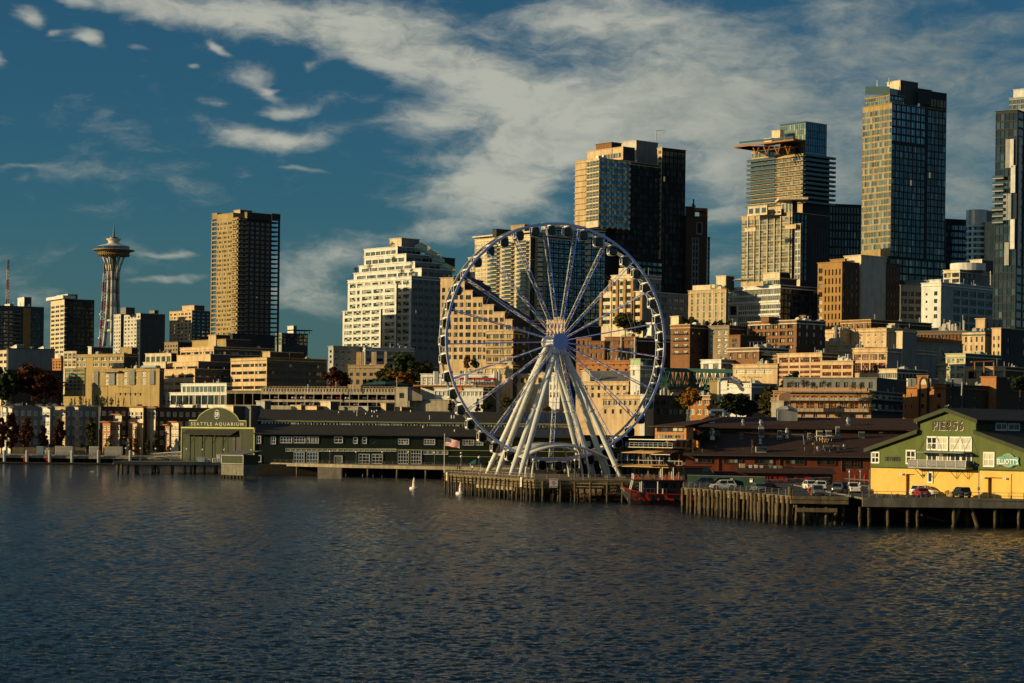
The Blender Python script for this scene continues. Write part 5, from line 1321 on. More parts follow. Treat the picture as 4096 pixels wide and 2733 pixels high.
for poly in(((845,1150),(905,1178),(910,1222),(890,1192),(850,1168)),((930,1195),(955,1210),(1008,1212),(985,1240),(945,1245)),((932,1235),(955,1262),(1000,1282),(985,1290),(948,1276)),((1000,1278),(1030,1256),(1070,1250),(1040,1268),(1020,1288)),
((1085,1240),(1105,1205),(1122,1205),(1118,1245),(1150,1285),(1115,1290),(1095,1270)),((1040,1285),(1070,1270),(1090,1290)),((1218,1285),(1235,1256),(1250,1275),(1240,1290)),((1298,1235),(1325,1228),(1350,1262),(1405,1268),(1424,1290),(1375,1290),(1330,1275),(1308,1290),(1318,1258)),((1475,1285),(1490,1240),(1508,1262),(1520,1290)),((1600,1285),(1640,1240),(1700,1270),(1680,1290))):mpoly(poly)
mot.part('painted_motif',['boat_red'],boat)
def bb(name,m,x0,x1,y0,y1,w0=-2.4,w1=2.4):
 mb=MB();mb.box(xk(x0),xk(x1),BY+w0,BY+w1,zk(y1),zk(y0));return mb.part(name,[m],boat)
bb('cabin','boat_black',1060,1850,1062,1226,-2.1,2.1);bb('upper_deck','boat_black',945,1860,1053,1066,-2.6,2.6);bb('deck_edge','boat_red',945,1860,1049,1052.5,-2.66,2.66)
bb('roof','boat_black',1165,1830,893,904,-2.5,2.5);bb('roof_edge','boat_red',1165,1700,905,908,-2.54,2.54)
mb=MB();mb.prism([Vector((xk(x),BY-2.2,zk(y)))for x,y in((1520,906),(1520,1052),(1900,1052),(1860,985),(1800,910))],(0,4.4,0),0);mb.part('wheelhouse',['boat_black'],boat)
mb=MB();mb.prism([Vector((xk(x),BY-2.22,zk(y)))for x,y in((1725,915),(1725,985),(1850,985),(1800,915))],(0,.015,0),0);mb.part('window',['glass_blue'],boat)
mb=MB();mb.prism([Vector((xk(x),BY-.12,zk(y)))for x,y in((1275,820),(1300,850),(1350,892),(1445,892),(1400,865),(1320,830))],(0,.24,0),0);mb.part('mast_fin',['boat_black'],boat)
for x0,x1,y0,y1 in((940,915,1062,1165),(1035,1035,1066,1190),(1220,1220,1066,1210),(1278,1278,1150,1210),(1270,1270,908,1050),(1395,1395,908,1050),(945,945,985,1050)):
 mb=MB();mb.tube((xk(x0),BY-2.45,zk(y0)),(xk(x1),BY-2.45,zk(y1)),.11,n=6);mb.tube((xk(x0),BY+2.45,zk(y0)),(xk(x1),BY+2.45,zk(y1)),.11,n=6);mb.part('post',['white_paint'],boat)
mb=MB()
for k in range(16):x=950+k*38;mb.tube((xk(x),BY-2.5,zk(1052)),(xk(x),BY-2.5,zk(1003)),.03,n=4)
for y in(1003,1020,1036):mb.tube((xk(950),BY-2.5,zk(y)),(xk(1525),BY-2.5,zk(y)),.03,n=4)
for k in range(8):x=1000+k*45;mb.tube((xk(x),BY-2.5,zk(1200)),(xk(x),BY-2.5,zk(1150)),.03,n=4)
mb.tube((xk(990),BY-2.5,zk(1152)),(xk(1300),BY-2.5,zk(1152)),.03,n=4);mb.part('railing',['metal'],boat)
c=Vector((xk(978),BY-2.6,zk(1018)));mb=MB();Rr=[c+Vector((.36*math.cos(k*math.pi/8),0,.36*math.sin(k*math.pi/8)))for k in range(16)]
for k in range(16):mb.tube(Rr[k],Rr[(k+1)%16],.09,n=6)
mb.part('life_ring',['orange'],boat)
for k,(x,m_)in enumerate(((1028,'ochre'),(1080,'ochre'),(1120,'ochre'),(1165,'ochre'),(1255,'orange'),(1300,'orange'),(1350,'orange'),(1425,'orange'))):
 mb=MB();X=xk(x);mb.box(X-.28,X+.28,BY-1.6,BY-1.0,zk(1052)+.02,zk(1052)+.5);mb.box(X+.2,X+.3,BY-1.6,BY-1.0,zk(1052)+.5,zk(985));mb.part('seat',[m_],boat)
for i in range(6):x=1090+i*105;pbw=Plane(Vector((xk(1060),BY-2.1,0)),Vector((xk(1850),BY-2.1,0)));pbw.winpx(boat,'K',x,1085,x+70,1150,1,1,'glass_dark','boat_black',.08,.03)
# ------------------------------------------------------------------ parking pier
f55=[onz('P',92,1104,ZD),onz('P',330,1122,ZD),onz('P',850,1162,ZD),onz('P',1290,1198,ZD),onz('P',1912,1206,ZD)]
f55=[(p.x,p.y)for p in f55]
pk=empty('timber_pier','timber parking pier on crowded pale piles with cars on top','pier',(f55[0][0],f55[0][1],0))
deck(pk,f55+[(f55[4][0]+1.5,432),(f55[0][0]+3,432)],ZD,.4,'asphalt','wood')
g_=random.Random(21);mb=MB()
for a,b in zip(f55[:-1],f55[1:]):
 p=Plane(Vector((*a,0)),Vector((*b,0)));x=0
 while x<p.len-.2:
  w=min(g_.uniform(3,6),p.len-x);p.box(mb,x+.03,x+w-.03,ZD-.5,ZD+.06,-.3,.22);p.box(mb,x+.03,x+w-.03,ZD-1.15-g_.uniform(0,.1),ZD-.56,-.3,.12);x+=w
mb.part('fascia_beam',['wood'],pk)
for i,(a,b)in enumerate(zip(f55[:-1],f55[1:])):
 p=Plane(Vector((*a,0)),Vector((*b,0)));n=int(p.len/1.9)
 if i<3:
  for k in range(n):
   q=p.P(p.len*(k+.5)/n+g_.uniform(-.4,.4),0,.42);piles(pk,[(q.x,q.y)],ZD+g_.choice((-.1,.0,.1)),.27,seed=g_.randrange(99))
 n2=int(p.len/1.25)
 for k in range(n2):
  q=p.P(p.len*(k+.5)/n2+g_.uniform(-.3,.3),0,-.5-g_.uniform(0,1.4));piles(pk,[(q.x,q.y)],ZD-(1.3 if i<3 else 1.7),.30,seed=g_.randrange(99))
 if i==3:mbx=MB();p.box(mbx,.8,p.len*.8,2.0,2.65,-.3,.1);mbx.part('fascia_beam',['wood'],pk)
q=onz('P',1270,1195,ZD);piles(pk,[(q.x,q.y-.5)],at('P',1270,1088,q.y-.5).z,.36,seed=3,name='mooring_pile')
rail_part(pk,[(x+.1,y+.35)for x,y in f55],ZD,1.05,'metal_dark',2.6,bars=4)
fa,fb=at('P',137,965,408),at('P',987,970,398);pf_=Plane(fa,fb)
r=empty('construction_fence','dark green screened construction fence behind the parked cars','fence',(fa.x,fa.y,ZD))
mb=MB();n=22
for k in range(n):
 a0,a1=pf_.len*k/n,pf_.len*(k+1)/n;o0,o1=.06*math.sin(k*1.3),.06*math.sin((k+1)*1.3)
 mb.prism([pf_.P(a0,ZD+.08,o0),pf_.P(a1,ZD+.08,o1),pf_.P(a1,fa.z-.04,o1),pf_.P(a0,fa.z-.04,o0)],pf_.n*.02,0)
mb.part('screen',['green_screen'],r);mb=MB()
for x in(137,252,450,760,987):
 a,_=pf_.px('P',x,970);mb.tube(pf_.P(a,ZD,-.1),pf_.P(a,fa.z+.1,-.1),.06,n=6);mb.part('post',['metal'],r);mb=MB()
mb.tube(pf_.P(0,fa.z,-.1),pf_.P(pf_.len,fa.z,-.1),.04,n=5);mb.part('top_rail',['metal'],r)
for x0,x1,y0,y1,m_ in((598,640,1005,1035,'white_paint'),(828,858,1005,1045,'cloth_red')):
 a0,z1=pf_.px('P',x0,y0);a1,z0=pf_.px('P',x1,y1);mb=MB();pf_.box(mb,a0,a1,z0,z1,.14,.17,0);s_=mb.part('notice',['white_paint'],r)
 mb=MB();pf_.box(mb,a0+.05,a1-.05,z0+(z1-z0)*.62,z1-.05,.171,.178);mb.part('print',[m_ if m_!='white_paint' else 'flag_blue'],s_)
Hd=rad
for kind,paint,reg,x,y,rz,lb in(
('suv','car_blue','P',305,1092,182,'dark blue car parked at the left end of the green screen'),('suv','car_black','P',490,1098,186,'black car parked between two others by the green screen'),('suv','car_white','P',530,1124,184,'pale silver car in front by the left end of the railing'),
('car','car_silver','P',915,1146,100,'silver car seen from behind near the middle of the railing'),('car','car_black','P',1035,1148,20,'dark car with red tail light near the middle of the railing'),
('suv','car_white','P',1482,1126,96,'white minivan seen from behind left of the mooring cars'),('suv','car_white','P',1607,1132,88,'tall white car with a black rear window behind the grey one'),('suv','car_silver','P',1580,1192,266,'grey car nearest the railing beside the orange ring'),
('suv','car_silver','P',1795,1160,258,'pale blue grey car facing out toward the water'),('pickup','car_white','Q',285,1140,88,'white pickup truck with a red tail light by the yellow wall'),('car','car_black','Q',175,1112,80,'dark car half hidden behind the white pickup')):
 car(kind,paint,lb,onz(reg,x,y,ZD)+Vector((0,.9 if 90<rz+30<130 or rz>240 else.4,.02)),rad(rz))
c=onz('r6',1010,520,ZD)+Vector((0,.3,0));c.z=ZD+.75;mb=MB();Rr=[c+Vector((.42*math.cos(k*math.pi/8),0,.42*math.sin(k*math.pi/8)))for k in range(16)]
for k in range(16):mb.tube(Rr[k],Rr[(k+1)%16],.12,n=6)
mb.tube(c-Vector((0,0,.75)),c-Vector((0,0,.3)),.05,n=5);o=mb.thing('life_ring',['orange'],'orange life ring on the railing beside the grey car','life ring',(c.x,c.y,ZD))
ta,tb2=at('P',425,1045,441),at('P',1735,1045,439);tp=Plane(ta,tb2)
hut=empty('tour_hut','black tour office with red lettering and a red fish painted on its wall','building',(ta.x,ta.y,ZD))
zz=lambda y,x=1000:tp.px('P',x,y)[1];ax_=lambda x:tp.px('P',x,1000)[0]
mb=MB();tp.box(mb,0,tp.len,ZD+.01,zz(932),-6,0);mb.part('wall',['boat_black'],hut)
mb=MB();mb.prism([tp.P(ax_(690),zz(945),.9),tp.P(ax_(1778),zz(945),.9),tp.P(ax_(1740),zz(885),-3.5),tp.P(ax_(668),zz(885),-3.5)],(0,0,.15),0);mb.part('roof',['shingle_brown'],hut)
sign_text(tp,ax_(530),ax_(800),zz(985),zz(945),'SALISH','boat_red',hut,.03,.02,.05);sign_text(tp,ax_(822),ax_(972),zz(995),zz(948),'SEA','boat_red',hut,.03,.02,.05);sign_text(tp,ax_(990),ax_(1240),zz(1032),zz(958),'TOURS','boat_red',hut,.03,.035,.05)
mb=MB()
for poly in(((1305,1000),(1330,975),(1395,962),(1430,945),(1470,965),(1520,985),(1470,1000),(1410,985),(1350,985),(1315,1018)),((1565,960),(1600,975),(1650,978),(1680,960),(1676,1000),(1620,995),(1580,1000)),((1350,1005),(1440,995),(1480,1012),(1400,1020))):mb.prism([tp.P(*tp.px('P',x,y),.02)for x,y in poly],tp.n*.04,0)
mb.part('painted_motif',['red_paint'],hut)
for x,w,h,m_ in((742,62,45,'tan'),(832,34,32,'white'),(894,36,34,'white'),(955,34,30,'off_white'),(1002,30,26,'charcoal'),(1056,36,38,'galvanised'),(1104,30,26,'off_white'),(1160,50,28,'tan_dark'),(1230,34,26,'charcoal')):
 mb=MB();p=tp.P(ax_(x),zz(890),-2.9);w*=.0186;h*=.0186;mb.box(p.x-w/2,p.x+w/2,p.y-.4,p.y+.4,p.z-.3,p.z+h);mb.part('air_handler',[m_],hut)
truss('gangway','grey steel gangway sloping up in front of the tour office',at('P',985,1075,434),at('P',1700,1048,430),1.0,'metal_dark',n=14);truss('gangway','short grey steel gangway beside the yellow wall',at('Q',190,1055,420),at('Q',430,1075,415),1.1,'metal_dark',n=6)
for x,lb in((292,'closed red umbrella left of the yellow wall'),(383,'closed red umbrella nearest the yellow wall')):
 p=at('Q',x,1012,436);p.z=ZD;r=umbrella(p,at('Q',x,955,436).z-ZD,lb,False,'red_cloth');r['group']='red umbrellas by the yellow wall'
for x in(235,340):
 p=at('Q',x,1015,434);p.z=ZD;dup(heat,p,0,'mushroom patio heater beside the red umbrellas',1.15)
# ------------------------------------------------------------------ green and yellow pier building
gL,gR=onz('Q',437,1143,ZD),onz('Q',1920,1198,ZD)
gp=Plane(gL,gR)
hall=empty('pier_hall','green and yellow gabled pier hall with big white windows and lettering','building',(gL.x,gL.y,ZD))
Gz=lambda x,y:gp.px('Q',x,y)
ap,zp=Gz(1187,335)
e0,ze0=Gz(402,728);b0,zb0=Gz(915,545);m0,zm0=Gz(885,446);my,zy=Gz(437,890)
mir=lambda a:2*ap-a
w0,wE=0.0,mir(0.0)
_,zw=Gz(437,735);bs,_=Gz(920,500)
def gprof(d):
 return[(w0,d),(wE,d)]
zlow=lambda a:zb0+(ze0-zb0)*(a-b0)/(e0-b0)
green=[(w0,zy),(wE,zy),(wE,zlow(0)),(mir(bs),zlow(bs)),(mir(bs),zm0+(zp-zm0)*(bs-m0)/(ap-m0)),(ap,zp),(bs,zm0+(zp-zm0)*(bs-m0)/(ap-m0)),(bs,zlow(bs)),(w0,zlow(0))]
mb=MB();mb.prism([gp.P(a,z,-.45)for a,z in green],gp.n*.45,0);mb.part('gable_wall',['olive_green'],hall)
mb=MB();D1_,_=Gz(778,1000);D2_,_=Gz(862,1000);D3,_=Gz(1570,1000);D4,_=Gz(1740,1000)
zd1=Gz(820,957)[1];zd2=Gz(1650,990)[1]
for a0,a1,z0,z1 in((w0,D1_,ZD+.005,zy),(D1_,D2_,zd1,zy),(D2_,D3,ZD+.005,zy),(D3,D4,zd2,zy),(D4,wE,ZD+.005,zy)):gp.box(mb,a0,a1,z0,z1-.003,-.45,-.06)
mb.part('ground_floor_wall',['yellow_wall'],hall)
for a0,a1,zd in((D1_,D2_,zd1),(D3,D4,zd2)):
 mb=MB();gp.box(mb,a0,a1,ZD+.01,zd,-.9,-.66);mb.part('sliding_door',['yellow_wall'],hall)
ninn=-gp.n;DEP=62
mb=MB()
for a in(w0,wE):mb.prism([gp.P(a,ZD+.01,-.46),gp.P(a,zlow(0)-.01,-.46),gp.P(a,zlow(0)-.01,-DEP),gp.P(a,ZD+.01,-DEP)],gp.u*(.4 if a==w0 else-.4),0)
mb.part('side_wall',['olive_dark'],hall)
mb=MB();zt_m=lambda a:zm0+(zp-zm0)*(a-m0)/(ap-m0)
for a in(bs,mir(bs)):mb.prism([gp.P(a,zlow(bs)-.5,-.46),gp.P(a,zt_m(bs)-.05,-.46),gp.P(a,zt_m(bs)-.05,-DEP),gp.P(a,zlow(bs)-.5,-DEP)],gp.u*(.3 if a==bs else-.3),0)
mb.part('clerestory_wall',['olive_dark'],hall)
mb=MB();th=(0,0,.28)
for f in(lambda a:a,mir):
 mb.prism([gp.P(f(e0),ze0,.75),gp.P(f(bs),zlow(bs),.75),gp.P(f(bs),zlow(bs),-DEP),gp.P(f(e0),ze0,-DEP)],th,0)
mb.part('lower_roof',['shingle'],hall)
mb=MB()
for f in(lambda a:a,mir):mb.prism([gp.P(f(m0),zm0,.75),gp.P(ap,zp,.75),gp.P(ap,zp,-DEP),gp.P(f(m0),zm0,-DEP)],th,0)
mb.part('upper_roof',['shingle'],hall)
mb=MB()
def barge(a0,z0,a1,z1):
 mb.prism([gp.P(a0,z0-.36,.62),gp.P(a1,z1-.36,.62),gp.P(a1,z1+.32,.62),gp.P(a0,z0+.32,.62)],gp.n*.2,0)
for f in(lambda a:a,mir):barge(f(e0),ze0,f(b0),zb0);barge(f(m0),zm0,f(ap),zp)
mb.part('barge_board',['pier_green'],hall)
mb=MB();gp.box(mb,w0,wE,zy-.08,zy+.12,.005,.12);mb.part('trim',['olive_dark'],hall)
rs_=Plane(gp.P(mir(bs),0,0),gp.P(mir(bs),0,-DEP))
for x0,y0,x1,y1 in((1645,465,1750,535),(1765,468,1872,538)):rs_.winpx(hall,'Q',x0,y0,x1,y1,2,1,'glass_dark','white_paint',.18,.05)
for k in range(3):a=24+k*9;rs_.win(hall,a,a+2.2,zlow(bs)+1.0,zlow(bs)+2.3,2,1,'glass_dark','white_paint',.18,.05);rs_.win(hall,a+2.6,a+4.8,zlow(bs)+1.0,zlow(bs)+2.3,2,1,'glass_dark','white_paint',.18,.05)
for x0,y0,x1,y1,nz,gl in((452,745,526,848,2,'glass_dark'),(786,728,876,856,2,'glass_dark'),(987,597,1081,722,2,'glass_dark'),(1090,599,1187,726,2,'glass_pale'),(1210,600,1310,730,2,'glass_pale'),(1316,601,1418,732,2,'glass_pale'),
(987,747,1083,880,1,'glass_dark'),(1095,750,1187,884,1,'glass_dark'),(1210,752,1310,888,1,'glass_shop'),(1316,757,1418,892,1,'glass_dark'),(1533,748,1636,883,2,'glass_pale'),(994,938,1040,1038,1,'glass_dark')):gp.winpx(hall,'Q',x0,y0,x1,y1,2 if x0!=994 else 1,nz,gl,'white_paint',.16,.04)
a0,zf=Gz(878,880);a1,_=Gz(1432,900);zrl=Gz(1000,822)[1];zf=Gz(1150,898)[1]
mb=MB();gp.box(mb,a0,a1,zf-.12,zf+.16,.13,2.1);bal=mb.part('balcony',['grey_light'],hall)
mb=MB()
for k in range(7):a=a0+(a1-a0)*k/6;gp.box(mb,a-.05,a+.05,zf+.16,zrl,2.0,2.1)
gp.box(mb,a0,a1,zrl,zrl+.07,1.99,2.11);gp.box(mb,a0,a1,zf+.24,zrl-.05,2.03,2.05,1);gp.box(mb,a1-.05,a1,zf+.16,zrl,.15,1.98,1);gp.box(mb,a0,a0+.05,zf+.16,zrl,.15,1.98,1);mb.part('railing',['off_white','metal_dark'],bal)
for x in(935,1040,1262,1372):
 a,_=Gz(x,905);mb=MB();mb.tube(gp.P(a,zf-.1,2.0),gp.P(a+.25,zf-1.75,.05),.05,n=5);mb.tube(gp.P(a+.3,zf-.1,.3),gp.P(a+.27,zf-1.75,.08),.04,n=5);mb.part('bracket',['black_paint'],hall)
s0_,zs_=Gz(940,740);s1_,_=Gz(1425,744);mb=MB();gp.box(mb,s0_,s1_,zs_-.16,zs_+.02,.02,2.4);shd=mb.part('sun_shade',['grey'],hall)
mb=MB()
for x in(985,1085,1310,1418):a,z_=Gz(x,597);mb.tube(gp.P(a,z_,.1),gp.P(a+.1,zs_,2.3),.035,n=5)
mb.part('tie_rod',['black_paint'],shd)
mb=MB();a,_=Gz(1290,860);gp.box(mb,a,a+.9,zf+.17,zf+.6,.7,1.5);gp.box(mb,a+.8,a+1.05,zf+.6,zf+1.25,.7,1.5);o=mb.thing('deck_chair',['orange'],'orange chair standing on the balcony of the green hall','chair',tuple(gp.P(a+.4,zf+.17,1.1)))
t0,z0=Gz(1046,526);t1,z1=Gz(1215,450);t2,_=Gz(1238,526);t3,_=Gz(1328,526)
for(a0,a1,tx)in((t0,t1,'PIER'),(t2,t3,'56')):
 heavy_text(gp,a0+.03,a1+.28,z0-.22,z1-.0,tx,'cream',hall,.02,.2);heavy_text(gp,a0-.15,a1+.1,z0-.1,z1+.12,tx,'black_paint',hall,.10,.24)
t0,z0=Gz(583,824);t1,z1=Gz(731,793);heavy_text(gp,t0,t1,z0-.1,z1,'MITHUN','black_paint',hall,.03,.12)
a0,zz1=Gz(682,778);a1,zz2=Gz(702,783);mb=MB();gp.box(mb,a0,a1,zz2,zz1,.03,.08);mb.part('lettering',['black_paint'],hall)
sg_=lambda pts,o:[gp.P(*Gz(x,y),o)for x,y in pts]
outl=[(1662,800),(1690,790),(1715,788),(1732,770),(1768,755),(1795,758),(1822,776),(1838,795),(1868,790),(1880,805),(1872,830),(1885,875),(1850,872),(1830,878),(1812,893),(1785,896),(1755,890),(1735,875),(1705,870),(1664,878),(1668,840)]
mb=MB();mb.prism(sg_(outl,.12),gp.n*.16,0);brd=mb.part('restaurant_sign',['teal_sign'],hall)
mb=MB();P=sg_([(1675,805),(1722,797),(1740,780),(1768,765),(1797,768),(1818,786),(1830,802),(1868,800)],.30)
for a,b in zip(P[:-1],P[1:]):mb.tube(a,b,.06,n=5)
P=sg_([(1672,868),(1728,866),(1745,880),(1785,888),(1812,880),(1828,866),(1874,866)],.30)
for a,b in zip(P[:-1],P[1:]):mb.tube(a,b,.06,n=5)
mb.part('trim',['awning'],brd)
def stx(x0,x1,y1,y0,t,m,**k):
 a0,z0=Gz(x0,y0);a1,z1=Gz(x1,y1);sign_text(gp,a0,a1,z0,z1,t,m,brd,.29,depth=.04,**k)
stx(1670,1876,812,860,"ELLIOTT'S",'white_paint',bold=.03)
for i,(ch,x,y)in enumerate(zip('OYSTER',(1734,1748,1763,1778,1792,1805),(794,786,782,783,788,797))):stx(x-6,x+6,y-10,y+10,ch,'awning')
for i,(ch,x,y)in enumerate(zip('HOUSE',(1745,1762,1780,1797,1812),(871,877,878,875,869))):stx(x-6,x+6,y-8,y+8,ch,'white_paint')
for x,y in((738,955),(755,957),(925,962),(945,964),(1530,988),(1550,990),(1735,997),(1755,999)):
 a,z_=Gz(x,y);mb=MB();mb.tube(gp.P(a,z_,.0),gp.P(a,z_,.25),.06,n=6);mb.lathe([(0,.22),(.12,.16),(.2,-.12),(0,-.14)],10,gp.P(a,z_,.3));mb.part('wall_lamp',['white_paint'],hall)
pa,zpk=Gz(1187,320);gull(gp.P(ap,zp+.30,.2),'white gull perched on the peak of the green gable',.5,1.5)
f56=[onz('Q',362,1184,ZD),onz('Q',1920,1202,ZD)];f56=[(p.x,p.y)for p in f56];f56.append((f56[1][0]+25,f56[1][1]+.8))
p56=empty('concrete_pier','concrete pier on dark wide spaced piles under the green and yellow hall','pier',(f56[0][0],f56[0][1],0))
gw=gp.P(wE+1,0,0);deck(p56,f56+[(f56[2][0]+20,450),(f56[0][0]+1,450)],ZD,.3,'asphalt','concrete_dark')
mb=MB();pz=Plane(Vector((*f56[0],0)),Vector((*f56[2],0)));n=9
for k in range(n):pz.box(mb,pz.len*k/n+.02,pz.len*(k+1)/n-.02,ZD-1.45,ZD-.303,-.5,.1)
mb.part('fascia_beam',['concrete_dark'],p56)
g_=random.Random(5)
for reg,x in(('Q',430),('Q',615),('Q',806),('Q',900),('Q',1250),('Q',1650),('Q',1880),('Q',345)):
 a,_=pz.px(reg,x,1300);q=pz.P(a,0,-.5);piles(p56,[(q.x,q.y)],ZD-1.4,.26,seed=g_.randrange(99))
for x in(500,690,1045,1460,1490,1820):a,_=pz.px('Q',x,1300);q=pz.P(a,0,-5-g_.uniform(0,5));piles(p56,[(q.x,q.y)],ZD-1.4,.28,seed=g_.randrange(99))
for x,dx in((1310,-1.4),(1425,1.4)):
 a,_=pz.px('Q',x,1300);mb=MB();q=pz.P(a,ZD-1.4,-.8);mb.path([q,q+Vector((dx,0,-4.5))],.34,10);mb.part('raking_pile',['pile'],p56)
rail_part(p56,[(x,y+.3)for x,y in f56],ZD,1.0,'grey',2.2,bars=2)
mb=MB();q=pz.P(3,0,-14);mb.box(q.x-4,q.x+80,q.y+8,q.y+9,-1,ZD-.4);mb.part('bulkhead',['wood_wet'],p56)
for kind,paint,x,y,rz,lb in(('suv','car_white',962,1166,-42,'white car parked side on against the yellow wall'),('car','car_red',932,1176,95,'red hatchback parked on the pier before the yellow wall'),('suv','car_black',1320,1184,100,'black car parked by the deck edge before the yellow wall')):
 car(kind,paint,lb,onz('Q',x,y,ZD)+Vector((0,.6,.02)),rad(rz))
p=onz('Q',1855,1192,ZD)+gp.n*.4;shb=shrub(p,3.4,'loose golden bush growing before the yellow wall','leaf_gold',.95);shb['group']='bushes before the yellow wall';shb.name='bush'
for x,hh,lb in((1190,1.2,'small yellow green weedy plant before the yellow wall'),(1545,.9,'low dark shrub by the right sliding door')):shrub(onz('Q',x,1178,ZD)+Vector((0,.6,0)),hh,lb,'leaf_olive')
lamp0=bpy.data.objects['street_lamp']
for x,yt,yb,lb in((1486,880,1192,'thin dark pole standing right of the balcony'),(430,905,1180,'thin dark pole at the left corner of the yellow wall')):
 q=onz('Q',x,yb,ZD)+Vector((0,.3,0));r=empty('light_pole',lb,'pole',q);mb=MB();h=at('Q',x,yt,q.y).z-ZD;mb.tube(q,q+Vector((0,0,h)),.07,n=7);mb.part('pole',['metal_dark'],r);mb=MB();mb.box(q.x-.2,q.x+.2,q.y-.1,q.y+.1,q.z+h*.25,q.z+h*.25+.5);mb.tube(q+Vector((0,0,h)),q+Vector((-.5,-.3,h+.1)),.05,n=5);mb.part('fitting',['grey_light'],r)
for x in(580,710):
 q=onz('Q',x,1180,ZD)+Vector((0,1.0,0));mb=MB();mb.lathe([(.22,0),(.12,.1),(.12,.32),(.3,.36),(.3,.5),(0,.52)],10);o=mb.thing('bollard',['black_paint'],'black iron mooring bollard at the deck edge','bollard',(0,0,0),'mooring bollards');o.location=q
# ------------------------------------------------------------------ left waterfront: promenade, containers, apartments
ZP=3.5
prom=empty('promenade','concrete waterfront promenade with white capped posts along the far left shore','promenade',(-160,836,0))
xl,xr=at('S',-120,1850,834).x,-86.0
mb=MB();mb.box(xl,xr,834,866,ZP-.3,ZP);mb.part('deck',['concrete'],prom)
mb=MB();g_=random.Random(3);x=xl
while x<xr:
 w=g_.uniform(4,8);mb.box(x+.05,min(x+w,xr)-.05,833.7,834.3,ZP-1.2,ZP-.303,0);x+=w
mb.part('fascia_beam',['concrete'],prom)
piles(prom,[(xl+i*2.9+g_.uniform(-.5,.5),836+(i%3)*2)for i in range(42)],ZP-.4,.3,seed=8)
mb=MB();mb.box(xl,xr,842,843,-1,ZP-.4);mb.part('bulkhead',['wood_wet'],prom)
mb=MB();mb.tube((xl,832.2,.25),(xr+5,830,.25),.55,n=8);mb.part('log_boom',['wood_wet'],prom)
for reg,x in(('r1',95),('r1',565),('r1',1040),('r1',1508),('r1',2065),('r2',235),('r2',895)):
 q=at(reg,x,1300,833);h=at(reg,x,1050,833).z;mb=MB();mb.lathe([(.62,-2),(.62,h-.9),(.66,h-.88),(.66,h-.35),(.3,h),(0,h)],14,(q.x,833,0));mb.part('post',['steel_grey'],prom)
rail_part(prom,[(xl,834.5),(xr,834.5)],ZP,1.1,'metal_dark',3,bars=3)
for x,lb in((510,'a'),(980,'b')):
 q=at('r1',x,1230,833);mb=MB();mb.box(q.x-.5,q.x+.5,833.2,833.6,q.z-.9,q.z+.6);mb.part('fender_board',['red_cloth'],prom)
for reg,x0,x1,y0,y1,m_,lb in(('r1',765,900,970,1108,'container_blue','pale blue ribbed container on the far left promenade'),('r1',1150,1508,965,1110,'container','long cream ribbed container on the far left promenade'),('r1',1862,2045,970,1112,'container','short cream ribbed container beside the yellow sign'),('r2',360,715,975,1082,'container','cream ribbed container just left of the globe lamps')):
 A_,B_=at(reg,x0,y1,846),at(reg,x1,y1,846);t_=at(reg,x0,y0,846).z;r=empty('shipping_container',lb,'container',(A_.x,846,ZP),'containers on the promenade')
 mb=MB();mb.box(A_.x,B_.x,846,848.5,ZP+.02,t_);mb.part('body',[m_],r);mb=MB();n=int((B_.x-A_.x)/.42)
 for k in range(n):xx=A_.x+(B_.x-A_.x)*(k+.3)/n;mb.box(xx,xx+.18,845.88,845.997,ZP+.15,t_-.1)
 mb.part('ribbing',[m_],r)
for i,(x0,x1)in enumerate(((260,500),(510,750),(950,1120),(1560,1790))):
 A_,B_=at('r1',x0,1050,850),at('r1',x1,1050,850);mb=MB();t_=at('r1',x0,990,850).z;n=8
 for k in range(n):w=(B_.x-A_.x)/n;mb.box(A_.x+w*k+.04,A_.x+w*(k+1)-.04,850,850.1,ZP+.2,t_)
 mb.box(A_.x,B_.x,850.103,850.2,ZP+.5,ZP+.7);mb.box(A_.x,B_.x,850.103,850.2,t_-.3,t_-.1);o=mb.thing('board_fence',['wood'],('brown board fence panel at the far left of the promenade','brown board fence panel left of the pale blue container','brown board fence panel under the left black tent','brown board fence panel under the right black tent')[i],'fence',(A_.x,850,ZP),'board fences on the promenade')
for x,lb in((1055,'black pointed tent left of the long cream container'),(1690,'black pointed tent right of the long cream container')):
 q=at('r1',x,990,852);q.z=ZP;r=empty('tent',lb,'tent',q);h=at('r1',x,900,852).z-ZP;mb=MB();mb.lathe([(2.6,h-1.7),(1.2,h-1.0),(.05,h)],4,q);mb.part('canopy',['black'],r);mb=MB()
 for sx in(-1.7,1.7):
  for sy in(-1.7,1.7):mb.tube(q+Vector((sx,sy,0)),q+Vector((sx,sy,h-1.6)),.06,n=5)
 mb.part('frame',['metal'],r)
person('person in teal coat walking on the far left promenade',at('r1',40,1140,838)*1.0+Vector((0,0,0)),.3,'cloth_teal')
bpy.data.objects['person'].location.z+=0
def roadsign(reg,x,y,Y,m,lb,diamond=True,txt=None):
 c=at(reg,x,y,Y);r=empty('road_sign',lb,'sign',(c.x,c.y,ZP));mb=MB();mb.tube((c.x,c.y,ZP),c,.06,n=6);mb.part('pole',['metal'],r);mb=MB();d=.95
 P=[c+Vector(v)for v in((-d,-.1,0),(0,-.1,-d),(d,-.1,0),(0,-.1,d))]if diamond else[c+Vector(v)for v in((-.6,-.1,-.5),(.6,-.1,-.5),(.6,-.1,.5),(-.6,-.1,.5))]
 mb.prism(P,(0,.05,0),0);mb.part('board',[m],r)
mat('sign_yellow',(.75,.62,.03),rough=.5)
roadsign('r2',425,915,853,'sign_yellow','yellow diamond road sign before the orange bay windows');roadsign('r2',830,900,853,'teal_steel','green diamond road sign right of the orange bay windows')
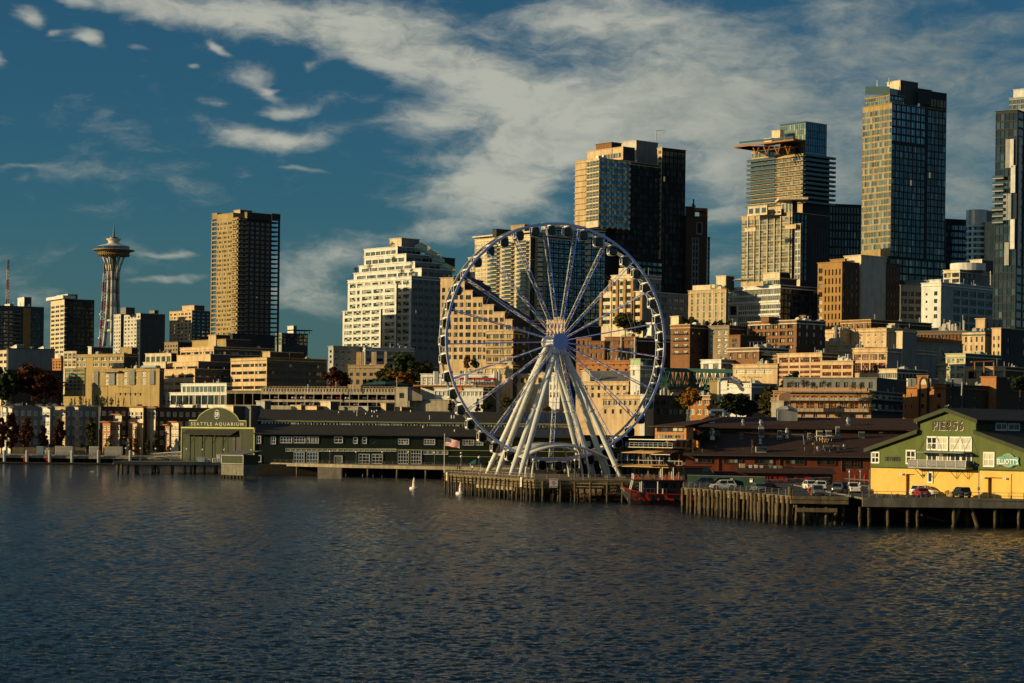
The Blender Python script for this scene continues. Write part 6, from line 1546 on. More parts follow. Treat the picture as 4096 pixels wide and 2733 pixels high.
# --- grey waterfront apartments
ap1=block('apartment_block','long grey waterfront apartment block with tall cream bay windows at far left','apartment block','C',-60,-58,925,728,878,14,(),[
W(745,1085,4,17,.5,.52,'glass_shop','white_paint',3,1,t=.2)],'grey',zb=ZP)
for xL,xC,xR,yt,cols,m_,Yb in((0,18,24,735,1,'cream',871),(22,108,116,745,2,'white',869),(382,448,456,745,2,'white',869),(495,586,606,738,2,'tan',868),(672,702,716,742,1,'cream',871)):
 block(None,None,None,'C',xL,xC,xR,yt,Yb,40,[W(yt+18,1085,4,cols,.78,.6,'glass_blinds','white_paint',3,2,t=.2)],[W(yt+18,1085,4,1,.5,.5,'glass_dark','white_paint')]if xR-xC>14 else[],m_,'grey',zb=ZP,parent=ap1.root,pname='bay')
for i in range(9):
 mb=MB();p=pt(ap1,.1+.095*i,.2,ap1.z1);w=RND.uniform(1.5,5);mb.obox(p,ap1.dr*w,ap1.dl*3,(0,0,RND.uniform(.6,1.6)),0);mb.part('rooftop_unit',[RND.choice(['cream','white','grey'])],ap1.root)
for x0,x1 in((20,100),(345,440)):
 a,b_=at('C',x0,735,866),at('C',x1,735,866);mb=MB();mb.box(a.x,b_.x,866,870,a.z,a.z+.35);mb.part('canopy',['cream'],ap1.root)
ap2=block('apartment_block','dark brick waterfront apartments with orange projecting bays and flat eaves','apartment block','C',None,905,2050,735,874,15,(),[
W(750,1090,4,20,.55,.5,'glass_shop','white_paint',3,1,t=.18)],'grey_dark','brick_dark',zb=ZP,lenL=14)
for xL,xC,xR,yt,m_,Yb in((920,988,998,880,'orange_brick',862),(1008,1072,1095,880,'cream',862),(1190,1228,1236,885,'peach',868),(1012,1090,1100,812,'cream',870),(1124,1284,1300,742,'cream',868),(1320,1394,1402,742,'cream',868),(1536,1600,1610,878,'cream',860),(1132,1162,1190,1020,'orange_brick',858),(1480,1520,1536,905,'orange_brick',864)):
 yb_=1090 if yt>850 else 870
 b_=block(None,None,None,'C',xL,xC,xR,yt,Yb,40,[W(yt+14,yb_,3 if yt>850 and yt<1000 else 1,1 if xC-xL<50 else 2,.8,.62,'glass_blinds','white_paint',3,2,t=.2)],[],m_,'brick_dark',zb=ZP,parent=ap2.root,pname='bay')
 mb=MB();mb.obox(pt(b_,-.3,-.12,b_.z1+.3)-b_.dr*1.0,b_.dl*(b_.LL*1.2),b_.dr*(b_.LR+1.4),(0,0,.35));mb.part('eave',['copper'],ap2.root)
stacks(ap2,8,'cream',3);stacks(ap1,14,'off_white',4)
for i,(x,yt,yb,lf,w)in enumerate(((12,830,1075,'leaf_maroon',.8),(100,790,1072,'leaf_maroon',.95),(235,825,1074,'leaf_red',.95),(385,905,1075,'leaf_red',.9),(530,845,1075,'leaf_maroon',.9),(805,840,1075,'leaf_olive',.8),(1215,1010,1095,'leaf_gold',.9),(1395,980,1095,'leaf_olive',.9),(1330,1035,1100,'leaf_olive',.9))):
 tree('street_tree',('dark maroon street tree at the far left edge','tall maroon street tree before the first cream bay','russet street tree before the grey apartments','thin red street tree below the second cream bay','dark maroon street tree right of the second cream bay','olive brown street tree left of the orange bays','small golden street tree before the dark brick apartments','small green street tree right of the dark brick entrance','low green street tree before the dark brick apartments')[i],'oval',lf,'C',x,yt,yb,856-(i%3),w,i%3,'street trees along the left waterfront',zb=ZP)
# --- hill behind the apartments
def pole(reg,x,yt,yb,Y,lb,arm=0,m='metal_dark',signals=0):
 q=at(reg,x,yb,Y);t=at(reg,x,yt,Y);r=empty('light_pole',lb,'pole',q,'street poles on the left hillside');mb=MB();mb.tube(q,t,.16,.09,7)
 if arm:mb.tube(t-Vector((0,0,.3)),t+Vector((arm,0,.1)),.07,n=5)
 mb.part('pole',[m],r)
 for k in range(signals):mb=MB();p=t+Vector((arm*(k+1)/(signals+.3),-.1,-.9));mb.box(p.x-.25,p.x+.25,p.y-.2,p.y+.2,p.z,p.z+1.1);mb.part('traffic_light',['black'],r)
for a in(('C',965,545,720,896,'grey pole with a lit lamp before the tan hillside building',-7),('C',1170,555,715,897,'grey pole with an arm before the tan hillside building',-6),('C',745,530,700,898,'dark pole before the green glass corner'),('D',730,368,575,880,'thick dark pole before the white pavilion'),('D',1250,398,575,880,'dark pole before the parking deck'),('D',880,430,580,880,'dark pole between the pavilion and parking deck')):pole(*a)
pole('C',1035,612,715,895,'signal mast with a row of black traffic lights on the left hillside',11,'metal_dark',5)
for i,x in enumerate((30,95,250,345,395,460,500,640,670,720,770,800,865,910,960,998,1060,1110,1465,1512)):
 yt=(640,615,630,620,600,640,630,650,650,640,660,660,625,650,640,650,655,650,640,625)[i]
 tree('small_tree','young hillside tree in the row above the apartment roofs','cone' if i%3 else 'oval',('leaf_dark','leaf_olive','leaf_dark','leaf_maroon')[i%4],'C',x,yt,735,905+(i%4)*2,1.0 if i%3 else 1.3,i%3,'young trees in a row above the left apartments',leaves=380)
tree('maple_tree','broad dark red maple before the windowless grey block','round','leaf_red','C',290,340,760,945,1.25,1);tree('maple_tree','orange tipped maple right of the dark red one','round','leaf_maroon','C',410,400,760,940,1.2,2);tree('dark_tree','dark green tree at the left edge below the white block','round','leaf_dark','C',15,360,760,935,1.1,0)
b=block('white_building','white sunlit building with wide windows at the left edge','building','C',-80,68,110,230,1010,40,[W(240,420,3,4,.7,.45,'glass_shop','charcoal',3,1)],[W(240,300,1,1,.6,.6)],'cream','grey',par=.4)
b=block('grey_block','plain windowless dark grey block behind the red maple','building','C',None,74,492,212,1000,17,(),[W(240,300,1,1,.05,.6,x0=.9)],'grey_dark','grey',lenL=20)
for x0,x1,xr_,yt in((100,150,210,180),(262,282,300,200),(348,392,398,195)):plant_room(b,'C',x0,x1,xr_,yt,6,'white','grey')
block('low_building','low dark building with pale pilasters under the grey block','building','C',None,66,570,405,975,16,(),[W(420,520,1,9,.25,.9,'glass_shop','cream',1,2,0,.35)],'charcoal',lenL=14)
b=block('orange_building','small orange brick building beside the grey block','building','C',470,548,570,305,985,45,[W(315,395,3,3,.5,.6)],(),'orange_brick')
b=block('tan_building','tan block with paired pale windows and a green glass lower corner','building','C',572,1110,1240,262,955,52,[W(275,380,2,2,.8,.55,'glass_blinds','white_paint',3,1,.22,.38),W(275,380,2,4,.72,.62,'glass_blinds','white_paint',4,1,.48,1.0)],(),'gold_tan','charcoal')
block(None,None,None,'C',582,758,768,390,944,52,[W(392,592,6,5,.94,.9,'glass_green','tan',1,1,t=.2)],(),'gold_tan',parent=b.root,pname='glass_corner',yb=640)
block(None,None,None,'C',570,684,690,240,950,52,[W(245,380,2,3,.8,.85,'glass_amber','cream',1,2,t=.25)],(),'cream',parent=b.root,pname='stair_tower',yb=640)
plant_room(b,'C',1085,1180,1235,205,8,'gold_tan','charcoal');plant_room(b,'C',790,820,1010,198,14,'white','grey_dark')
b=block('panel_building','cream building with tall grey green panels and small square windows','building','C',826,1430,1472,392,915,50,[W(400,540,2,7,.42,.72,'glass_blinds','white_paint',3,4,.02,.98,t=.2)],(),'gold_tan','charcoal')
for x0,x1 in((850,890),(990,1040),(1168,1218),(1352,1392)):
 f0,f1=1-(x1-826)/604,1-(x0-826)/604;mb=MB();z0,z1=b.zat(535),b.zat(400);mb.obox(pt(b,0,f0,z0)-b.dr*.5,b.dl*((f1-f0)*b.LL),b.dr*.497,(0,0,z1-z0));mb.part('panel',['grey'],b.root)
mb=MB();z0=b.zat(382);mb.obox(pt(b,0,.02,z0)-b.dr*1.5,b.dl*(b.LL*.2),b.dr*2.5,(0,0,.9));mb.part('awning',['container_blue'],b.root)
mb=MB();mb.obox(pt(b,0,.55,b.zat(420))-b.dr*2,b.dl*(b.LL*.26),b.dr*1.99,(0,0,.7));mb.part('balcony',['tan_dark'],b.root);stacks(b,7,'tan',5,(1,2))
b=block('office_building','low cream office with dark square windows behind the panel building','building','B',-40,190,240,1376,1010,48,[W(1390,1460,1,5,.72,.7,'glass_green','charcoal',3,1)],(),'cream','charcoal');stacks(b,6,'grey',8)
b=block('office_building','low cream office wing in front of the stepped terraces','building','B',-60,140,150,1455,940,48,(),(),'cream','charcoal')
tr=None
for i,(reg,xL,xC,xR,yt,yw0,yw1,Yb,cols)in enumerate((('B',272,572,1115,1316,1338,1420,935,3),('B',242,543,1115,1385,1450,1452,929,3),('D',150,505,838,122,160,205,923,3),('D',150,470,838,200,238,290,917,3))):
 specs=[W(yw0,yw1+2 if yw1>yw0+3 else yw0+40,1,cols,.9,.6,'glass_shop','charcoal',5,1,t=.15)]
 rs=[W(yw0,yw1+2 if yw1>yw0+3 else yw0+40,1,4,.88,.6,'glass_shop','charcoal',6,1,t=.15)]
 if i==3:specs=[W(238,458,3,3,.9,.34,'glass_shop','charcoal',5,1)];rs=[W(238,458,3,2,.88,.34,'glass_shop','charcoal',6,1)]
 if i==1:specs=rs=()
 bb_=block('terraced_office','tan office stepping down in terraces with ribbon windows','building',reg,xL,xC,xR,yt,Yb,38,specs,rs,'peach','grey_dark',parent=tr.root if tr else None,pname='terrace')
 tr=tr or bb_
plant_room(tr,'B',378,680,900,1250,8,'gold_tan','charcoal');plant_room(tr,'B',525,592,720,1212,14,'tan','charcoal')
b=block('band_office','square tan office with three dark ribbon windows per floor','building','D',845,1222,1850,82,900,40,[W(118,430,4,3,.92,.42,'glass_shop','charcoal',6,1,t=.15)],[W(118,430,4,4,.92,.5,'glass_shop','charcoal',6,1,t=.15)],'peach','grey_dark',trim='gold_tan');plant_room(b,'D',1176,1255,1600,22,5,'tan','charcoal');stacks(b,6,'metal',2)
b=block('glass_pavilion','low white pavilion with green glass panels before the terraced office','building','D',325,800,850,352,893,48,[W(372,440,1,10,.86,.95,'glass_green','charcoal',2,1,.03,.97,t=.2)],[W(372,440,1,1,.7,.95)],'white','grey');
block(None,None,None,'D',105,805,830,447,891,48,[W(470,575,1,9,.93,.95,'glass_shop','charcoal',2,1,.16,1.0)],(),'white','grey',parent=b.root,pname='podium',zb=4)
def garage(name,label,reg,xL,xC,yt,yb,Y,th,floors,cols,m,xR=None):
 b=block(name,label,'parking garage',reg,xL,xC,xR,yt,Y,th,[W(f0,f1,1,cols,.94,.96,None,'charcoal',1,1,rev=.5,nm='opening')for f0,f1 in floors],(),m,'concrete_dark',zb=4,lenR=24);return b
g1=garage('parking_garage','tan open parking deck with a slatted parapet above the shed roof','E',-376,918,378,560,762,68,((432,486),(508,545)),15,'concrete')
g2=garage('parking_garage','dark open lower parking deck left of the tan one','D',800,1165,432,575,800,60,((455,575),),4,'concrete_dark')
mb=MB()
for k in range(44):mb.obox(pt(g1,0,k/44,g1.z1-1.0)-g1.dr*.25,g1.dl*.18,g1.dr*.247,(0,0,1.9))
mb.obox(pt(g1,0,0,g1.z1+.75)-g1.dr*.3,g1.dl*g1.LL,g1.dr*.2,(0,0,.12));mb.part('railing',['tan_dark'],g1.root)
cars_g=[('suv','car_white'),('car','car_silver'),('car','car_black'),('suv','car_silver'),('car','car_red'),('car','car_white')]
for k in range(14):
 for(fy,dd)in((484,0),(543,0)):
  if(k*3+int(fy))%4==0:continue
  kd=cars_g[(k*5+int(fy))%6];f=(k+.5)/15
  q=pt(g1,0,f,g1.zat(fy)+.05)+g1.dr*.3
  car(kd[0],kd[1],('car parked on the upper storey of the tan parking deck','car parked on the lower storey of the tan parking deck')[fy>500],q+g1.dr*3.6,math.atan2(g1.dr.y,g1.dr.x),('cars on the upper parking storey','cars on the lower parking storey')[fy>500])
for fy in(486,545):
 mb=MB();mb.obox(pt(g1,.02,.01,g1.zat(fy)-.2),g1.dr*(g1.LR*.96),g1.dl*(g1.LL*.98),(0,0,.2));mb.part('floor_slab',['concrete_dark'],g1.root)
b=block('concrete_hall','sunlit concrete block with a cut sloping corner and one barred window','building','E',922,1040,1046,366,758,62,[W(414,468,1,1,.42,.95,'glass_shop','charcoal',4,1,.05,1)],(),'concrete','concrete_dark',zb=4)
block(None,None,None,'E',1046,1440,1460,488,756,68,(),(),'concrete','concrete_dark',parent=b.root,pname='lower_wall',zb=4)
mb=MB();a0=at('E',1042,368,758.5);a1=at('E',1178,440,758);a2=at('E',1178,490,758);a3=at('E',1042,490,758.5);mb.prism([a3,a2,a1,a0],(0,6,0),0);mb.part('slope_wall',['concrete'],b.root)
for i,(reg,x0,x1,xr_,y0,y1)in enumerate((('E',12,162,230,548,585),('E',198,295,375,503,528),('E',430,480,481,556,588),('E',560,660,790,550,586),('E',780,830,910,520,548),('E',912,980,1080,556,586),('D',795,870,1000,590,618),('D',962,1055,1170,588,622),('D',1110,1200,1265,538,572),('D',1475,1580,1745,582,628))):
 block('roof_plant',('grey rooftop plant box behind the shed ridge, far right of the arch','long pale plant box before the parking deck','small louvred vent box on the shed ridge','low plant box behind the roof vents','dark plant box before the tan deck','plant box below the concrete block','plant box just right of the arch','second plant box right of the arch','pale box under the dark parking deck','tan plant box left of the long pale one')[i],'plant box',reg,x0,x1,xr_,y0,742+i*.5,42,(),(),('peach','cream','grey','grey_light','tan')[i%5],'grey_dark',zb=5)
# --- far-left towers
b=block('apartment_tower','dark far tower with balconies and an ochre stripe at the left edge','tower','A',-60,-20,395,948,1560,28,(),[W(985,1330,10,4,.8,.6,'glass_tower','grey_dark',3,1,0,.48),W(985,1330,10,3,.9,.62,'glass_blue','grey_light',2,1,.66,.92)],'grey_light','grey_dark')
slabs(b,yrange(985,1330,10)[1:],'R','grey',1.2,.5,.02,.5);fins(b,'R',(.545,),'ochre',b.zat(1330),b.zat(960),.6,5.5,'accent_panel')
plant_room(b,'A',158,217,282,872,12,'white','grey_dark');plant_room(b,'A',42,88,120,932,8,'white','grey');stacks(b,7,'white',6,(1,4))
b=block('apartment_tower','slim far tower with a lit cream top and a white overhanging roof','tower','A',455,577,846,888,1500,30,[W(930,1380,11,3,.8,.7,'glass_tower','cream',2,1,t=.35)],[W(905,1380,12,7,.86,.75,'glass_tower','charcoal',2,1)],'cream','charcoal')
mb=MB();mb.obox(pt(b,-.1,-.12,b.z1+.2),b.dr*(b.LR*.42),b.dl*(b.LL*1.25),(0,0,2.2));mb.part('roof_canopy',['white'],b.root);plant_room(b,'A',510,607,695,846,6,'white','grey_dark');slabs(b,yrange(930,1380,11)[1:],'R','cream',1.6,.45,0,.07)
b=block('grey_tower_pair','pale gridded tower pair with a blank dark side right of the needle','tower','A',1112,1258,1480,1018,1330,34,[W(1030,1365,10,5,.55,.62,'glass_blinds','cream',2,1)],(),'off_white','grey_dark')
block(None,None,None,'A',1020,1083,1112,1026,1322,34,[W(1036,1370,10,3,.55,.62,'glass_blinds','cream',2,1)],(),'off_white','grey_dark',parent=b.root,pname='wing');plant_room(b,'A',1080,1128,1208,966,4,'grey','charcoal');plant_room(b,'A',1338,1384,1420,992,12,'grey','charcoal')
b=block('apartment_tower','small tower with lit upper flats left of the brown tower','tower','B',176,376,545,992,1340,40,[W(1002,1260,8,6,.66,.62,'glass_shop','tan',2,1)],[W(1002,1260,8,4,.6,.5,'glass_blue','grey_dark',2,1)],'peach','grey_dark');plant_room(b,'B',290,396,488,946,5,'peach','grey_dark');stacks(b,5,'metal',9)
block('low_rise','low dark apartment row between the small tower and the brown tower','building','B',130,250,560,1275,1200,40,[W(1290,1360,2,5,.5,.5)],(),'tan_dark','charcoal')
bt_=block('framed_tower','tall golden brown tower with open balcony frames at both edges','tower','B',600,792,1092,158,1260,42,[W(180,1215,25,4,.8,.64,'glass_shop','gold_tan',3,1,0,.98,t=.28)],[W(180,1215,25,6,.66,.6,'glass_tower','tan_dark',3,1,.03,.97,t=.4)],'gold_tan','charcoal',zb=20)
ys=yrange(180,1215,25)
slabs(bt_,ys,'L','gold_tan',1.0,.8,0,.28,'balcony');slabs(bt_,ys,'R','tan_dark',1.0,.7,0,.2,'balcony')
dLe=4.6
for k,f in enumerate((0,1)):
 mb=MB();q=pt(bt_,0,1,0)+bt_.dl*(dLe*f+.2);mb.obox(Vector((q.x,q.y,bt_.z0)),bt_.dl*.9,bt_.dr*.9,(0,0,bt_.zat(95)-bt_.z0));mb.part('frame_column',['tan_dark'],bt_.root)if f else None
 mb=MB();q=pt(bt_,1,0,0)+bt_.dr*(5.2*f);mb.obox(Vector((q.x,q.y,bt_.z0)),bt_.dr*.9,bt_.dl*.9,(0,0,bt_.zat(105)-bt_.z0));mb.part('frame_column',['charcoal'],bt_.root)if f else None
for y in ys:
 z=bt_.zat(y);mb=MB();mb.obox(pt(bt_,0,1,z)+bt_.dl*.01,bt_.dl*(dLe+.2),bt_.dr*5,(0,0,.75));mb.part('balcony',['gold_tan'],bt_.root)
 mb=MB();mb.obox(pt(bt_,1,0,z)+bt_.dr*.01,bt_.dr*5.2,bt_.dl*5,(0,0,.75));mb.part('balcony',['charcoal'],bt_.root)
mb=MB();z0,z1=bt_.zat(150),bt_.zat(92)
mb.obox(pt(bt_,0,1,z0)+bt_.dl*.02,bt_.dl*(dLe+1.0),bt_.dr*4,(0,0,z1-z0));mb.part('parapet',['tan_dark'],bt_.root);mb=MB();mb.obox(pt(bt_,1,0,z0)+bt_.dr*.02,bt_.dr*6.2,bt_.dl*4,(0,0,z1-z0));mb.part('parapet',['charcoal'],bt_.root)
plant_room(bt_,'B',602,745,850,118,4,'gold_tan','tan_dark');plant_room(bt_,'B',752,808,915,90,14,'tan','charcoal');plant_room(bt_,'B',850,870,1090,112,2,'tan_dark','charcoal');stacks(bt_,6,'metal',14,(1,3))
block('tower_podium','dark podium block under the framed brown tower','building','B',700,740,1120,1200,1240,42,(),(),'charcoal','charcoal')
b=block('glass_penthouse_block','dark glassy block with a thin flat roof right of the brown tower','building','B',1128,1180,1415,1195,1320,30,[W(1200,1300,3,2,.8,.8,'glass_green','charcoal')],[W(1200,1300,3,6,.85,.8,'glass_blue','charcoal',2,1)],'grey_light','grey_dark');mb=MB();zt_=b.zat(1165);mb.obox(pt(b,.4,-.1,zt_),b.dr*(b.LR*.75),b.dl*(b.LL*1.1),(0,0,.5));mb.part('roof_canopy',['grey_dark'],b.root);mb=MB()
for f in(.5,.7,.9,1.08):mb.tube(pt(b,f,.1,b.z1),pt(b,f,.1,zt_),.2,n=6)
mb.part('canopy_column',['metal_dark'],b.root);plant_room(b,'B',1232,1285,1315,1130,4,'white','grey')
# --- lattice masts
def mast(name,label,reg,x0,y0,x1,y1,Y,w):
 p,q=at(reg,x0,y0,Y),at(reg,x1,y1,Y);q=Vector((q.x,q.y,q.z));r=empty(name,label,'mast',p);n=9
 for k in range(n):
  a,b_=p+(q-p)*(k/n),p+(q-p)*((k+1)/n);mb=MB();wa,wb=w*(1-.55*k/n),w*(1-.55*(k+1)/n)
  T=lambda c,ww,t:c+Vector((ww*math.cos(t),ww*math.sin(t),0))
  for j in range(3):
   t,t2=j*2.094,(j+1)*2.094
   mb.tube(T(a,wa,t),T(b_,wb,t),w*.2,n=5)
   for s in range(6):
    f0,f1=s/6,(s+1)/6;c0,c1=a+(b_-a)*f0,a+(b_-a)*f1;mb.tube(T(c0,wa,t if s%2 else t2),T(c1,wa,t2 if s%2 else t),w*.09,n=4)
  mb.part('section',['mast_red' if k%2==0 else 'off_white'],r)
 for f,s in((.25,1),(.4,-1),(.12,-1)):
  c=p+(q-p)*f;mb=MB();mb.lathe([(0,-1.2),(1.4,-1),(1.6,0),(1.4,1),(0,1.2)],12,c+Vector((s*2.2,-1.5,0)));mb.part('antenna_dish',['white'],r)
mast('radio_mast','thin red and white lattice mast at the far left horizon','A',52,1330,74,538,2700,2.4);mast('radio_mast','red and white lattice mast standing behind the needle tower','A',905,1330,942,570,2500,3.2)
# --- needle tower
YN=2350.0
nb=at('A',975,1300,YN);nd_=empty('needle_tower','white observation tower with flared legs and a saucer top','tower',(nb.x,YN,40))
def nz(y):return at('A',1000,y,YN).z
NX=lambda y:at('A',975+(1250-y)*.052,y,YN).x*0+at('A',1000-(y-700)*0.0,y,YN).x+2.2
cx0=at('A',1018,480,YN).x;SC=YN/F*.44643
for k in range(3):
 ang=rad(-78+120*k)
 for s in(-1,1):
  pts,rs=[],[]
  for y,r_ in((1310,86),(1200,74),(1080,62),(960,53),(840,47),(720,45),(640,50),(580,60),(505,86)):
   sp=1.5+max(0,(660-y))*.022
   d=Vector((math.cos(ang),math.sin(ang),0));t=Vector((-d.y,d.x,0))
   pts.append(Vector((cx0,YN,nz(y)))+d*(r_*SC)+t*(s*sp*1.0));rs.append(1.35 if y>700 else 1.05)
  mb=MB();mb.path(pts,rs,8);mb.part('leg',['needle_white'],nd_,smooth=True)
mb=MB();mb.path([Vector((cx0,YN,nz(1310))),Vector((cx0,YN,nz(490)))],[3.1,3.1],6);mb.part('core',['metal_dark'],nd_)
mb=MB()
for i in range(14):
 z=nz(715-i*14.5);mb.box(cx0-2.3,cx0-.7,YN-3.6,YN-3.1,z-.6,z+.7)
mb.part('elevator_lights',['ochre'],nd_)
for y in(1090,1180):
 mb=MB();mb.lathe([(6,0),(6.3,1.0),(6,2),(3,2)],24,(cx0,YN,nz(y)));mb.part('brace_ring',['needle_white'],nd_)
Lp=lambda pr:[(w*SC,nz(y)-0)for w,y in pr]
for nm,m_,prof in(('lower_dish','needle_gold',((20,512),(70,510),(100,505),(148,492),(140,484))),('restaurant_ring','black',((138,484),(140,462))),('halo','needle_gold',((140,470),(188,455),(188,450),(145,444))),('deck_ring','glass_blue',((142,444),(142,420))),('upper_roof','needle_white',((145,420),(130,412),(60,396),(46,384),(52,365),(66,356),(66,350),(20,350))),('cap','metal_dark',((42,350),(40,336),(20,334),(0,334)))):
 mb=MB();mb.lathe(Lp(prof),40,(cx0,YN,0));mb.part(nm,[m_],nd_,smooth=nm=='upper_roof')
mb=MB()
for k in range(40):t=k*math.pi/20;mb.obox(Vector((cx0+math.cos(t)*105*SC,YN+math.sin(t)*105*SC,nz(505))),Vector((math.cos(t),math.sin(t),0))*35*SC,Vector((-math.sin(t),math.cos(t),0))*1.0,(0,0,5))
mb.part('dish_rib',['tan_dark'],nd_)
mb=MB();mb.path([Vector((cx0,YN,nz(334))),Vector((cx0,YN,nz(265))),Vector((cx0,YN,nz(215)))],[1.3,.8,.3],7);mb.part('spire',['metal_dark'],nd_)
# ------------------------------------------------------------------ middle of the city
glass('glass_office',[(0,D1),(.25,(.05,.10,.085)),(.45,(.42,.50,.40)),(.7,(.55,.58,.46)),(.9,(.40,.33,.22))],rough=.08)
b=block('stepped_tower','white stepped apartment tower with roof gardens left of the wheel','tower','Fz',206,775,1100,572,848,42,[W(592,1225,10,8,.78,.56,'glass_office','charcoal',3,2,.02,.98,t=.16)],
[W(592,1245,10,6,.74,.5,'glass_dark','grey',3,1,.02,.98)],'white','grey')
block(None,None,None,'Fz',312,640,655,642,844,42,[W(664,1210,9,3,.82,.56,'glass_office','charcoal',4,2,.04,.98,t=.16)],(),'white','grey',parent=b.root,pname='bay')
block(None,None,None,'Fz',160,500,515,871,839,42,[W(862,1215,6,4,.82,.58,'glass_office','charcoal',3,2,.03,.98,t=.16)],(),'white','grey',parent=b.root,pname='bay')
for xL,xC,xR,yt,yb_,Yb,rs in((258,865,1140,502,575,854,1),(306,806,1100,444,505,859,1),(350,728,1070,374,446,864,1),(351,650,856,308,376,869,1)):
 block(None,None,None,'Fz',xL,xC,xR,yt,Yb,42,[W(yt+24,yb_-4,rs,6,.86,.8,'glass_curtain','charcoal',3,1,.04,.96,t=.2)],[W(yt+24,yb_-4,rs,5,.8,.7,'glass_dark','charcoal',2,1)],'white','grey',parent=b.root,pname='terrace',yb=yb_+12)
block(None,None,None,'Fz',580,686,846,232,874,42,(),(),'cream','grey',parent=b.root,pname='penthouse',yb=318);block(None,None,None,'Fz',1060,1075,1165,410,872,42,(),(),'charcoal','charcoal',parent=b.root,pname='penthouse',yb=520)
for x,y,Yb in((860,268,875),(950,330,872),(1015,390,868),(1085,455,864)):
 p=at('Fz',x,y+50,Yb);w,h=2.6,at('Fz',x,y,Yb).z-p.z;mb=MB();mb.prism([p+Vector((-w,0,-1.5)),p+Vector((w,0,-1.5)),p+Vector((w,0,h*.45)),p+Vector((0,0,h)),p+Vector((-w,0,h*.45))],(1,5,0),0);mb.part('glasshouse',['glass_green'],b.root)
for i,(x,y,Yb,lf)in enumerate(((278,520,848,'leaf_dark'),(400,490,853,'leaf_olive'),(690,535,852,'leaf_red'),(780,530,851,'leaf_maroon'),(600,290,866,'leaf_dark'),(615,420,861,'leaf_olive'))):
 q=at('Fz',x,y+40,Yb-2);r=shrub(q,3.2,('dark shrub on the left terrace corner of the white tower','olive shrub on the left terrace of the white tower','red shrub on the middle terrace of the white tower','maroon shrub on the right terrace of the white tower','dark shrub near the roof of the white tower','olive shrub on the upper terrace of the white tower')[i],lf,1.1);r['group']='terrace shrubs on the white tower'
sl=block('sloped_building','cream apartment building with a diagonal stepped roof behind the wheel','building','Fz',1040,1150,1170,636,806,60,[W(655,1320,10,2,.6,.58,'glass_shop','charcoal',2,1,t=.2)],(),'peach','grey_dark')
steps=((140,255,588),(255,355,622),(355,425,702),(425,518,765),(518,615,830),(615,715,895),(715,782,962))
for i,(x0,x1,yt)in enumerate(steps):
 n=max(2,int((1330-yt)/67));block(None,None,None,'G',x0,x1,x1+8,yt,801-i*2.2,62,[W(1330-67*n,1330,n,2 if x1-x0>90 else 1,.66,.6,'glass_shop','charcoal',3,1,t=.2)]if i else[W(1330-67*(n-1),1330,n-1,2,.5,.58,'glass_shop','charcoal',2,1)],(),'peach','charcoal',parent=sl.root,pname='bay')
for i in range(5):
 x0,x1,yt=steps[i+1][0],steps[i+1][1],steps[i+1][2];a=at('G',x0+6,yt-55,803-i*2);b_=at('G',x1+70,yt+35,801-i*2);c=Vector((7,9,0));mb=MB();mb.prism([a,b_,b_+c,a+c],(0,0,-3.2),0);mb.part('sloping_roof',['charcoal'],sl.root)
plant_room(sl,'G',395,430,520,606,12,'charcoal','charcoal')
b=block('low_apartment','small olive tan apartment block with wide windows in front of the sloped building','building','G',545,790,865,1062,776,58,[W(1075,1350,4,4,.8,.6,'glass_blinds','tan_dark',3,1,t=.2)],[W(1075,1350,4,2,.6,.6)],'tan','brick_dark');slabs(b,yrange(1075,1350,4)[1:],'L','tan',.9,.5)
b=block('dark_rise','dark block with one lit balcony right of the sloped building','building','G',785,800,1110,960,795,50,(),[W(1000,1340,5,5,.5,.5,'glass_tower','charcoal')],'peach','grey_dark');
b=block('tan_cap_building','tan hotel top showing just above the wheel hub','building','G',1090,1255,1270,968,785,55,[W(985,1380,6,5,.4,.55,'glass_shop','charcoal',1,1)],(),'peach','charcoal');plant_room(b,'G',1165,1230,1240,945,5,'cream')
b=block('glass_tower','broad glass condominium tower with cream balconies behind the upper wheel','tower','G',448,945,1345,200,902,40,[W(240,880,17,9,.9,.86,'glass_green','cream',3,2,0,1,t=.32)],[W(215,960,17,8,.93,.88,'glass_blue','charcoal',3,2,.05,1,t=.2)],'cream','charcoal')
ysb=yrange(240,880,17)[1:]
for f0,f1 in((.04,.20),(.30,.46),(.56,.72)):slabs(b,ysb,'L','cream',1.2,.35,f0,f1,'balcony','glass_clear')
slabs(b,yrange(215,960,17)[1:],'R','cream',1.4,.45,.12,.24,'balcony','cream');fins(b,'R',(.10,.27),'gold_tan',b.zat(960),b.z1-1,.7,1.1)
block(None,None,None,'G',390,445,450,405,897,40,[W(420,640,6,3,.7,.6,'glass_green','cream',1,1)],(),'cream',parent=b.root,pname='wing')
plant_room(b,'G',605,640,770,152,10,'charcoal','charcoal');plant_room(b,'G',770,892,940,112,14,'gold_tan','grey_dark');plant_room(b,'G',1045,1078,1325,98,18,'cream','charcoal')
mb=MB();mb.obox(pt(b,-.02,-.0,b.z1+1.0),b.dr*(b.LR*.5),b.dl*(b.LL*1.04),(0,0,.6));mb.part('roof_canopy',['cream'],b.root)
b2=block('glass_tower','dark curtain wall tower right of the cream balcony tower','tower','G',1098,1110,1620,130,922,18,(),[W(160,1000,16,12,.95,.93,'glass_blue','charcoal',2,2,t=.16)],'cream','charcoal');slabs(b2,yrange(160,1000,16)[1:],'R','cream',1.4,.4,.62,.72,'balcony','cream')
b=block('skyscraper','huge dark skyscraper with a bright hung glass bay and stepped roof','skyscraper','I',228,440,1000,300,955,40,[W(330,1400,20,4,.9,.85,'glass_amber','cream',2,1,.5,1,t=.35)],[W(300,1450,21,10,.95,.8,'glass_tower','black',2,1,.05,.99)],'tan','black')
slabs(b,yrange(330,950,12)[1:],'L','tan',.6,.3,.52,1.0,'balcony')
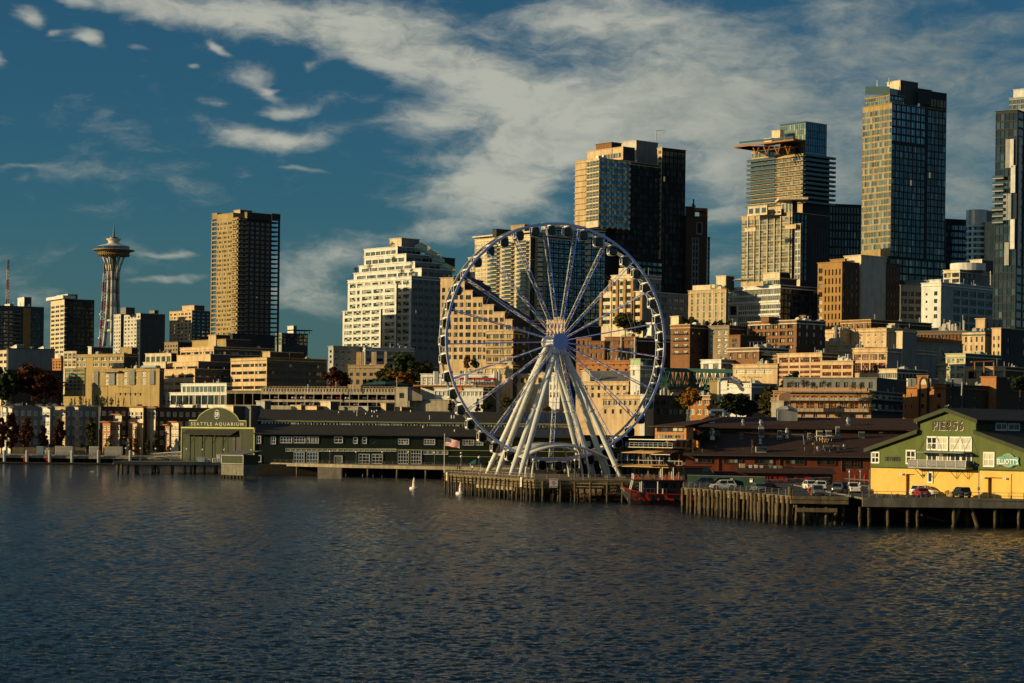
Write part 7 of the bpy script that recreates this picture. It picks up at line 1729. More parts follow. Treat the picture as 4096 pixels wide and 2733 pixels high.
bay=block(None,None,None,'I',328,440,718,302,948,32,[W(310,915,11,4,.95,.88,'glass_clear','tan',1,2,t=.2)],[W(318,908,11,6,.99,.76,'glass_blue','charcoal',2,1)],'cream','tan',parent=b.root,pname='hung_bay',yb=912)
for k,y in enumerate(yrange(318,908,11)):
 mb=MB();z=bay.zat(y)
 for f in(.08,.25,.42,.6,.78,.95):q=pt(bay,f,0,z-.7)-bay.dl*.25;mb.obox(q,bay.dr*1.1,bay.dl*.2,(0,0,1.3))
 mb.part('bracket_row',['cream'],b.root)
block(None,None,None,'I',335,655,760,198,968,40,[W(235,300,1,8,.85,.7,'glass_clear','cream',1,1,.35,.95)],(),'peach','charcoal',parent=b.root,pname='setback',yb=310);block(None,None,None,'I',412,552,640,158,976,40,(),(),'brick','charcoal',parent=b.root,pname='penthouse',yb=215)
block(None,None,None,'I',636,774,968,140,985,40,(),(),'off_white','grey',parent=b.root,pname='crown',yb=350)
rt=block(None,None,None,'I',962,1004,1217,206,978,36,[W(215,1120,17,1,.8,.8,'glass_amber','cream',1,1,t=.3)],[W(225,1480,22,6,.9,.86,'glass_tower','black',2,1)],'peach','black',parent=b.root,pname='right_shaft')
stacks(b,5,'metal',21,(2,5));q=at('I',950,140,990);mb=MB();mb.tube(q,q+Vector((0,0,4.5)),.2,n=6);mb.tube(q+Vector((0,0,4.5)),q+Vector((4,0,4.9)),.15,n=5);mb.part('davit',['off_white'],b.root)
b=block('brown_tower','dark red brown tower with grey frame bands right of the skyscraper','tower','I',1205,1222,1412,820,985,18,(),[W(860,980,1,1,.5,.95,'black','grey',1,1,.3,.95,t=.8),W(1000,1500,1,1,.5,.98,'black','grey',2,8,.1,.8,t=.8)],'brick_dark','brick_dark');plant_room(b,'I',1212,1222,1300,735,3,'brick_dark')
mb=MB();z0,z1=b.z1-.2,b.zat(738)
mb.obox(pt(b,.92,0,z0),b.dr*(b.LR*.08),b.dl*8,(0,0,z1-z0));mb.obox(pt(b,.45,0,z1-1.2),b.dr*(b.LR*.47-.01),b.dl*8,(0,0,1.2));mb.part('roof_frame',['brick'],b.root)
block(None,None,None,'I',1412,1414,1434,1010,990,18,(),[W(1030,1400,9,1,.9,.6,'glass_clear','charcoal')],'charcoal','charcoal',parent=b.root,pname='balcony_stack')
q=at('I',1283,740,980);t_=tree('roof_tree','small dark tree on the roof of the brown tower','cone','leaf_dark','I',1285,665,742,982,1.2)
block('dark_tower_base','dark lower block behind the right half of the wheel','building','I',398,640,1010,1180,925,40,(),[W(1200,1500,6,8,.9,.6,'glass_tower','black')],'black','black')
b=block('deco_hotel','cream and tan art deco hotel with a stepped top seen through the wheel','hotel','J',640,880,1160,128,765,44,[W(172,660,6,3,.74,.55,'glass_shop','charcoal',3,1,.04,.96,t=.2)],[W(170,300,1,4,.5,.5,'glass_shop')],'cream','grey');fins(b,'L',(.0,.33,.66,.97),'ochre',b.zat(660),b.zat(172),.5,1.1)
mb=MB();mb.obox(pt(b,-.02,.3,b.z1),b.dr*1.0,b.dl*(b.LL*.35),(0,0,2.6));mb.part('parapet',['cream'],b.root)
w_=block(None,None,None,'J',880,975,1440,305,756,44,[W(340,660,4,1,.74,.55,'glass_shop','charcoal',3,1)],[W(330,580,3,5,.8,.55,'glass_dark','charcoal',3,1,.25,.95)],'cream','grey',parent=b.root,pname='wing');fins(w_,'L',(.0,.9),'ochre',w_.zat(660),w_.z1,.5,1.0)
w_=block(None,None,None,'J',540,642,650,312,757,44,[W(350,660,4,1,.74,.55,'glass_shop','charcoal',3,1)],(),'cream','grey',parent=b.root,pname='wing');fins(w_,'L',(.9,),'ochre',w_.zat(660),w_.z1,.5,1.0)
tree('dark_tree','rounded dark tree in front of the art deco hotel','round','leaf_olive','J',785,505,800,730,1.2,0);tree('dark_tree','dark tree lower right of the art deco hotel','round','leaf_dark','J',930,585,800,726,1.2,1)
b=block('panel_hotel','pale concrete hotel with irregular slot windows right of the wheel','hotel','L',130,495,512,262,800,46,[W(270,600,5,6,.34,.86,'glass_clear','tan',1,2,.02,.98,t=.2)],(),'tan','charcoal');fins(b,'L',(.001,.34,.66),'off_white',b.zat(600),b.z1,.12,.25)
block(None,None,None,'L',398,492,572,132,808,46,(),(),'cream','charcoal',parent=b.root,pname='penthouse',yb=260);stacks(b,8,'cream',12,(1,2));mb=MB();mb.obox(pt(b,.2,.3,b.z1+.3),b.dr*4,b.dl*(b.LL*.6),(0,0,1.8));mb.part('roof_screen',['cream'],b.root)
b=block('glass_hotel','green white glass hotel block with pale floor bands and a rooftop terrace','hotel','L',512,1018,1375,222,795,40,[W(238,380,2,26,.93,.84,'glass_curtain','white_paint',1,1,t=.12),W(395,505,2,20,.93,.84,'glass_curtain','white_paint',1,1,.2,1,t=.12),W(508,630,2,26,.93,.84,'glass_curtain','white_paint',1,1,t=.12),W(396,490,1,1,.9,.95,'black','charcoal',1,1,.80*0+.01,.18,rev=1.2,nm='recess')],[W(238,620,6,9,.9,.85,'glass_tower','black')],'white','charcoal')
plant_room(b,'L',852,1012,1110,98,6,'cream','black');block(None,None,None,'L',852,1012,1175,155,797.5,40,[W(165,215,1,8,.92,.9,'glass_green','charcoal')],(),'cream','charcoal',parent=b.root,pname='roof_lounge',yb=224)
for x,y in((640,165),(715,160)):
 q=at('L',x,222,797);h=at('L',x,y,797).z-q.z;r=umbrella(Vector((q.x,q.y+3,b.z1)),h+.6,'pale rooftop umbrella on the glass hotel terrace',True,'cream');r.scale=(1.9,1.9,1);r['group']='rooftop umbrellas on the glass hotel'
slabs(b,(382,506),'L','white',.5,.7,0,1,'floor_band')
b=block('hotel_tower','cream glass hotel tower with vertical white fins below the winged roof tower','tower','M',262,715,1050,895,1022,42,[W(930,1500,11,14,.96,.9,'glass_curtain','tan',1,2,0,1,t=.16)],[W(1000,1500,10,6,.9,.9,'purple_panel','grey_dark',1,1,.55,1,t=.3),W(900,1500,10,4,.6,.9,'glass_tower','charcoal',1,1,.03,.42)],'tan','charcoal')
fins(b,'L',(.04,.21,.33,.47,.62,.73,.86),'cream',b.zat(1500),b.z1+1.0,.45,.4)
for xL,xC,xR,yt,yb_,dY in((318,490,500,832,905,4),(498,615,640,868,905,2),(620,715,760,790,905,8)):block(None,None,None,'M',xL,xC,xR,yt,1022+dY,42,[W(yt+10,yb_,1,3,.7,.8,'glass_clear','cream')],(),'cream','charcoal',parent=b.root,pname='crown',yb=yb_+10)
mb=MB();c=at('M',595,800,1026);mb.obox(c+Vector((0,0,1.0)),(13.5,-3,0),(0,14,0),(0,0,1.0));mb.part('roof_canopy',['cream'],b.root)
block(None,None,None,'M',650,748,760,1005,1014,42,(),(),'peach','charcoal',parent=b.root,pname='parapet',yb=1040);block(None,None,None,'M',290,385,390,1034,1016,42,(),(),'cream','charcoal',parent=b.root,pname='parapet',yb=1064)
fr_=block(None,None,None,'M',740,790,800,1000,1014,42,[W(1010,1500,9,2,.8,.85,'glass_curtain','cream',1,1)],(),'cream','charcoal',parent=b.root,pname='bay')
b=block('winged_tower','glass tower with a wide orange winged roof and a clear glass crown','tower','M',345,812,1050,372,1125,40,[W(390,820,10,9,.96,.66,'glass_blue','charcoal',2,1,0,.5),W(390,820,10,8,.94,.62,'glass_curtain','tan',2,1,.5,1)],[W(390,820,10,9,.96,.7,'glass_tower','black',2,1)],'tan','black')
ysl=yrange(392,812,10)
slabs(b,ysl,'R','grey_dark',2.0,.25,0,1.14,'balcony','glass_tower');slabs(b,ysl,'L','tan',1.3,.3,0,.5,'balcony');slabs(b,ysl,'L','grey',1.4,.22,.5,1.05,'balcony','glass_clear')
cr=block(None,None,None,'M',610,836,1026,84,1130,40,[W(92,250,3,12,.92,.95,'glass_green','off_white',1,1,t=.16),W(262,366,2,10,.9,.9,'glass_curtain','cream',1,1)],[W(92,350,4,12,.9,.95,'glass_blue','charcoal',1,1,t=.25)],'glass_green','glass_blue',parent=b.root,pname='glass_crown',yb=372)
block(None,None,None,'M',352,735,770,312,1131,40,[W(322,366,1,12,.9,.9,'glass_clear','charcoal',1,1)],(),'tan','charcoal',parent=b.root,pname='upper_storey',yb=374);block(None,None,None,'M',532,606,640,160,1134,40,(),(),'cream','cream',parent=b.root,pname='penthouse',yb=275);block(None,None,None,'M',462,530,560,232,1132,40,(),(),'cream','cream',parent=b.root,pname='penthouse',yb=290)
mb=MB()
w0_,w1_,w2_,w3_=at('M',188,318,1138),at('M',725,250,1118),at('M',835,262,1132),at('M',300,300,1158)
mb.prism([w0_,w1_,w2_,w3_],(0,0,.9),1);n0=at('M',395,333,1136);n1=at('M',688,290,1123)
mb.quad([w0_-Vector((0,0,.02)),w3_,n1-Vector((0,0,1)),n0-Vector((0,0,1))],1);mb.part('wing_roof',['copper','copper'],b.root)
mb=MB()
a,c_=at('M',240,300,1140)+Vector((0,0,1.2)),at('M',720,246,1120)+Vector((0,0,.9));mb.obox(a,c_-a,(0,.15,0),(0,0,1.0));mb.part('parapet',['glass_clear'],b.root)
for x in(365,460,555,650):
 mb=MB();t0=at('M',x,318-(x-365)*.09,1126);f_=at('M',x+28,376,1124);mb.tube(t0,f_,.35,n=6);mb.tube(at('M',x+50,318-(x-365)*.09,1126),f_,.4,n=6);mb.part('strut',['copper'],b.root)
b=block('dark_block','dark finely ribbed block between the winged tower and the tall glass tower','building','M',1040,1052,1480,822,1170,14,(),[W(835,1500,9,16,.7,.8,'glass_tower','charcoal',1,1)],'charcoal','charcoal')
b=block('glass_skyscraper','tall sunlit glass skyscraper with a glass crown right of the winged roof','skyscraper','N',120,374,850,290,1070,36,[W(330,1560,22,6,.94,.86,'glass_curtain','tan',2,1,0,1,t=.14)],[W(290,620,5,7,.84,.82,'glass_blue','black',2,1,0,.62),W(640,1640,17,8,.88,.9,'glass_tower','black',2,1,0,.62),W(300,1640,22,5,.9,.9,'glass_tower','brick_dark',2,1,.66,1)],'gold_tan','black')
block(None,None,None,'N',142,355,486,215,1074,36,[W(222,290,2,12,.95,.9,'glass_clear','gold_tan',1,1)],[W(222,290,2,8,.95,.9,'glass_blue','charcoal')],'gold_tan','charcoal',parent=b.root,pname='crown',yb=300)
mb=MB();q=at('N',142,215,1082);q2=at('N',355,215,1074);q3=at('N',486,240,1086);z_=at('N',355,132,1074).z-q2.z
mb.obox(q2,q-q2,(0,.3,0),(0,0,z_*.85));mb.obox(q2+Vector((.05,.3,0)),q3-q2,(0,.3,0),(0,0,z_*.7));mb.part('glass_screen',['glass_clear'],b.root)
block(None,None,None,'N',332,448,602,92,1082,36,(),(),'cream','grey_dark',parent=b.root,pname='penthouse',yb=290);block(None,None,None,'N',600,606,720,165,1085,36,(),(),'charcoal','charcoal',parent=b.root,pname='penthouse',yb=290)
block(None,None,None,'N',618,712,852,190,1092,36,(),[W(245,318,1,5,.92,.95,'glass_amber','black')],'black','black',parent=b.root,pname='crown',yb=330)
for x,y0,y1 in((246,150,88),(350,130,66)):mb=MB();mb.tube(at('N',x,y0,1080),at('N',x,y1,1080),.35,.2,6);mb.part('antenna',['off_white'],b.root)
b=block('podium_block','dark base of the tall glass tower with wide dim bays','building','O',720,762,1235,160,1055,36,(),[W(170,360,3,9,.9,.8,'glass_tower','black',2,1)],'charcoal','black')
b=block('dark_glass_block','dark glass block behind the curved silver tower','building','N',835,846,1030,1300,1180,20,(),[W(1340,1700,6,5,.92,.7,'glass_blue','black',2,1)],'charcoal','black')
cvY=1150;r=empty('curved_tower','rounded silver tower with white floor bands left of the edge skyscraper','tower',at('N',1110,1500,cvY));c0=at('N',1115,1500,cvY+10);rr=(at('N',1198,1500,cvY).x-at('N',1020,1500,cvY).x)/2
z0,z1=30,at('N',1100,1215,cvY).z;mb=MB();mb.lathe([(rr,z0-c0.z),(rr,z1-c0.z),(0,z1-c0.z)],40,c0);mb.part('glass_drum',['glass_blue'],r)
for k in range(14):
 z=at('N',1100,1340+k*50,cvY).z
 if z<z0+3:break
 mb=MB();mb.lathe([(rr+.35,-1.0),(rr+.45,-.2),(rr+.35,.2),(rr-.2,.2)],40,(c0.x,c0.y,z));mb.part('floor_band',['white_paint'],r)
mb=MB();mb.lathe([(rr+.5,at('N',1100,1338,cvY).z-c0.z),(rr+.5,z1-c0.z+.5),(rr-1,z1-c0.z+.5)],40,c0);mb.part('crown',['metal'],r);mb=MB();a=at('N',1205,1316,cvY-2);mb.box(a.x,a.x+7.5,cvY+2,cvY+14,z0,a.z);mb.part('side_slab',['cream'],r);mb=MB();a=at('N',1198,1218,cvY);mb.box(a.x-1,a.x+8,cvY+6,cvY+16,z0,a.z);mb.part('core',['grey'],r)
b=block('edge_skyscraper','dark slab skyscraper with white vertical panels at the right edge','skyscraper','N',1278,1468,2100,350,925,56,[W(370,930,8,5,.92,.86,'glass_tower','black',1,1,.02,.98),W(960,2500,23,5,.92,.86,'glass_tower','black',1,1,.02,.98)],[W(345,2470,28,12,.86,.8,'glass_amber','black',1,1,.01,1)],'black','black')
for f,ya,yb_,m_ in((.14,600,850,'white'),(.38,1075,1305,'grey_light'),(.22,1075,1305,'grey_light'),(.05,830,1070,'white'),(.05,1300,1560,'white'),(.3,600,850,'grey_light'),(.3,1500,1700,'grey_light')):
 mb=MB();z0,z1=b.zat(yb_),b.zat(ya);mb.obox(pt(b,0,f,z0)-b.dr*.6,b.dl*2.0,b.dr*.597,(0,0,z1-z0));mb.part('facade_panel',[m_],b.root)
fins(b,'R',(.02,.10,.2,.3),'white',b.zat(1700),b.zat(580),.7,1.4,'facade_panel');slabs(b,yrange(945,1330,7),'L','grey_light',1.6,.5,.55,1.05,'balcony','glass_clear')
block(None,None,None,'N',1396,1530,2100,240,929,56,[W(250,340,2,4,.9,.8,'glass_clear','charcoal')],(),'grey_light','charcoal',parent=b.root,pname='crown',yb=360);block(None,None,None,'N',1432,1600,2100,162,935,56,(),(),'white','grey',parent=b.root,pname='penthouse',yb=250)
# --- mid right: brown, white and grey buildings
b=block('brown_office','rust brown office with narrow deep windows beside a blank grey wall','building','O',158,362,505,205,790,42,[W(250,770,7,5,.42,.66,'glass_dark','charcoal',1,1,.25,.98,rev=.5),W(235,770,8,1,.8,.62,'glass_blinds','charcoal',1,1,.02,.22)],[W(240,640,6,4,.34,.6,'glass_shop')],'ochre','brick_dark')
block(None,None,None,'O',378,520,735,150,798,38,(),(),'cream','grey_light',parent=b.root,pname='blank_wing');block(None,None,None,'O',262,385,400,182,800,42,(),(),'ochre','brick_dark',parent=b.root,pname='setback',yb=215);block(None,None,None,'O',732,738,848,220,806,30,(),[W(240,660,6,4,.4,.55,'glass_tower')],'brick_dark','brick_dark',parent=b.root,pname='rear_wing')
b=block('white_warehouse','white loft building with a bright left wall and gridded shaded side','building','O',1025,1188,1622,380,770,44,[W(435,690,4,1,.36,.55,'glass_dark','charcoal',4,1,.50,1.0-.02),W(440,690,4,1,.3,.32,'glass_dark','charcoal',1,1,.12,.42)],[W(420,770,5,5,.82,.68,'glass_dark','charcoal',4,2,.22,1)],'white','grey_light')
block(None,None,None,'O',1092,1186,1200,356,775,44,(),(),'white','grey_light',parent=b.root,pname='roof_stair',yb=395);block(None,None,None,'O',845,850,1030,402,786,16,(),[W(440,690,4,3,.8,.6,'glass_dark','charcoal',4,1)],'grey','grey',parent=b.root,pname='rear_wing');block(None,None,None,'O',885,1090,1100,362,800,44,(),(),'grey','grey',parent=b.root,pname='rear_block',yb=420)
b=block('modern_block','pale modern block with a white rounded roof drum and deep terraces','building','O',1208,1345,1600,272,850,44,[W(290,385,2,2,.85,.7,'glass_shop','charcoal',3,1)],[W(285,390,2,3,.85,.85,'glass_dark','charcoal',3,1,.02,.5)],'cream','grey');mb=MB();q=at('O',1412,262,860);mb.lathe([(7,-1),(7,at('O',1412,222,860).z-q.z),(0,at('O',1412,222,860).z-q.z)],24,q);mb.part('roof_drum',['white'],b.root);plant_room(b,'O',1432,1530,1625,188,14,'cream','grey_dark');q=at('O',1602,400,845);mb=MB();mb.tube(q,at('O',1602,282,845),.18,n=6);mb.part('flag_mast',['off_white'],b.root)
# --- brick rows under the hotels
b=block('brick_apartment','brown brick apartment house with black fire balconies right of the wheel rim','apartment house','L',-40,145,330,603,705,44,[W(650,900,4,2,.52,.55,'glass_blinds','white_paint',3,1,.05,1,t=.15)],[W(650,900,4,3,.2,.4,'glass_shop')],'brick','brick_dark',trim='tan');slabs(b,(692,755,817,880),'L','black',.9,.25,.1,.9,'fire_balcony')
b=block('brick_apartment','olive brown brick apartments with white sashes below the pale concrete hotel','apartment house','L',325,524,695,612,702,46,[W(650,890,4,2,.5,.6,'glass_blinds','white_paint',2,2,.33,1,t=.15),W(650,890,4,1,.55,.6,'glass_blinds','white_paint',2,2,.02,.28,t=.15)],(),'tan_dark','brick_dark',trim='grey')
b=block('brick_terraces','red brick stepped apartments with blue panes and roof terraces','apartment house','L',710,1175,1450,560,690,40,[W(580,850,4,6,.78,.62,'glass_blinds','brick_dark',3,1,.02,.95,t=.25,rev=.5)],[W(580,800,3,4,.35,.6,'glass_blinds')],'brick','brick_dark',trim='off_white')
plant_room(b,'L',835,905,1020,532,5,'brick','brick_dark');plant_room(b,'L',1210,1262,1310,516,10,'brick','brick_dark');stacks(b,6,'white',15,(.8,1.6))
b=block('brick_terraces','lower brick stepped apartments with a roof pergola below the blue panes','apartment house','L',508,812,1100,826,668,40,[W(850,945,1,4,.5,.6,'glass_blinds','brick_dark',2,1,.02,.98,t=.25)],[W(840,930,1,4,.4,.6)],'brick','brick_dark',trim='off_white')
block(None,None,None,'L',524,630,880,706,676,40,[W(730,820,2,1,.4,.7,'glass_blue','brick_dark',2,1)],(),'brick','brick_dark',parent=b.root,pname='upper_terrace');mb=MB()
for x in(725,760,800,840):q=at('L',x,826,674);mb.tube(q,at('L',x,770,674),.12,n=5)
a,c_=at('L',722,770,674),at('L',900,766,674);mb.obox(a,c_-a,(0,3,0),(0,0,.25));mb.part('pergola',['metal_dark'],b.root)
for i,(x,yt,lf)in enumerate(((90,515,'leaf_dark'),(165,520,'leaf_green'),(300,560,'leaf_olive'),(380,560,'leaf_dark'),(440,552,'leaf_olive'),(520,550,'leaf_olive'),(665,680,'leaf_olive'),(790,680,'leaf_green'),(1070,800,'leaf_olive'))):
 tree('roof_tree','dark leafy tree on the roof terraces of the brick apartments','round',lf,'L',x,yt,640 if x<600 else yt+50,712 if x<600 else 680,1.25,i%3,'trees along the brick apartment roofs')
b=block('brick_row','brown brick row with pale downpipes right of the wheel hub','apartment house','J',575,900,915,782,712,58,[W(800,1025,3,3,.4,.62,'glass_blinds','tan_dark',2,1,.02,.98,t=.2)],(),'brick','brick_dark')
for f in(.02,.45):mb=MB();mb.tube(pt(b,-.03,f,b.z0)-b.dr*.35,pt(b,-.03,f,b.z1)-b.dr*.35,.3,n=7);mb.part('downpipe',['off_white'],b.root)
block(None,None,None,'J',415,570,580,828,710,58,[W(840,1020,2,3,.45,.6,'glass_shop','tan_dark',2,1)],(),'brick','brick_dark',parent=b.root,pname='wing');block(None,None,None,'J',275,432,436,790,716,58,[W(800,960,2,3,.4,.6,'glass_shop')],(),'brick','brick_dark',parent=b.root,pname='wing')
b=block('dark_brick_block','almost black brick block with a white roof hut right of the brick row','building','J',895,900,1290,790,718,30,(),[W(830,960,2,5,.2,.4)],'cream','brick_dark',trim='white');plant_room(b,'J',1010,1060,1095,636,4,'white','off_white');plant_room(b,'J',1262,1345,1355,566,8,'cream','grey')
b=block('low_brick_row','long low orange brick row with rooftop planters below the brown row','building','J',278,845,860,1030,690,60,[W(1045,1090,1,8,.25,.7,'glass_shop','tan_dark'),W(1105,1140,1,6,.3,.7,'glass_shop')],(),'orange_brick','brick_dark')
b=block('yellow_row','yellow cream row house with sash windows and a grey mansard roof','apartment house','J',272,822,1445,1250,655,58,[W(1270,1430,2,8,.42,.6,'glass_blinds','charcoal',1,2,.02,.98,t=.15)],[W(1270,1430,2,8,.3,.5,'glass_dark','charcoal')],'peach','tan_dark');a=[at('J',275,1250,665),at('J',822,1250,655.5),at('J',838,1140,668),at('J',420,1132,682)];mb=MB();mb.prism(a,(0,6,0),0);mb.part('mansard_roof',['roof_grey'],b.root);plant_room(b,'J',330,420,425,1135,8,'cream')
b=block('pink_building','pale pink building with a white end wall below the yellow row','building','J',540,945,1000,1392,628,58,[W(1440,1500,1,7,.7,.9,'glass_blinds','off_white',2,1,.02,.96),W(1520,1600,1,5,.3,.6)],(),'peach','white');block(None,None,None,'J',945,992,1085,1386,626,58,(),(),'white','grey',parent=b.root,pname='end_wall')
b=block('dark_row','dark shaded row with wide glass below the green truss bridge','building','J',1080,1090,1480,1395,636,16,(),[W(1430,1500,1,6,.8,.8,'glass_tower','charcoal',2,1),W(1515,1600,1,6,.9,.7,'glass_blue','charcoal',2,1)],'charcoal','charcoal');stacks(b,5,'off_white',17)
b=block('lift_tower','white framed lift tower with a mint green top beside the wheel rim','lift tower','J',842,942,1115,1085,640,44,[W(1110,1190,1,1,.45,.9,'glass_shop','white',1,1,.1,.6)],[W(1105,1200,1,1,.92,.9,'glass_green','white',3,1,.02,.98)],'white','grey');mat('mint',(.40,.50,.30));block(None,None,None,'J',842,945,1060,1014,642,44,(),(),'mint','teal_steel',parent=b.root,pname='top_box',yb=1090)
A_,B_=at('J',1180,1140,650),at('L',572,1068,640);r=empty('footbridge','dark green steel truss footbridge leading right from the lift tower','bridge',A_);h_=5.2;d_=B_-A_
for yo in(0,4):
 mb=MB();o=Vector((0,yo,0));mb.obox(A_+o,d_,(0,.3,0),(0,0,.9));mb.obox(A_+o-Vector((0,0,h_)),d_,(0,.3,0),(0,0,.8));n=18
 for k in range(n):
  p0,p1=A_+d_*(k/n)+o,A_+d_*((k+1)/n)+o;z=Vector((0,0,h_-.4));mb.tube(p0-z,p1,.16,n=5)if k%2 else mb.tube(p0,p1-z,.16,n=5);mb.tube(p0,p0-z,.14,n=5)
 mb.part('side_truss',['teal_steel'],r)
mb=MB();mb.obox(A_+Vector((0,.31,-h_+.2)),d_,(0,3.6,0),(0,0,.3));mb.part('walkway',['grey_dark'],r);mb=MB();mb.obox(A_+Vector((0,.31,.91)),d_,(0,3.6,0),(0,0,.2));mb.part('roof',['teal_steel'],r)
for f in(.1,.55,.95):mb=MB();p=A_+d_*f+Vector((0,2,-h_));mb.tube(p,Vector((p.x,p.y,ter(p.x,p.y)-1)),.5,n=8);mb.part('pier_column',['concrete'],r)
# --- the public market slope on the right
b=block('white_block','low white block with metal grilles below the brick apartments','building','L',250,445,675,942,672,44,[W(960,1040,1,2,.55,.9,'glass_shop','metal_dark',6,4,.02,.98)],[W(960,1010,1,3,.2,.7)],'white','grey');block(None,None,None,'L',205,480,560,1036,666,44,(),(),'cream','grey',parent=b.root,pname='podium')
b=block('market_hall','tan market hall with a row of white windows and faint green wall lettering','market hall','L',560,990,1005,985,630,50,[W(1030,1072,1,4,.86,.9,'glass_blinds','white_paint',7,2,.06,.9,t=.15)],(),'peach','charcoal',trim='tan');mp=Plane(pt(b,0,1,0),pt(b,0,0,0));a0,z0=mp.px('L',648,1118);a1,z1=mp.px('L',836,1098);mat('faded_green',(.28,.33,.20));sign_text(mp,a0,a1,z0,z1,'Pike Place Market','faded_green',b.root,.02,.01,.04)
b=block('brick_gable','small brown brick front with a curved gable left of the market hall','building','L',695,988,1000,902,668,50,[W(930,980,1,5,.3,.7,'glass_blinds','white_paint',1,2)],(),'brick','brick_dark',trim='tan');mb=MB();q=pt(b,.0,.45,b.z1);mb.lathe([(2.6,0),(2.4,.9),(1.4,1.7),(0,2.0)],16,q);mb.part('gable',['tan'],b.root)
b=block('red_window_market','long cream market building with bands of red framed windows','market hall','L',990,1420,1580,878,652,46,[W(905,965,1,4,.86,.9,'glass_shop','window_red',4,2,.02,.98,t=.2),W(980,1130,3,4,.86,.55,'glass_dark','window_red',5,2,.02,.98,t=.16)],(),'peach','grey_dark')
b=block('red_window_market','middle part of the cream market building with lower red window bands','market hall','O',185,452,470,1036,640,52,[W(1055,1170,2,3,.86,.55,'glass_dark','window_red',5,2,.02,.98,t=.16)],(),'peach','grey_dark');stacks(b,9,'white',18,(.8,2))
b=block('red_window_market','tall right end of the cream market building with two storeys of red windows','market hall','O',450,738,1150,930,644,50,[W(970,1028,1,4,.86,.85,'glass_blinds','window_red',3,2,.02,.98,t=.2),W(1040,1140,1,4,.86,.85,'glass_shop','window_red',4,4,.02,.98,t=.16)],[W(970,1025,1,1,.28,.9,'glass_dark','brick',2,1,.0,.9)],'peach','grey')
block(None,None,None,'O',815,866,985,790,650,44,(),(),'cream','grey',parent=b.root,pname='stair_tower');block(None,None,None,'O',960,966,1372,886,682,24,(),[W(920,1070,2,6,.35,.55,'glass_shop','brick_dark',2,2)],'grey','grey',parent=b.root,pname='rear_wing')
for(nm,lb,xL,xC,xR,yt,Y,th,ls,rs_)in(
('cream_hotel','low cream hotel with small windows above the market, left part',-30,152,405,868,700,42,[W(890,990,2,4,.3,.5,'glass_blinds','white_paint',1,2)],[W(890,960,1,1,.3,.6)]),('cream_hotel','cream hotel with a silver chimney pipe below the brown office',158,342,440,775,722,44,[W(800,860,1,2,.22,.7,'glass_blinds','white_paint')],()),
('cream_hotel','cream hotel with two rows of small windows right of the silver pipe',438,732,985,762,716,46,[W(785,905,2,5,.3,.4,'glass_blinds','white_paint',2,1)],(),),('cream_hotel','low cream building with a slanted dark vent above the red windows',252,545,560,928,692,48,[W(945,1000,1,5,.2,.6,'glass_blinds','white_paint')],())):
 b=block(nm,lb,'hotel','O',xL,xC,xR,yt,Y,th,ls,rs_,'peach','tan',trim='tan');stacks(b,4,'grey_light',xC,(.6,1.6))
 if xL==158:mb=MB();q=pt(b,-.02,.12,b.z0);mb.tube(q-b.dr*.5,Vector((q.x,q.y,b.z1+1.5))-b.dr*.5,.45,n=8);mb.part('chimney_pipe',['galvanised'],b.root)
 if xL==438:plant_room(b,'O',752,800,832,726,8,'cream','grey')
b=block('brick_hotel','dark brick building with a lit upper cornice behind the cream hotels','building','O',350,602,1110,690,745,40,[W(705,765,1,6,.45,.8,'glass_blinds','brick_dark',1,2)],[W(740,770,1,8,.4,.9)],'brick','brick_dark',trim='tan')
b=block('brick_arcade','long low brown brick building with a grey roof band and small arched windows','building','O',985,1395,1400,785,730,66,[W(805,860,1,14,.4,.7,'glass_blinds','brick_dark',1,2)],(),'brick','brick_dark',trim='grey');stacks(b,12,'off_white',23,(2,4));
b=block('cream_tower_hotel','cream market hotel with a square stair tower and green cornice','hotel','O',1366,1556,1620,790,705,46,[W(815,960,2,4,.36,.62,'glass_blinds','charcoal',1,2,.05,1,t=.2)],(),'peach','tan',trim='teal_steel');block(None,None,None,'O',1478,1556,1702,682,708,46,(),[W(700,770,1,3,.2,.6)],'peach','grey',parent=b.root,pname='stair_tower',yb=800);block(None,None,None,'O',1614,1690,1950,762,700,46,[W(810,1000,3,2,.4,.5,'glass_blinds','charcoal',2,1)],[W(800,1000,2,2,.15,.5)],'peach','charcoal',parent=b.root,pname='right_wing')
b=block('cream_shop','cream three storey building with green framed window groups','building','O',1228,1392,1690,975,674,46,[W(1000,1190,3,2,.74,.62,'glass_blinds','mint',3,2,.02,.98,t=.2)],(),'cream','grey_dark',trim='mint');b=block('cornice_shop','small cream building with a toothed green cornice','building','O',1066,1230,1235,1082,667,50,[W(1110,1155,1,3,.38,.8,'glass_blinds','white_paint',1,2)],(),'cream','grey');mb=MB();mb.obox(pt(b,-.02,-.02,b.z1+.3)-b.dr*1.0,b.dl*(b.LL*1.08),b.dr*2,(0,0,.8));mb.part('cornice',['mint'],b.root)
b=block('glazed_arcade','low building with a long glazed front and thin flat roof','building','O',672,820,1068,1105,628,46,[W(1125,1180,1,8,.85,.9,'glass_clear','off_white')],[W(1120,1180,1,8,.85,.9,'glass_dark','charcoal')],'cream','grey_dark')
b=block('timber_house','grey tan hillside house with an orange steel pergola on its terrace','house','O',1395,1728,1880,1085,660,52,[W(1110,1190,1,3,.6,.75,'glass_dark','charcoal',2,1)],(),'tan','brick_dark');mb=MB()
for x in(1470,1548,1630):mb.tube(at('O',x,1170,652),at('O',x,1045,652),.22,n=6)
a,c_=at('O',1445,1045,652),at('O',1632,1038,652);mb.obox(a,c_-a,(0,2,0),(0,0,.3));mb.part('pergola',['copper'],b.root)
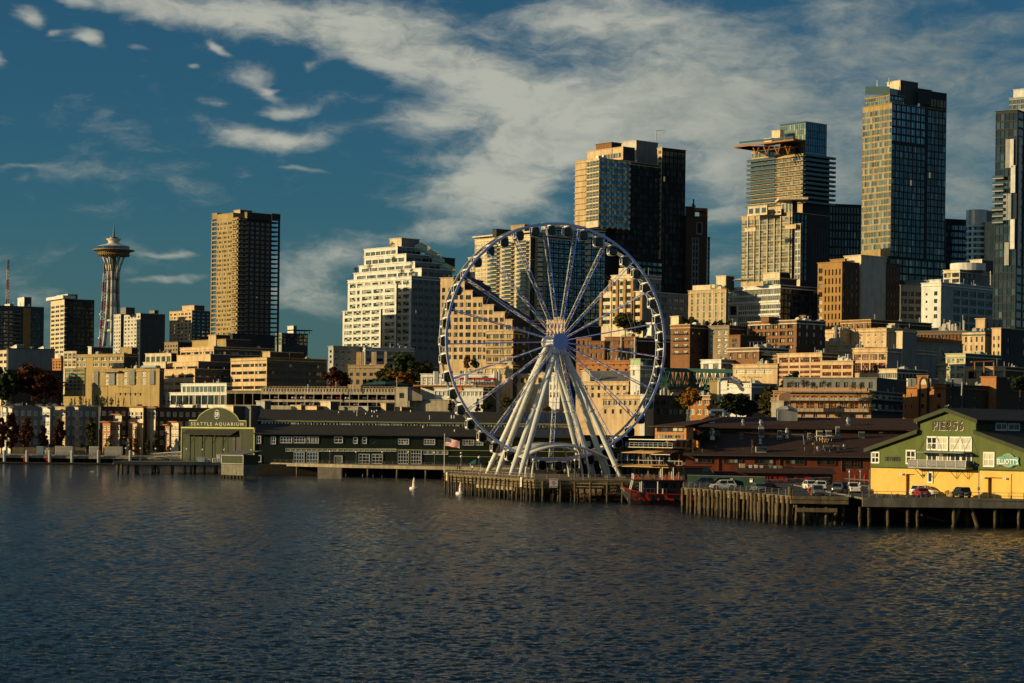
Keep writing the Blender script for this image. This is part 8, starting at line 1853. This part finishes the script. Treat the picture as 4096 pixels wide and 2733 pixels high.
b=block('terrace_restaurant','white framed terrace restaurant with red umbrellas behind the wheel legs','restaurant','H',-40,715,740,238,764,70,[W(252,345,1,16,.86,.9,'glass_amber','white_paint',3,3,.02,.98,t=.25)],(),'white','grey');zt_=b.zat(358)
mb=MB();mb.obox(pt(b,0,-.02,zt_)-b.dr*5,b.dl*(b.LL*1.05),b.dr*4.99,(0,0,.5));mb.part('terrace_floor',['copper'],b.root);mb=MB()
for k in range(30):f=k/30;q=pt(b,0,f,zt_+.5)-b.dr*4.9;mb.tube(q,q+Vector((0,0,1.3)),.07,n=4)
mb.obox(pt(b,0,0,zt_+1.7)-b.dr*4.95,b.dl*b.LL,b.dr*.1,(0,0,.12));mb.part('railing',['off_white'],b.root)
for x in(95,108,120,393,405,672,688,716):q=at('H',x,330,764);mb=MB();mb.tube(q,at('H',x,208,764),.55,n=9);mb.part('vent_stack',['white'],b.root)
for k in range(9):
 f=.03+.05*k;q=pt(b,0,f,zt_+.52)-b.dr*2.8;r=umbrella(q,2.7,'open red umbrella on the white framed terrace',True,'red_cloth');r['group']='red umbrellas on the white framed terrace'
b=block('cafe_building','low cafe building with white doors and red signs under the terrace','building','H',90,560,740,372,754,66,[W(392,450,1,12,.7,.95,'glass_shop','white_paint',2,1,t=.25)],[W(390,450,1,5,.6,.9,'glass_dark')],'white','charcoal');mb=MB();mb.obox(pt(b,0,.42,b.zat(392))-b.dr*.5,b.dl*(b.LL*.16),b.dr*.3,(0,0,1.1));mb.part('sign',['orange'],b.root)
b=block('tan_low_row','low peach building between the wheel spokes above the terrace','building','H',568,848,900,150,772,55,[W(170,230,1,4,.7,.85,'glass_blinds','tan',2,1)],(),'peach','charcoal');b=block('striped_building','pale building with orange stripes behind the wheel legs','building','H',1200,1300,1400,225,745,50,[W(250,470,3,3,.5,.7,'glass_blinds','peach',1,2)],[W(250,470,3,3,.5,.7,'glass_blinds','white_paint')],'white','cream')
b=block('peach_row','peach row with grilled windows directly behind the front wheel legs','building','H',850,1200,1205,238,768,62,[W(260,330,1,6,.6,.7,'glass_shop','tan')],(),'peach','charcoal')
# --- first row behind the red shed
b=block('brick_warehouse','orange brick building with paired arched windows behind the red shed','building','L',130,338,345,1290,610,58,[W(1305,1490,2,3,.66,.62,'glass_blinds','cream',2,1,.02,.98,t=.28)],(),'orange_brick','brick_dark',trim='off_white',zb=4);block(None,None,None,'L',338,428,440,1148,612,58,[W(1305,1490,2,1,.6,.62,'glass_blinds','cream',2,1)],(),'gold_tan','tan_dark',parent=b.root,pname='end_bay',zb=4);mb=MB();q=at('L',425,1360,608);mb.path([q,at('L',425,1150,608),at('L',440,1130,609),at('L',540,1120,612)],.45,8);mb.part('duct',['off_white'],b.root)
b=block('white_annex','white industrial building with bent rooftop ducts behind the dark trees','building','L',430,738,985,1172,618,44,[W(1265,1330,1,3,.8,.9,'glass_shop','charcoal',4,3),W(1370,1420,1,3,.8,.9,'glass_shop','charcoal',4,2)],[W(1265,1340,1,2,.6,.85,'glass_dark','charcoal',4,3,.02,.95),W(1370,1440,1,2,.7,.9,'glass_dark','charcoal',3,2)],'white','grey',zb=4)
block(None,None,None,'L',432,505,830,1150,624,44,(),(),'white','charcoal',parent=b.root,pname='rear_block',yb=1230);mb=MB();P=[at('L',x,y,622)for x,y in((525,1135),(560,1120),(600,1135),(640,1195),(700,1200))];mb.path(P,.7,10);mb.part('duct',['off_white'],b.root);mb=MB();mb.path([p+Vector((0,-1.6,-1.0))for p in P[1:]],.6,10);mb.part('duct',['galvanised'],b.root)
ap_=Plane(pt(b,0,1,0),pt(b,0,0,0));a0,z1=ap_.px('L',698,1185);a1,z0=ap_.px('L',724,1207);mb=MB();ap_.box(mb,a0,a1,z0,z1,.02,.1);sgn=mb.part('wall_sign',['cloth_red'],b.root);mb=MB();ap_.box(mb,a0+.3,a1-.3,(z0+z1)/2-.1,(z0+z1)/2+.3,.101,.13);mb.part('print',['white_paint'],sgn)
b=block('terrace_apartments','concrete apartments with pink panels and planted balconies above the red shed','apartment block','O',-215,605,870,1290,572,64,[W(1300,1350,1,9,.7,.9,'glass_shop','copper',4,2,.0,.86,t=.16),W(1385,1440,1,9,.7,.9,'glass_shop','copper',4,2,.0,1,t=.16),W(1475,1512,1,8,.32,.9,'glass_shop','concrete',2,1)],[W(1300,1350,1,5,.8,.8),W(1385,1440,1,5,.8,.8)],'pink','charcoal',zb=4)
slabs(b,(1368,1462),'L','concrete',2.0,.9,0,1.0,'balcony');slabs(b,(1298,),'L','concrete',2.0,.7,0,.86,'balcony');slabs(b,(1360,1450),'R','concrete_dark',1.6,.5,0,1,'balcony')
block(None,None,None,'O',-130,650,900,1180,583,64,[W(1205,1270,1,11,.5,.8,'glass_blinds','charcoal',3,2,.02,.98,t=.2)],(),'grey','charcoal',parent=b.root,pname='roof_terrace',yb=1295);mb=MB();mb.obox(pt(b,0,.02,b.z1)-b.dr*2.2,b.dl*(b.LL*.9),b.dr*1.2,(0,0,1.0));mb.part('planter',['pink'],b.root)
mb=MB()
for k in range(20):q=pt(b,0,k/20,b.zat(1460))-b.dr*2.0;mb.tube(q,q+Vector((0,0,b.zat(1300)-b.zat(1460))),.06,n=4)
for y in(1320,1345,1415,1435):mb.obox(pt(b,0,0,b.zat(y))-b.dr*2.05,b.dl*b.LL,b.dr*.1,(0,0,.12))
mb.part('trellis',['copper'],b.root);block(None,None,None,'L',930,1050,1085,1345,566,50,(),(),'concrete','concrete_dark',parent=b.root,pname='stair_block',zb=4)
r_=b.root;c=at('L',1050,1300,569);mb=MB();P=[at('L',1000,1340,570)]+[at('L',1000+50*(1-math.cos(t)),1300-42*math.sin(t),570)for t in np.linspace(0,math.pi/2,8)]+[at('L',1115,1258,570),at('L',1115,1340,570)];mb.prism(P,(0,3,0),0);mb.part('rounded_wall',['pink'],r_)
for i,(x,y,lf)in enumerate(((30,1240,'leaf_red'),(75,1250,'leaf_olive'),(215,1250,'leaf_green'),(-60,1255,'leaf_olive'),(130,1270,'leaf_olive'),(450,1275,'leaf_gold'),(520,1275,'leaf_olive'),(490,1345,'leaf_green'),(610,1345,'leaf_green'),(600,1460,'leaf_olive'),(430,1440,'leaf_olive'))):
 q=at('O',x,y+18,567);rr_=shrub(q,2.4,'leafy shrub in the balcony planters of the pink panelled apartments',lf,1.3);rr_['group']='balcony shrubs on the pink panelled apartments'
b=block('arched_brick','orange brick building with a tall arched centre bay and narrow windows','building','O',866,1228,1900,1232,614,50,[W(1275,1460,2,2,.17,.36,'glass_dark','charcoal',1,2,.0,.28),W(1275,1460,2,1,.30,.36,'glass_dark','charcoal',1,2,.70,1.0)],[W(1290,1460,2,7,.2,.3,'glass_dark','charcoal')],'orange_brick','brick_dark',trim='brick',zb=4)
cb=block(None,None,None,'O',990,1080,1094,1162,612.5,50,[W(1275,1460,2,1,.32,.36,'glass_dark','charcoal',1,2,.1,.9)],(),'orange_brick','brick_dark',parent=b.root,pname='arched_bay',zb=4);cp=Plane(pt(cb,0,1,0),pt(cb,0,0,0));a0,z0=cp.px('O',1045,1232);ra=cp.px('O',1068,1232)[0]-a0;mb=MB();mb.prism([cp.P(a0+ra*math.cos(t),z0+ra*1.9*math.sin(t),.02)for t in np.linspace(0,math.pi,14)],cp.n*.12,0);mb.part('fanlight',['cream'],b.root)
mb=MB()
for e in(1.3,1.6):
 P=[cp.P(a0-ra*e,z0-14,.1)]+[cp.P(a0-ra*e*math.cos(t),z0+ra*1.9*e*.85*math.sin(t),.1)for t in np.linspace(0,math.pi,12)]+[cp.P(a0+ra*e,z0-14,.1)]
 for p_,q_ in zip(P[:-1],P[1:]):mb.tube(p_,q_,.14,n=5)
mb.part('arch_moulding',['brick_dark'],b.root);mb=MB();q=at('O',1368,1440,612);mb.tube(q+Vector((0,2,0)),at('O',1368,1210,614),.3,n=7);mb.part('chimney_pipe',['metal_dark'],b.root)
for x,w,m_ in((925,30,'off_white'),(965,34,'off_white'),(1135,60,'grey'),(1260,40,'grey_light'),(1330,70,'grey_light')):q=at('O',x,1232,616);k=.0333*w;mb=MB();mb.box(q.x-k/2,q.x+k/2,616,618.5,q.z-.5,q.z+1.8);mb.part('rooftop_unit',[m_],b.root)
block('orange_hut','small orange rendered roof house right of the arched brick building','building','O',1522,1650,1790,1170,632,46,(),(),'orange_brick','brick_dark')
# --- trees of the middle and right
for i,(nm,lb,kd,lf,reg,x,yt,yb_,Y,w)in enumerate((
('golden_tree','golden autumn tree left of the orange brick building','round','leaf_gold','L',140,1190,1440,606,1.3),('dark_tree','dark green tree behind the golden one','round','leaf_dark','L',265,1160,1400,650,1.3),('golden_tree','dull golden tree low at the left of the orange brick building','round','leaf_olive','L',80,1250,1480,630,1.2),
('dark_tree','big dark tree before the white industrial building','round','leaf_dark','L',590,1235,1560,600,1.45),('dark_tree','wide dark tree left of the big one before the orange bricks','round','leaf_green','L',470,1320,1560,598,1.4),('dark_tree','dark tree right of the big one before the white building','round','leaf_dark','L',690,1310,1560,602,1.2),
('cypress_tree','conical olive green tree left of the concrete stair block','oval','leaf_olive','L',905,1200,1560,592,1.45),('cypress_tree','second olive tree leaning up beside the conical one','round','leaf_olive','L',1000,1170,1450,618,1.2),('dark_tree','tall dark conifer before the red framed windows','round','leaf_dark','L',1125,1035,1300,622,1.25),('dark_tree','dark tree at the right edge beside the orange hut','round','leaf_dark','O',1850,1130,1330,615,1.5),
('hill_tree','large dark green tree on the slope left of the wheel','round','leaf_green','E',1010,-5,420,785,1.15),('hill_tree','olive gold tree right of the large dark one','round','leaf_olive','E',1150,85,420,782,1.3),('hill_tree','olive tree left of the large dark one','round','leaf_olive','E',865,150,420,783,1.5),('hill_tree','dim brown tree between the dark office and the low roofs','round','leaf_maroon','E',350,148,440,790,1.3),('hill_tree','golden brown low tree beside the open shelter','round','leaf_gold','E',955,200,420,780,1.6),
('hill_tree','brown tree low in front of the sloped building','oval','leaf_gold','G',375,1285,1420,770,1.2),('hill_tree','dark bushy tree before the olive tan apartment','round','leaf_dark','G',450,1300,1420,769,1.1),('slope_tree','dark conifer on the slope left of the rear wheel legs','cone','leaf_dark','H',240,485,590,748,1.3),('slope_tree','broad dark shrubby tree above the shed ridge','round','leaf_dark','H',300,500,600,747,1.6),('slope_tree','dark conifer between the wheel spokes above the shed','cone','leaf_green','H',510,470,600,746,1.3),('slope_tree','dark bushy tree left of the ridged wheel leg','round','leaf_dark','H',590,480,600,746,1.6),('slope_tree','olive bushy tree behind the wheel legs','round','leaf_olive','H',800,450,600,745,1.5),('slope_tree','olive shrubby tree right of centre behind the wheel legs','round','leaf_olive','H',1180,540,610,744,1.8))):
 tree(nm,lb,kd,lf,reg,x,yt,yb_,Y,w,i%4)
# --- low houses on the slope left of the wheel
b=block('hillside_apartments','grey hillside apartments with small windows below the white stepped tower','apartment house','Fz',30,75,410,1200,815,24,[W(1220,1360,3,1,.4,.5)],[W(1220,1400,3,6,.5,.5,'glass_shop','off_white',2,1)],'grey_light','grey');b=block('white_annex','shaded white annex with ribbon glass under the stepped tower','building','Fz',345,360,800,1215,812,12,(),[W(1235,1275,1,5,.8,.8,'glass_green','charcoal',3,1),W(1300,1340,1,5,.7,.7,'glass_dark')],'white','grey_light')
b=block('chimney_row','low tan row with tall clustered chimneys below the grey apartments','building','E',465,850,870,148,792,60,[W(160,195,1,8,.3,.8,'glass_shop','cream',1,2),W(215,255,1,6,.5,.8,'glass_dark'),W(280,340,1,6,.5,.8,'glass_dark')],(),'tan_dark','charcoal')
for f in(.22,.28,.36,.60,.66,.92):mb=MB();q=pt(b,.3,1-f,b.z1);mb.box(q.x-.5,q.x+.5,q.y-.5,q.y+.5,b.z1-.3,b.z1+5);mb.part('chimney',['peach'],b.root)
r=empty('open_shelter','small open shelter with a dark hipped roof above the parking deck','shelter',at('E',835,360,775));q=at('E',835,338,775);mb=MB();mb.lathe([(9.0,0),(4,at('E',835,307,775).z-q.z),(0,at('E',835,305,775).z-q.z)],4,q);mb.part('roof',['teal_steel'],r);mb=MB()
for sx in(-6,-2,2,6):mb.tube(q+Vector((sx,-1,-3.5)),q+Vector((sx,-1,0)),.15,n=5)
mb.part('post',['metal_dark'],r)
for reg,x,yt,yb_,Y,lb in(('E',515,322,372,766,'pale post lamp on the parking deck roof'),('E',78,332,390,767,'short pale post at the left of the parking deck roof'),('E',935,262,365,764,'tall thin mast above the concrete block'),('E',348,308,372,768,'thin lamp post on the deck roof before the brown tree')):
 q=at(reg,x,yb_,Y);r=empty('light_pole',lb,'pole',q);mb=MB();mb.tube(q-Vector((0,0,1)),at(reg,x,yt,Y),.22 if '515' in str(x)or x==78 else.12,n=6);mb.part('pole',['off_white'],r)
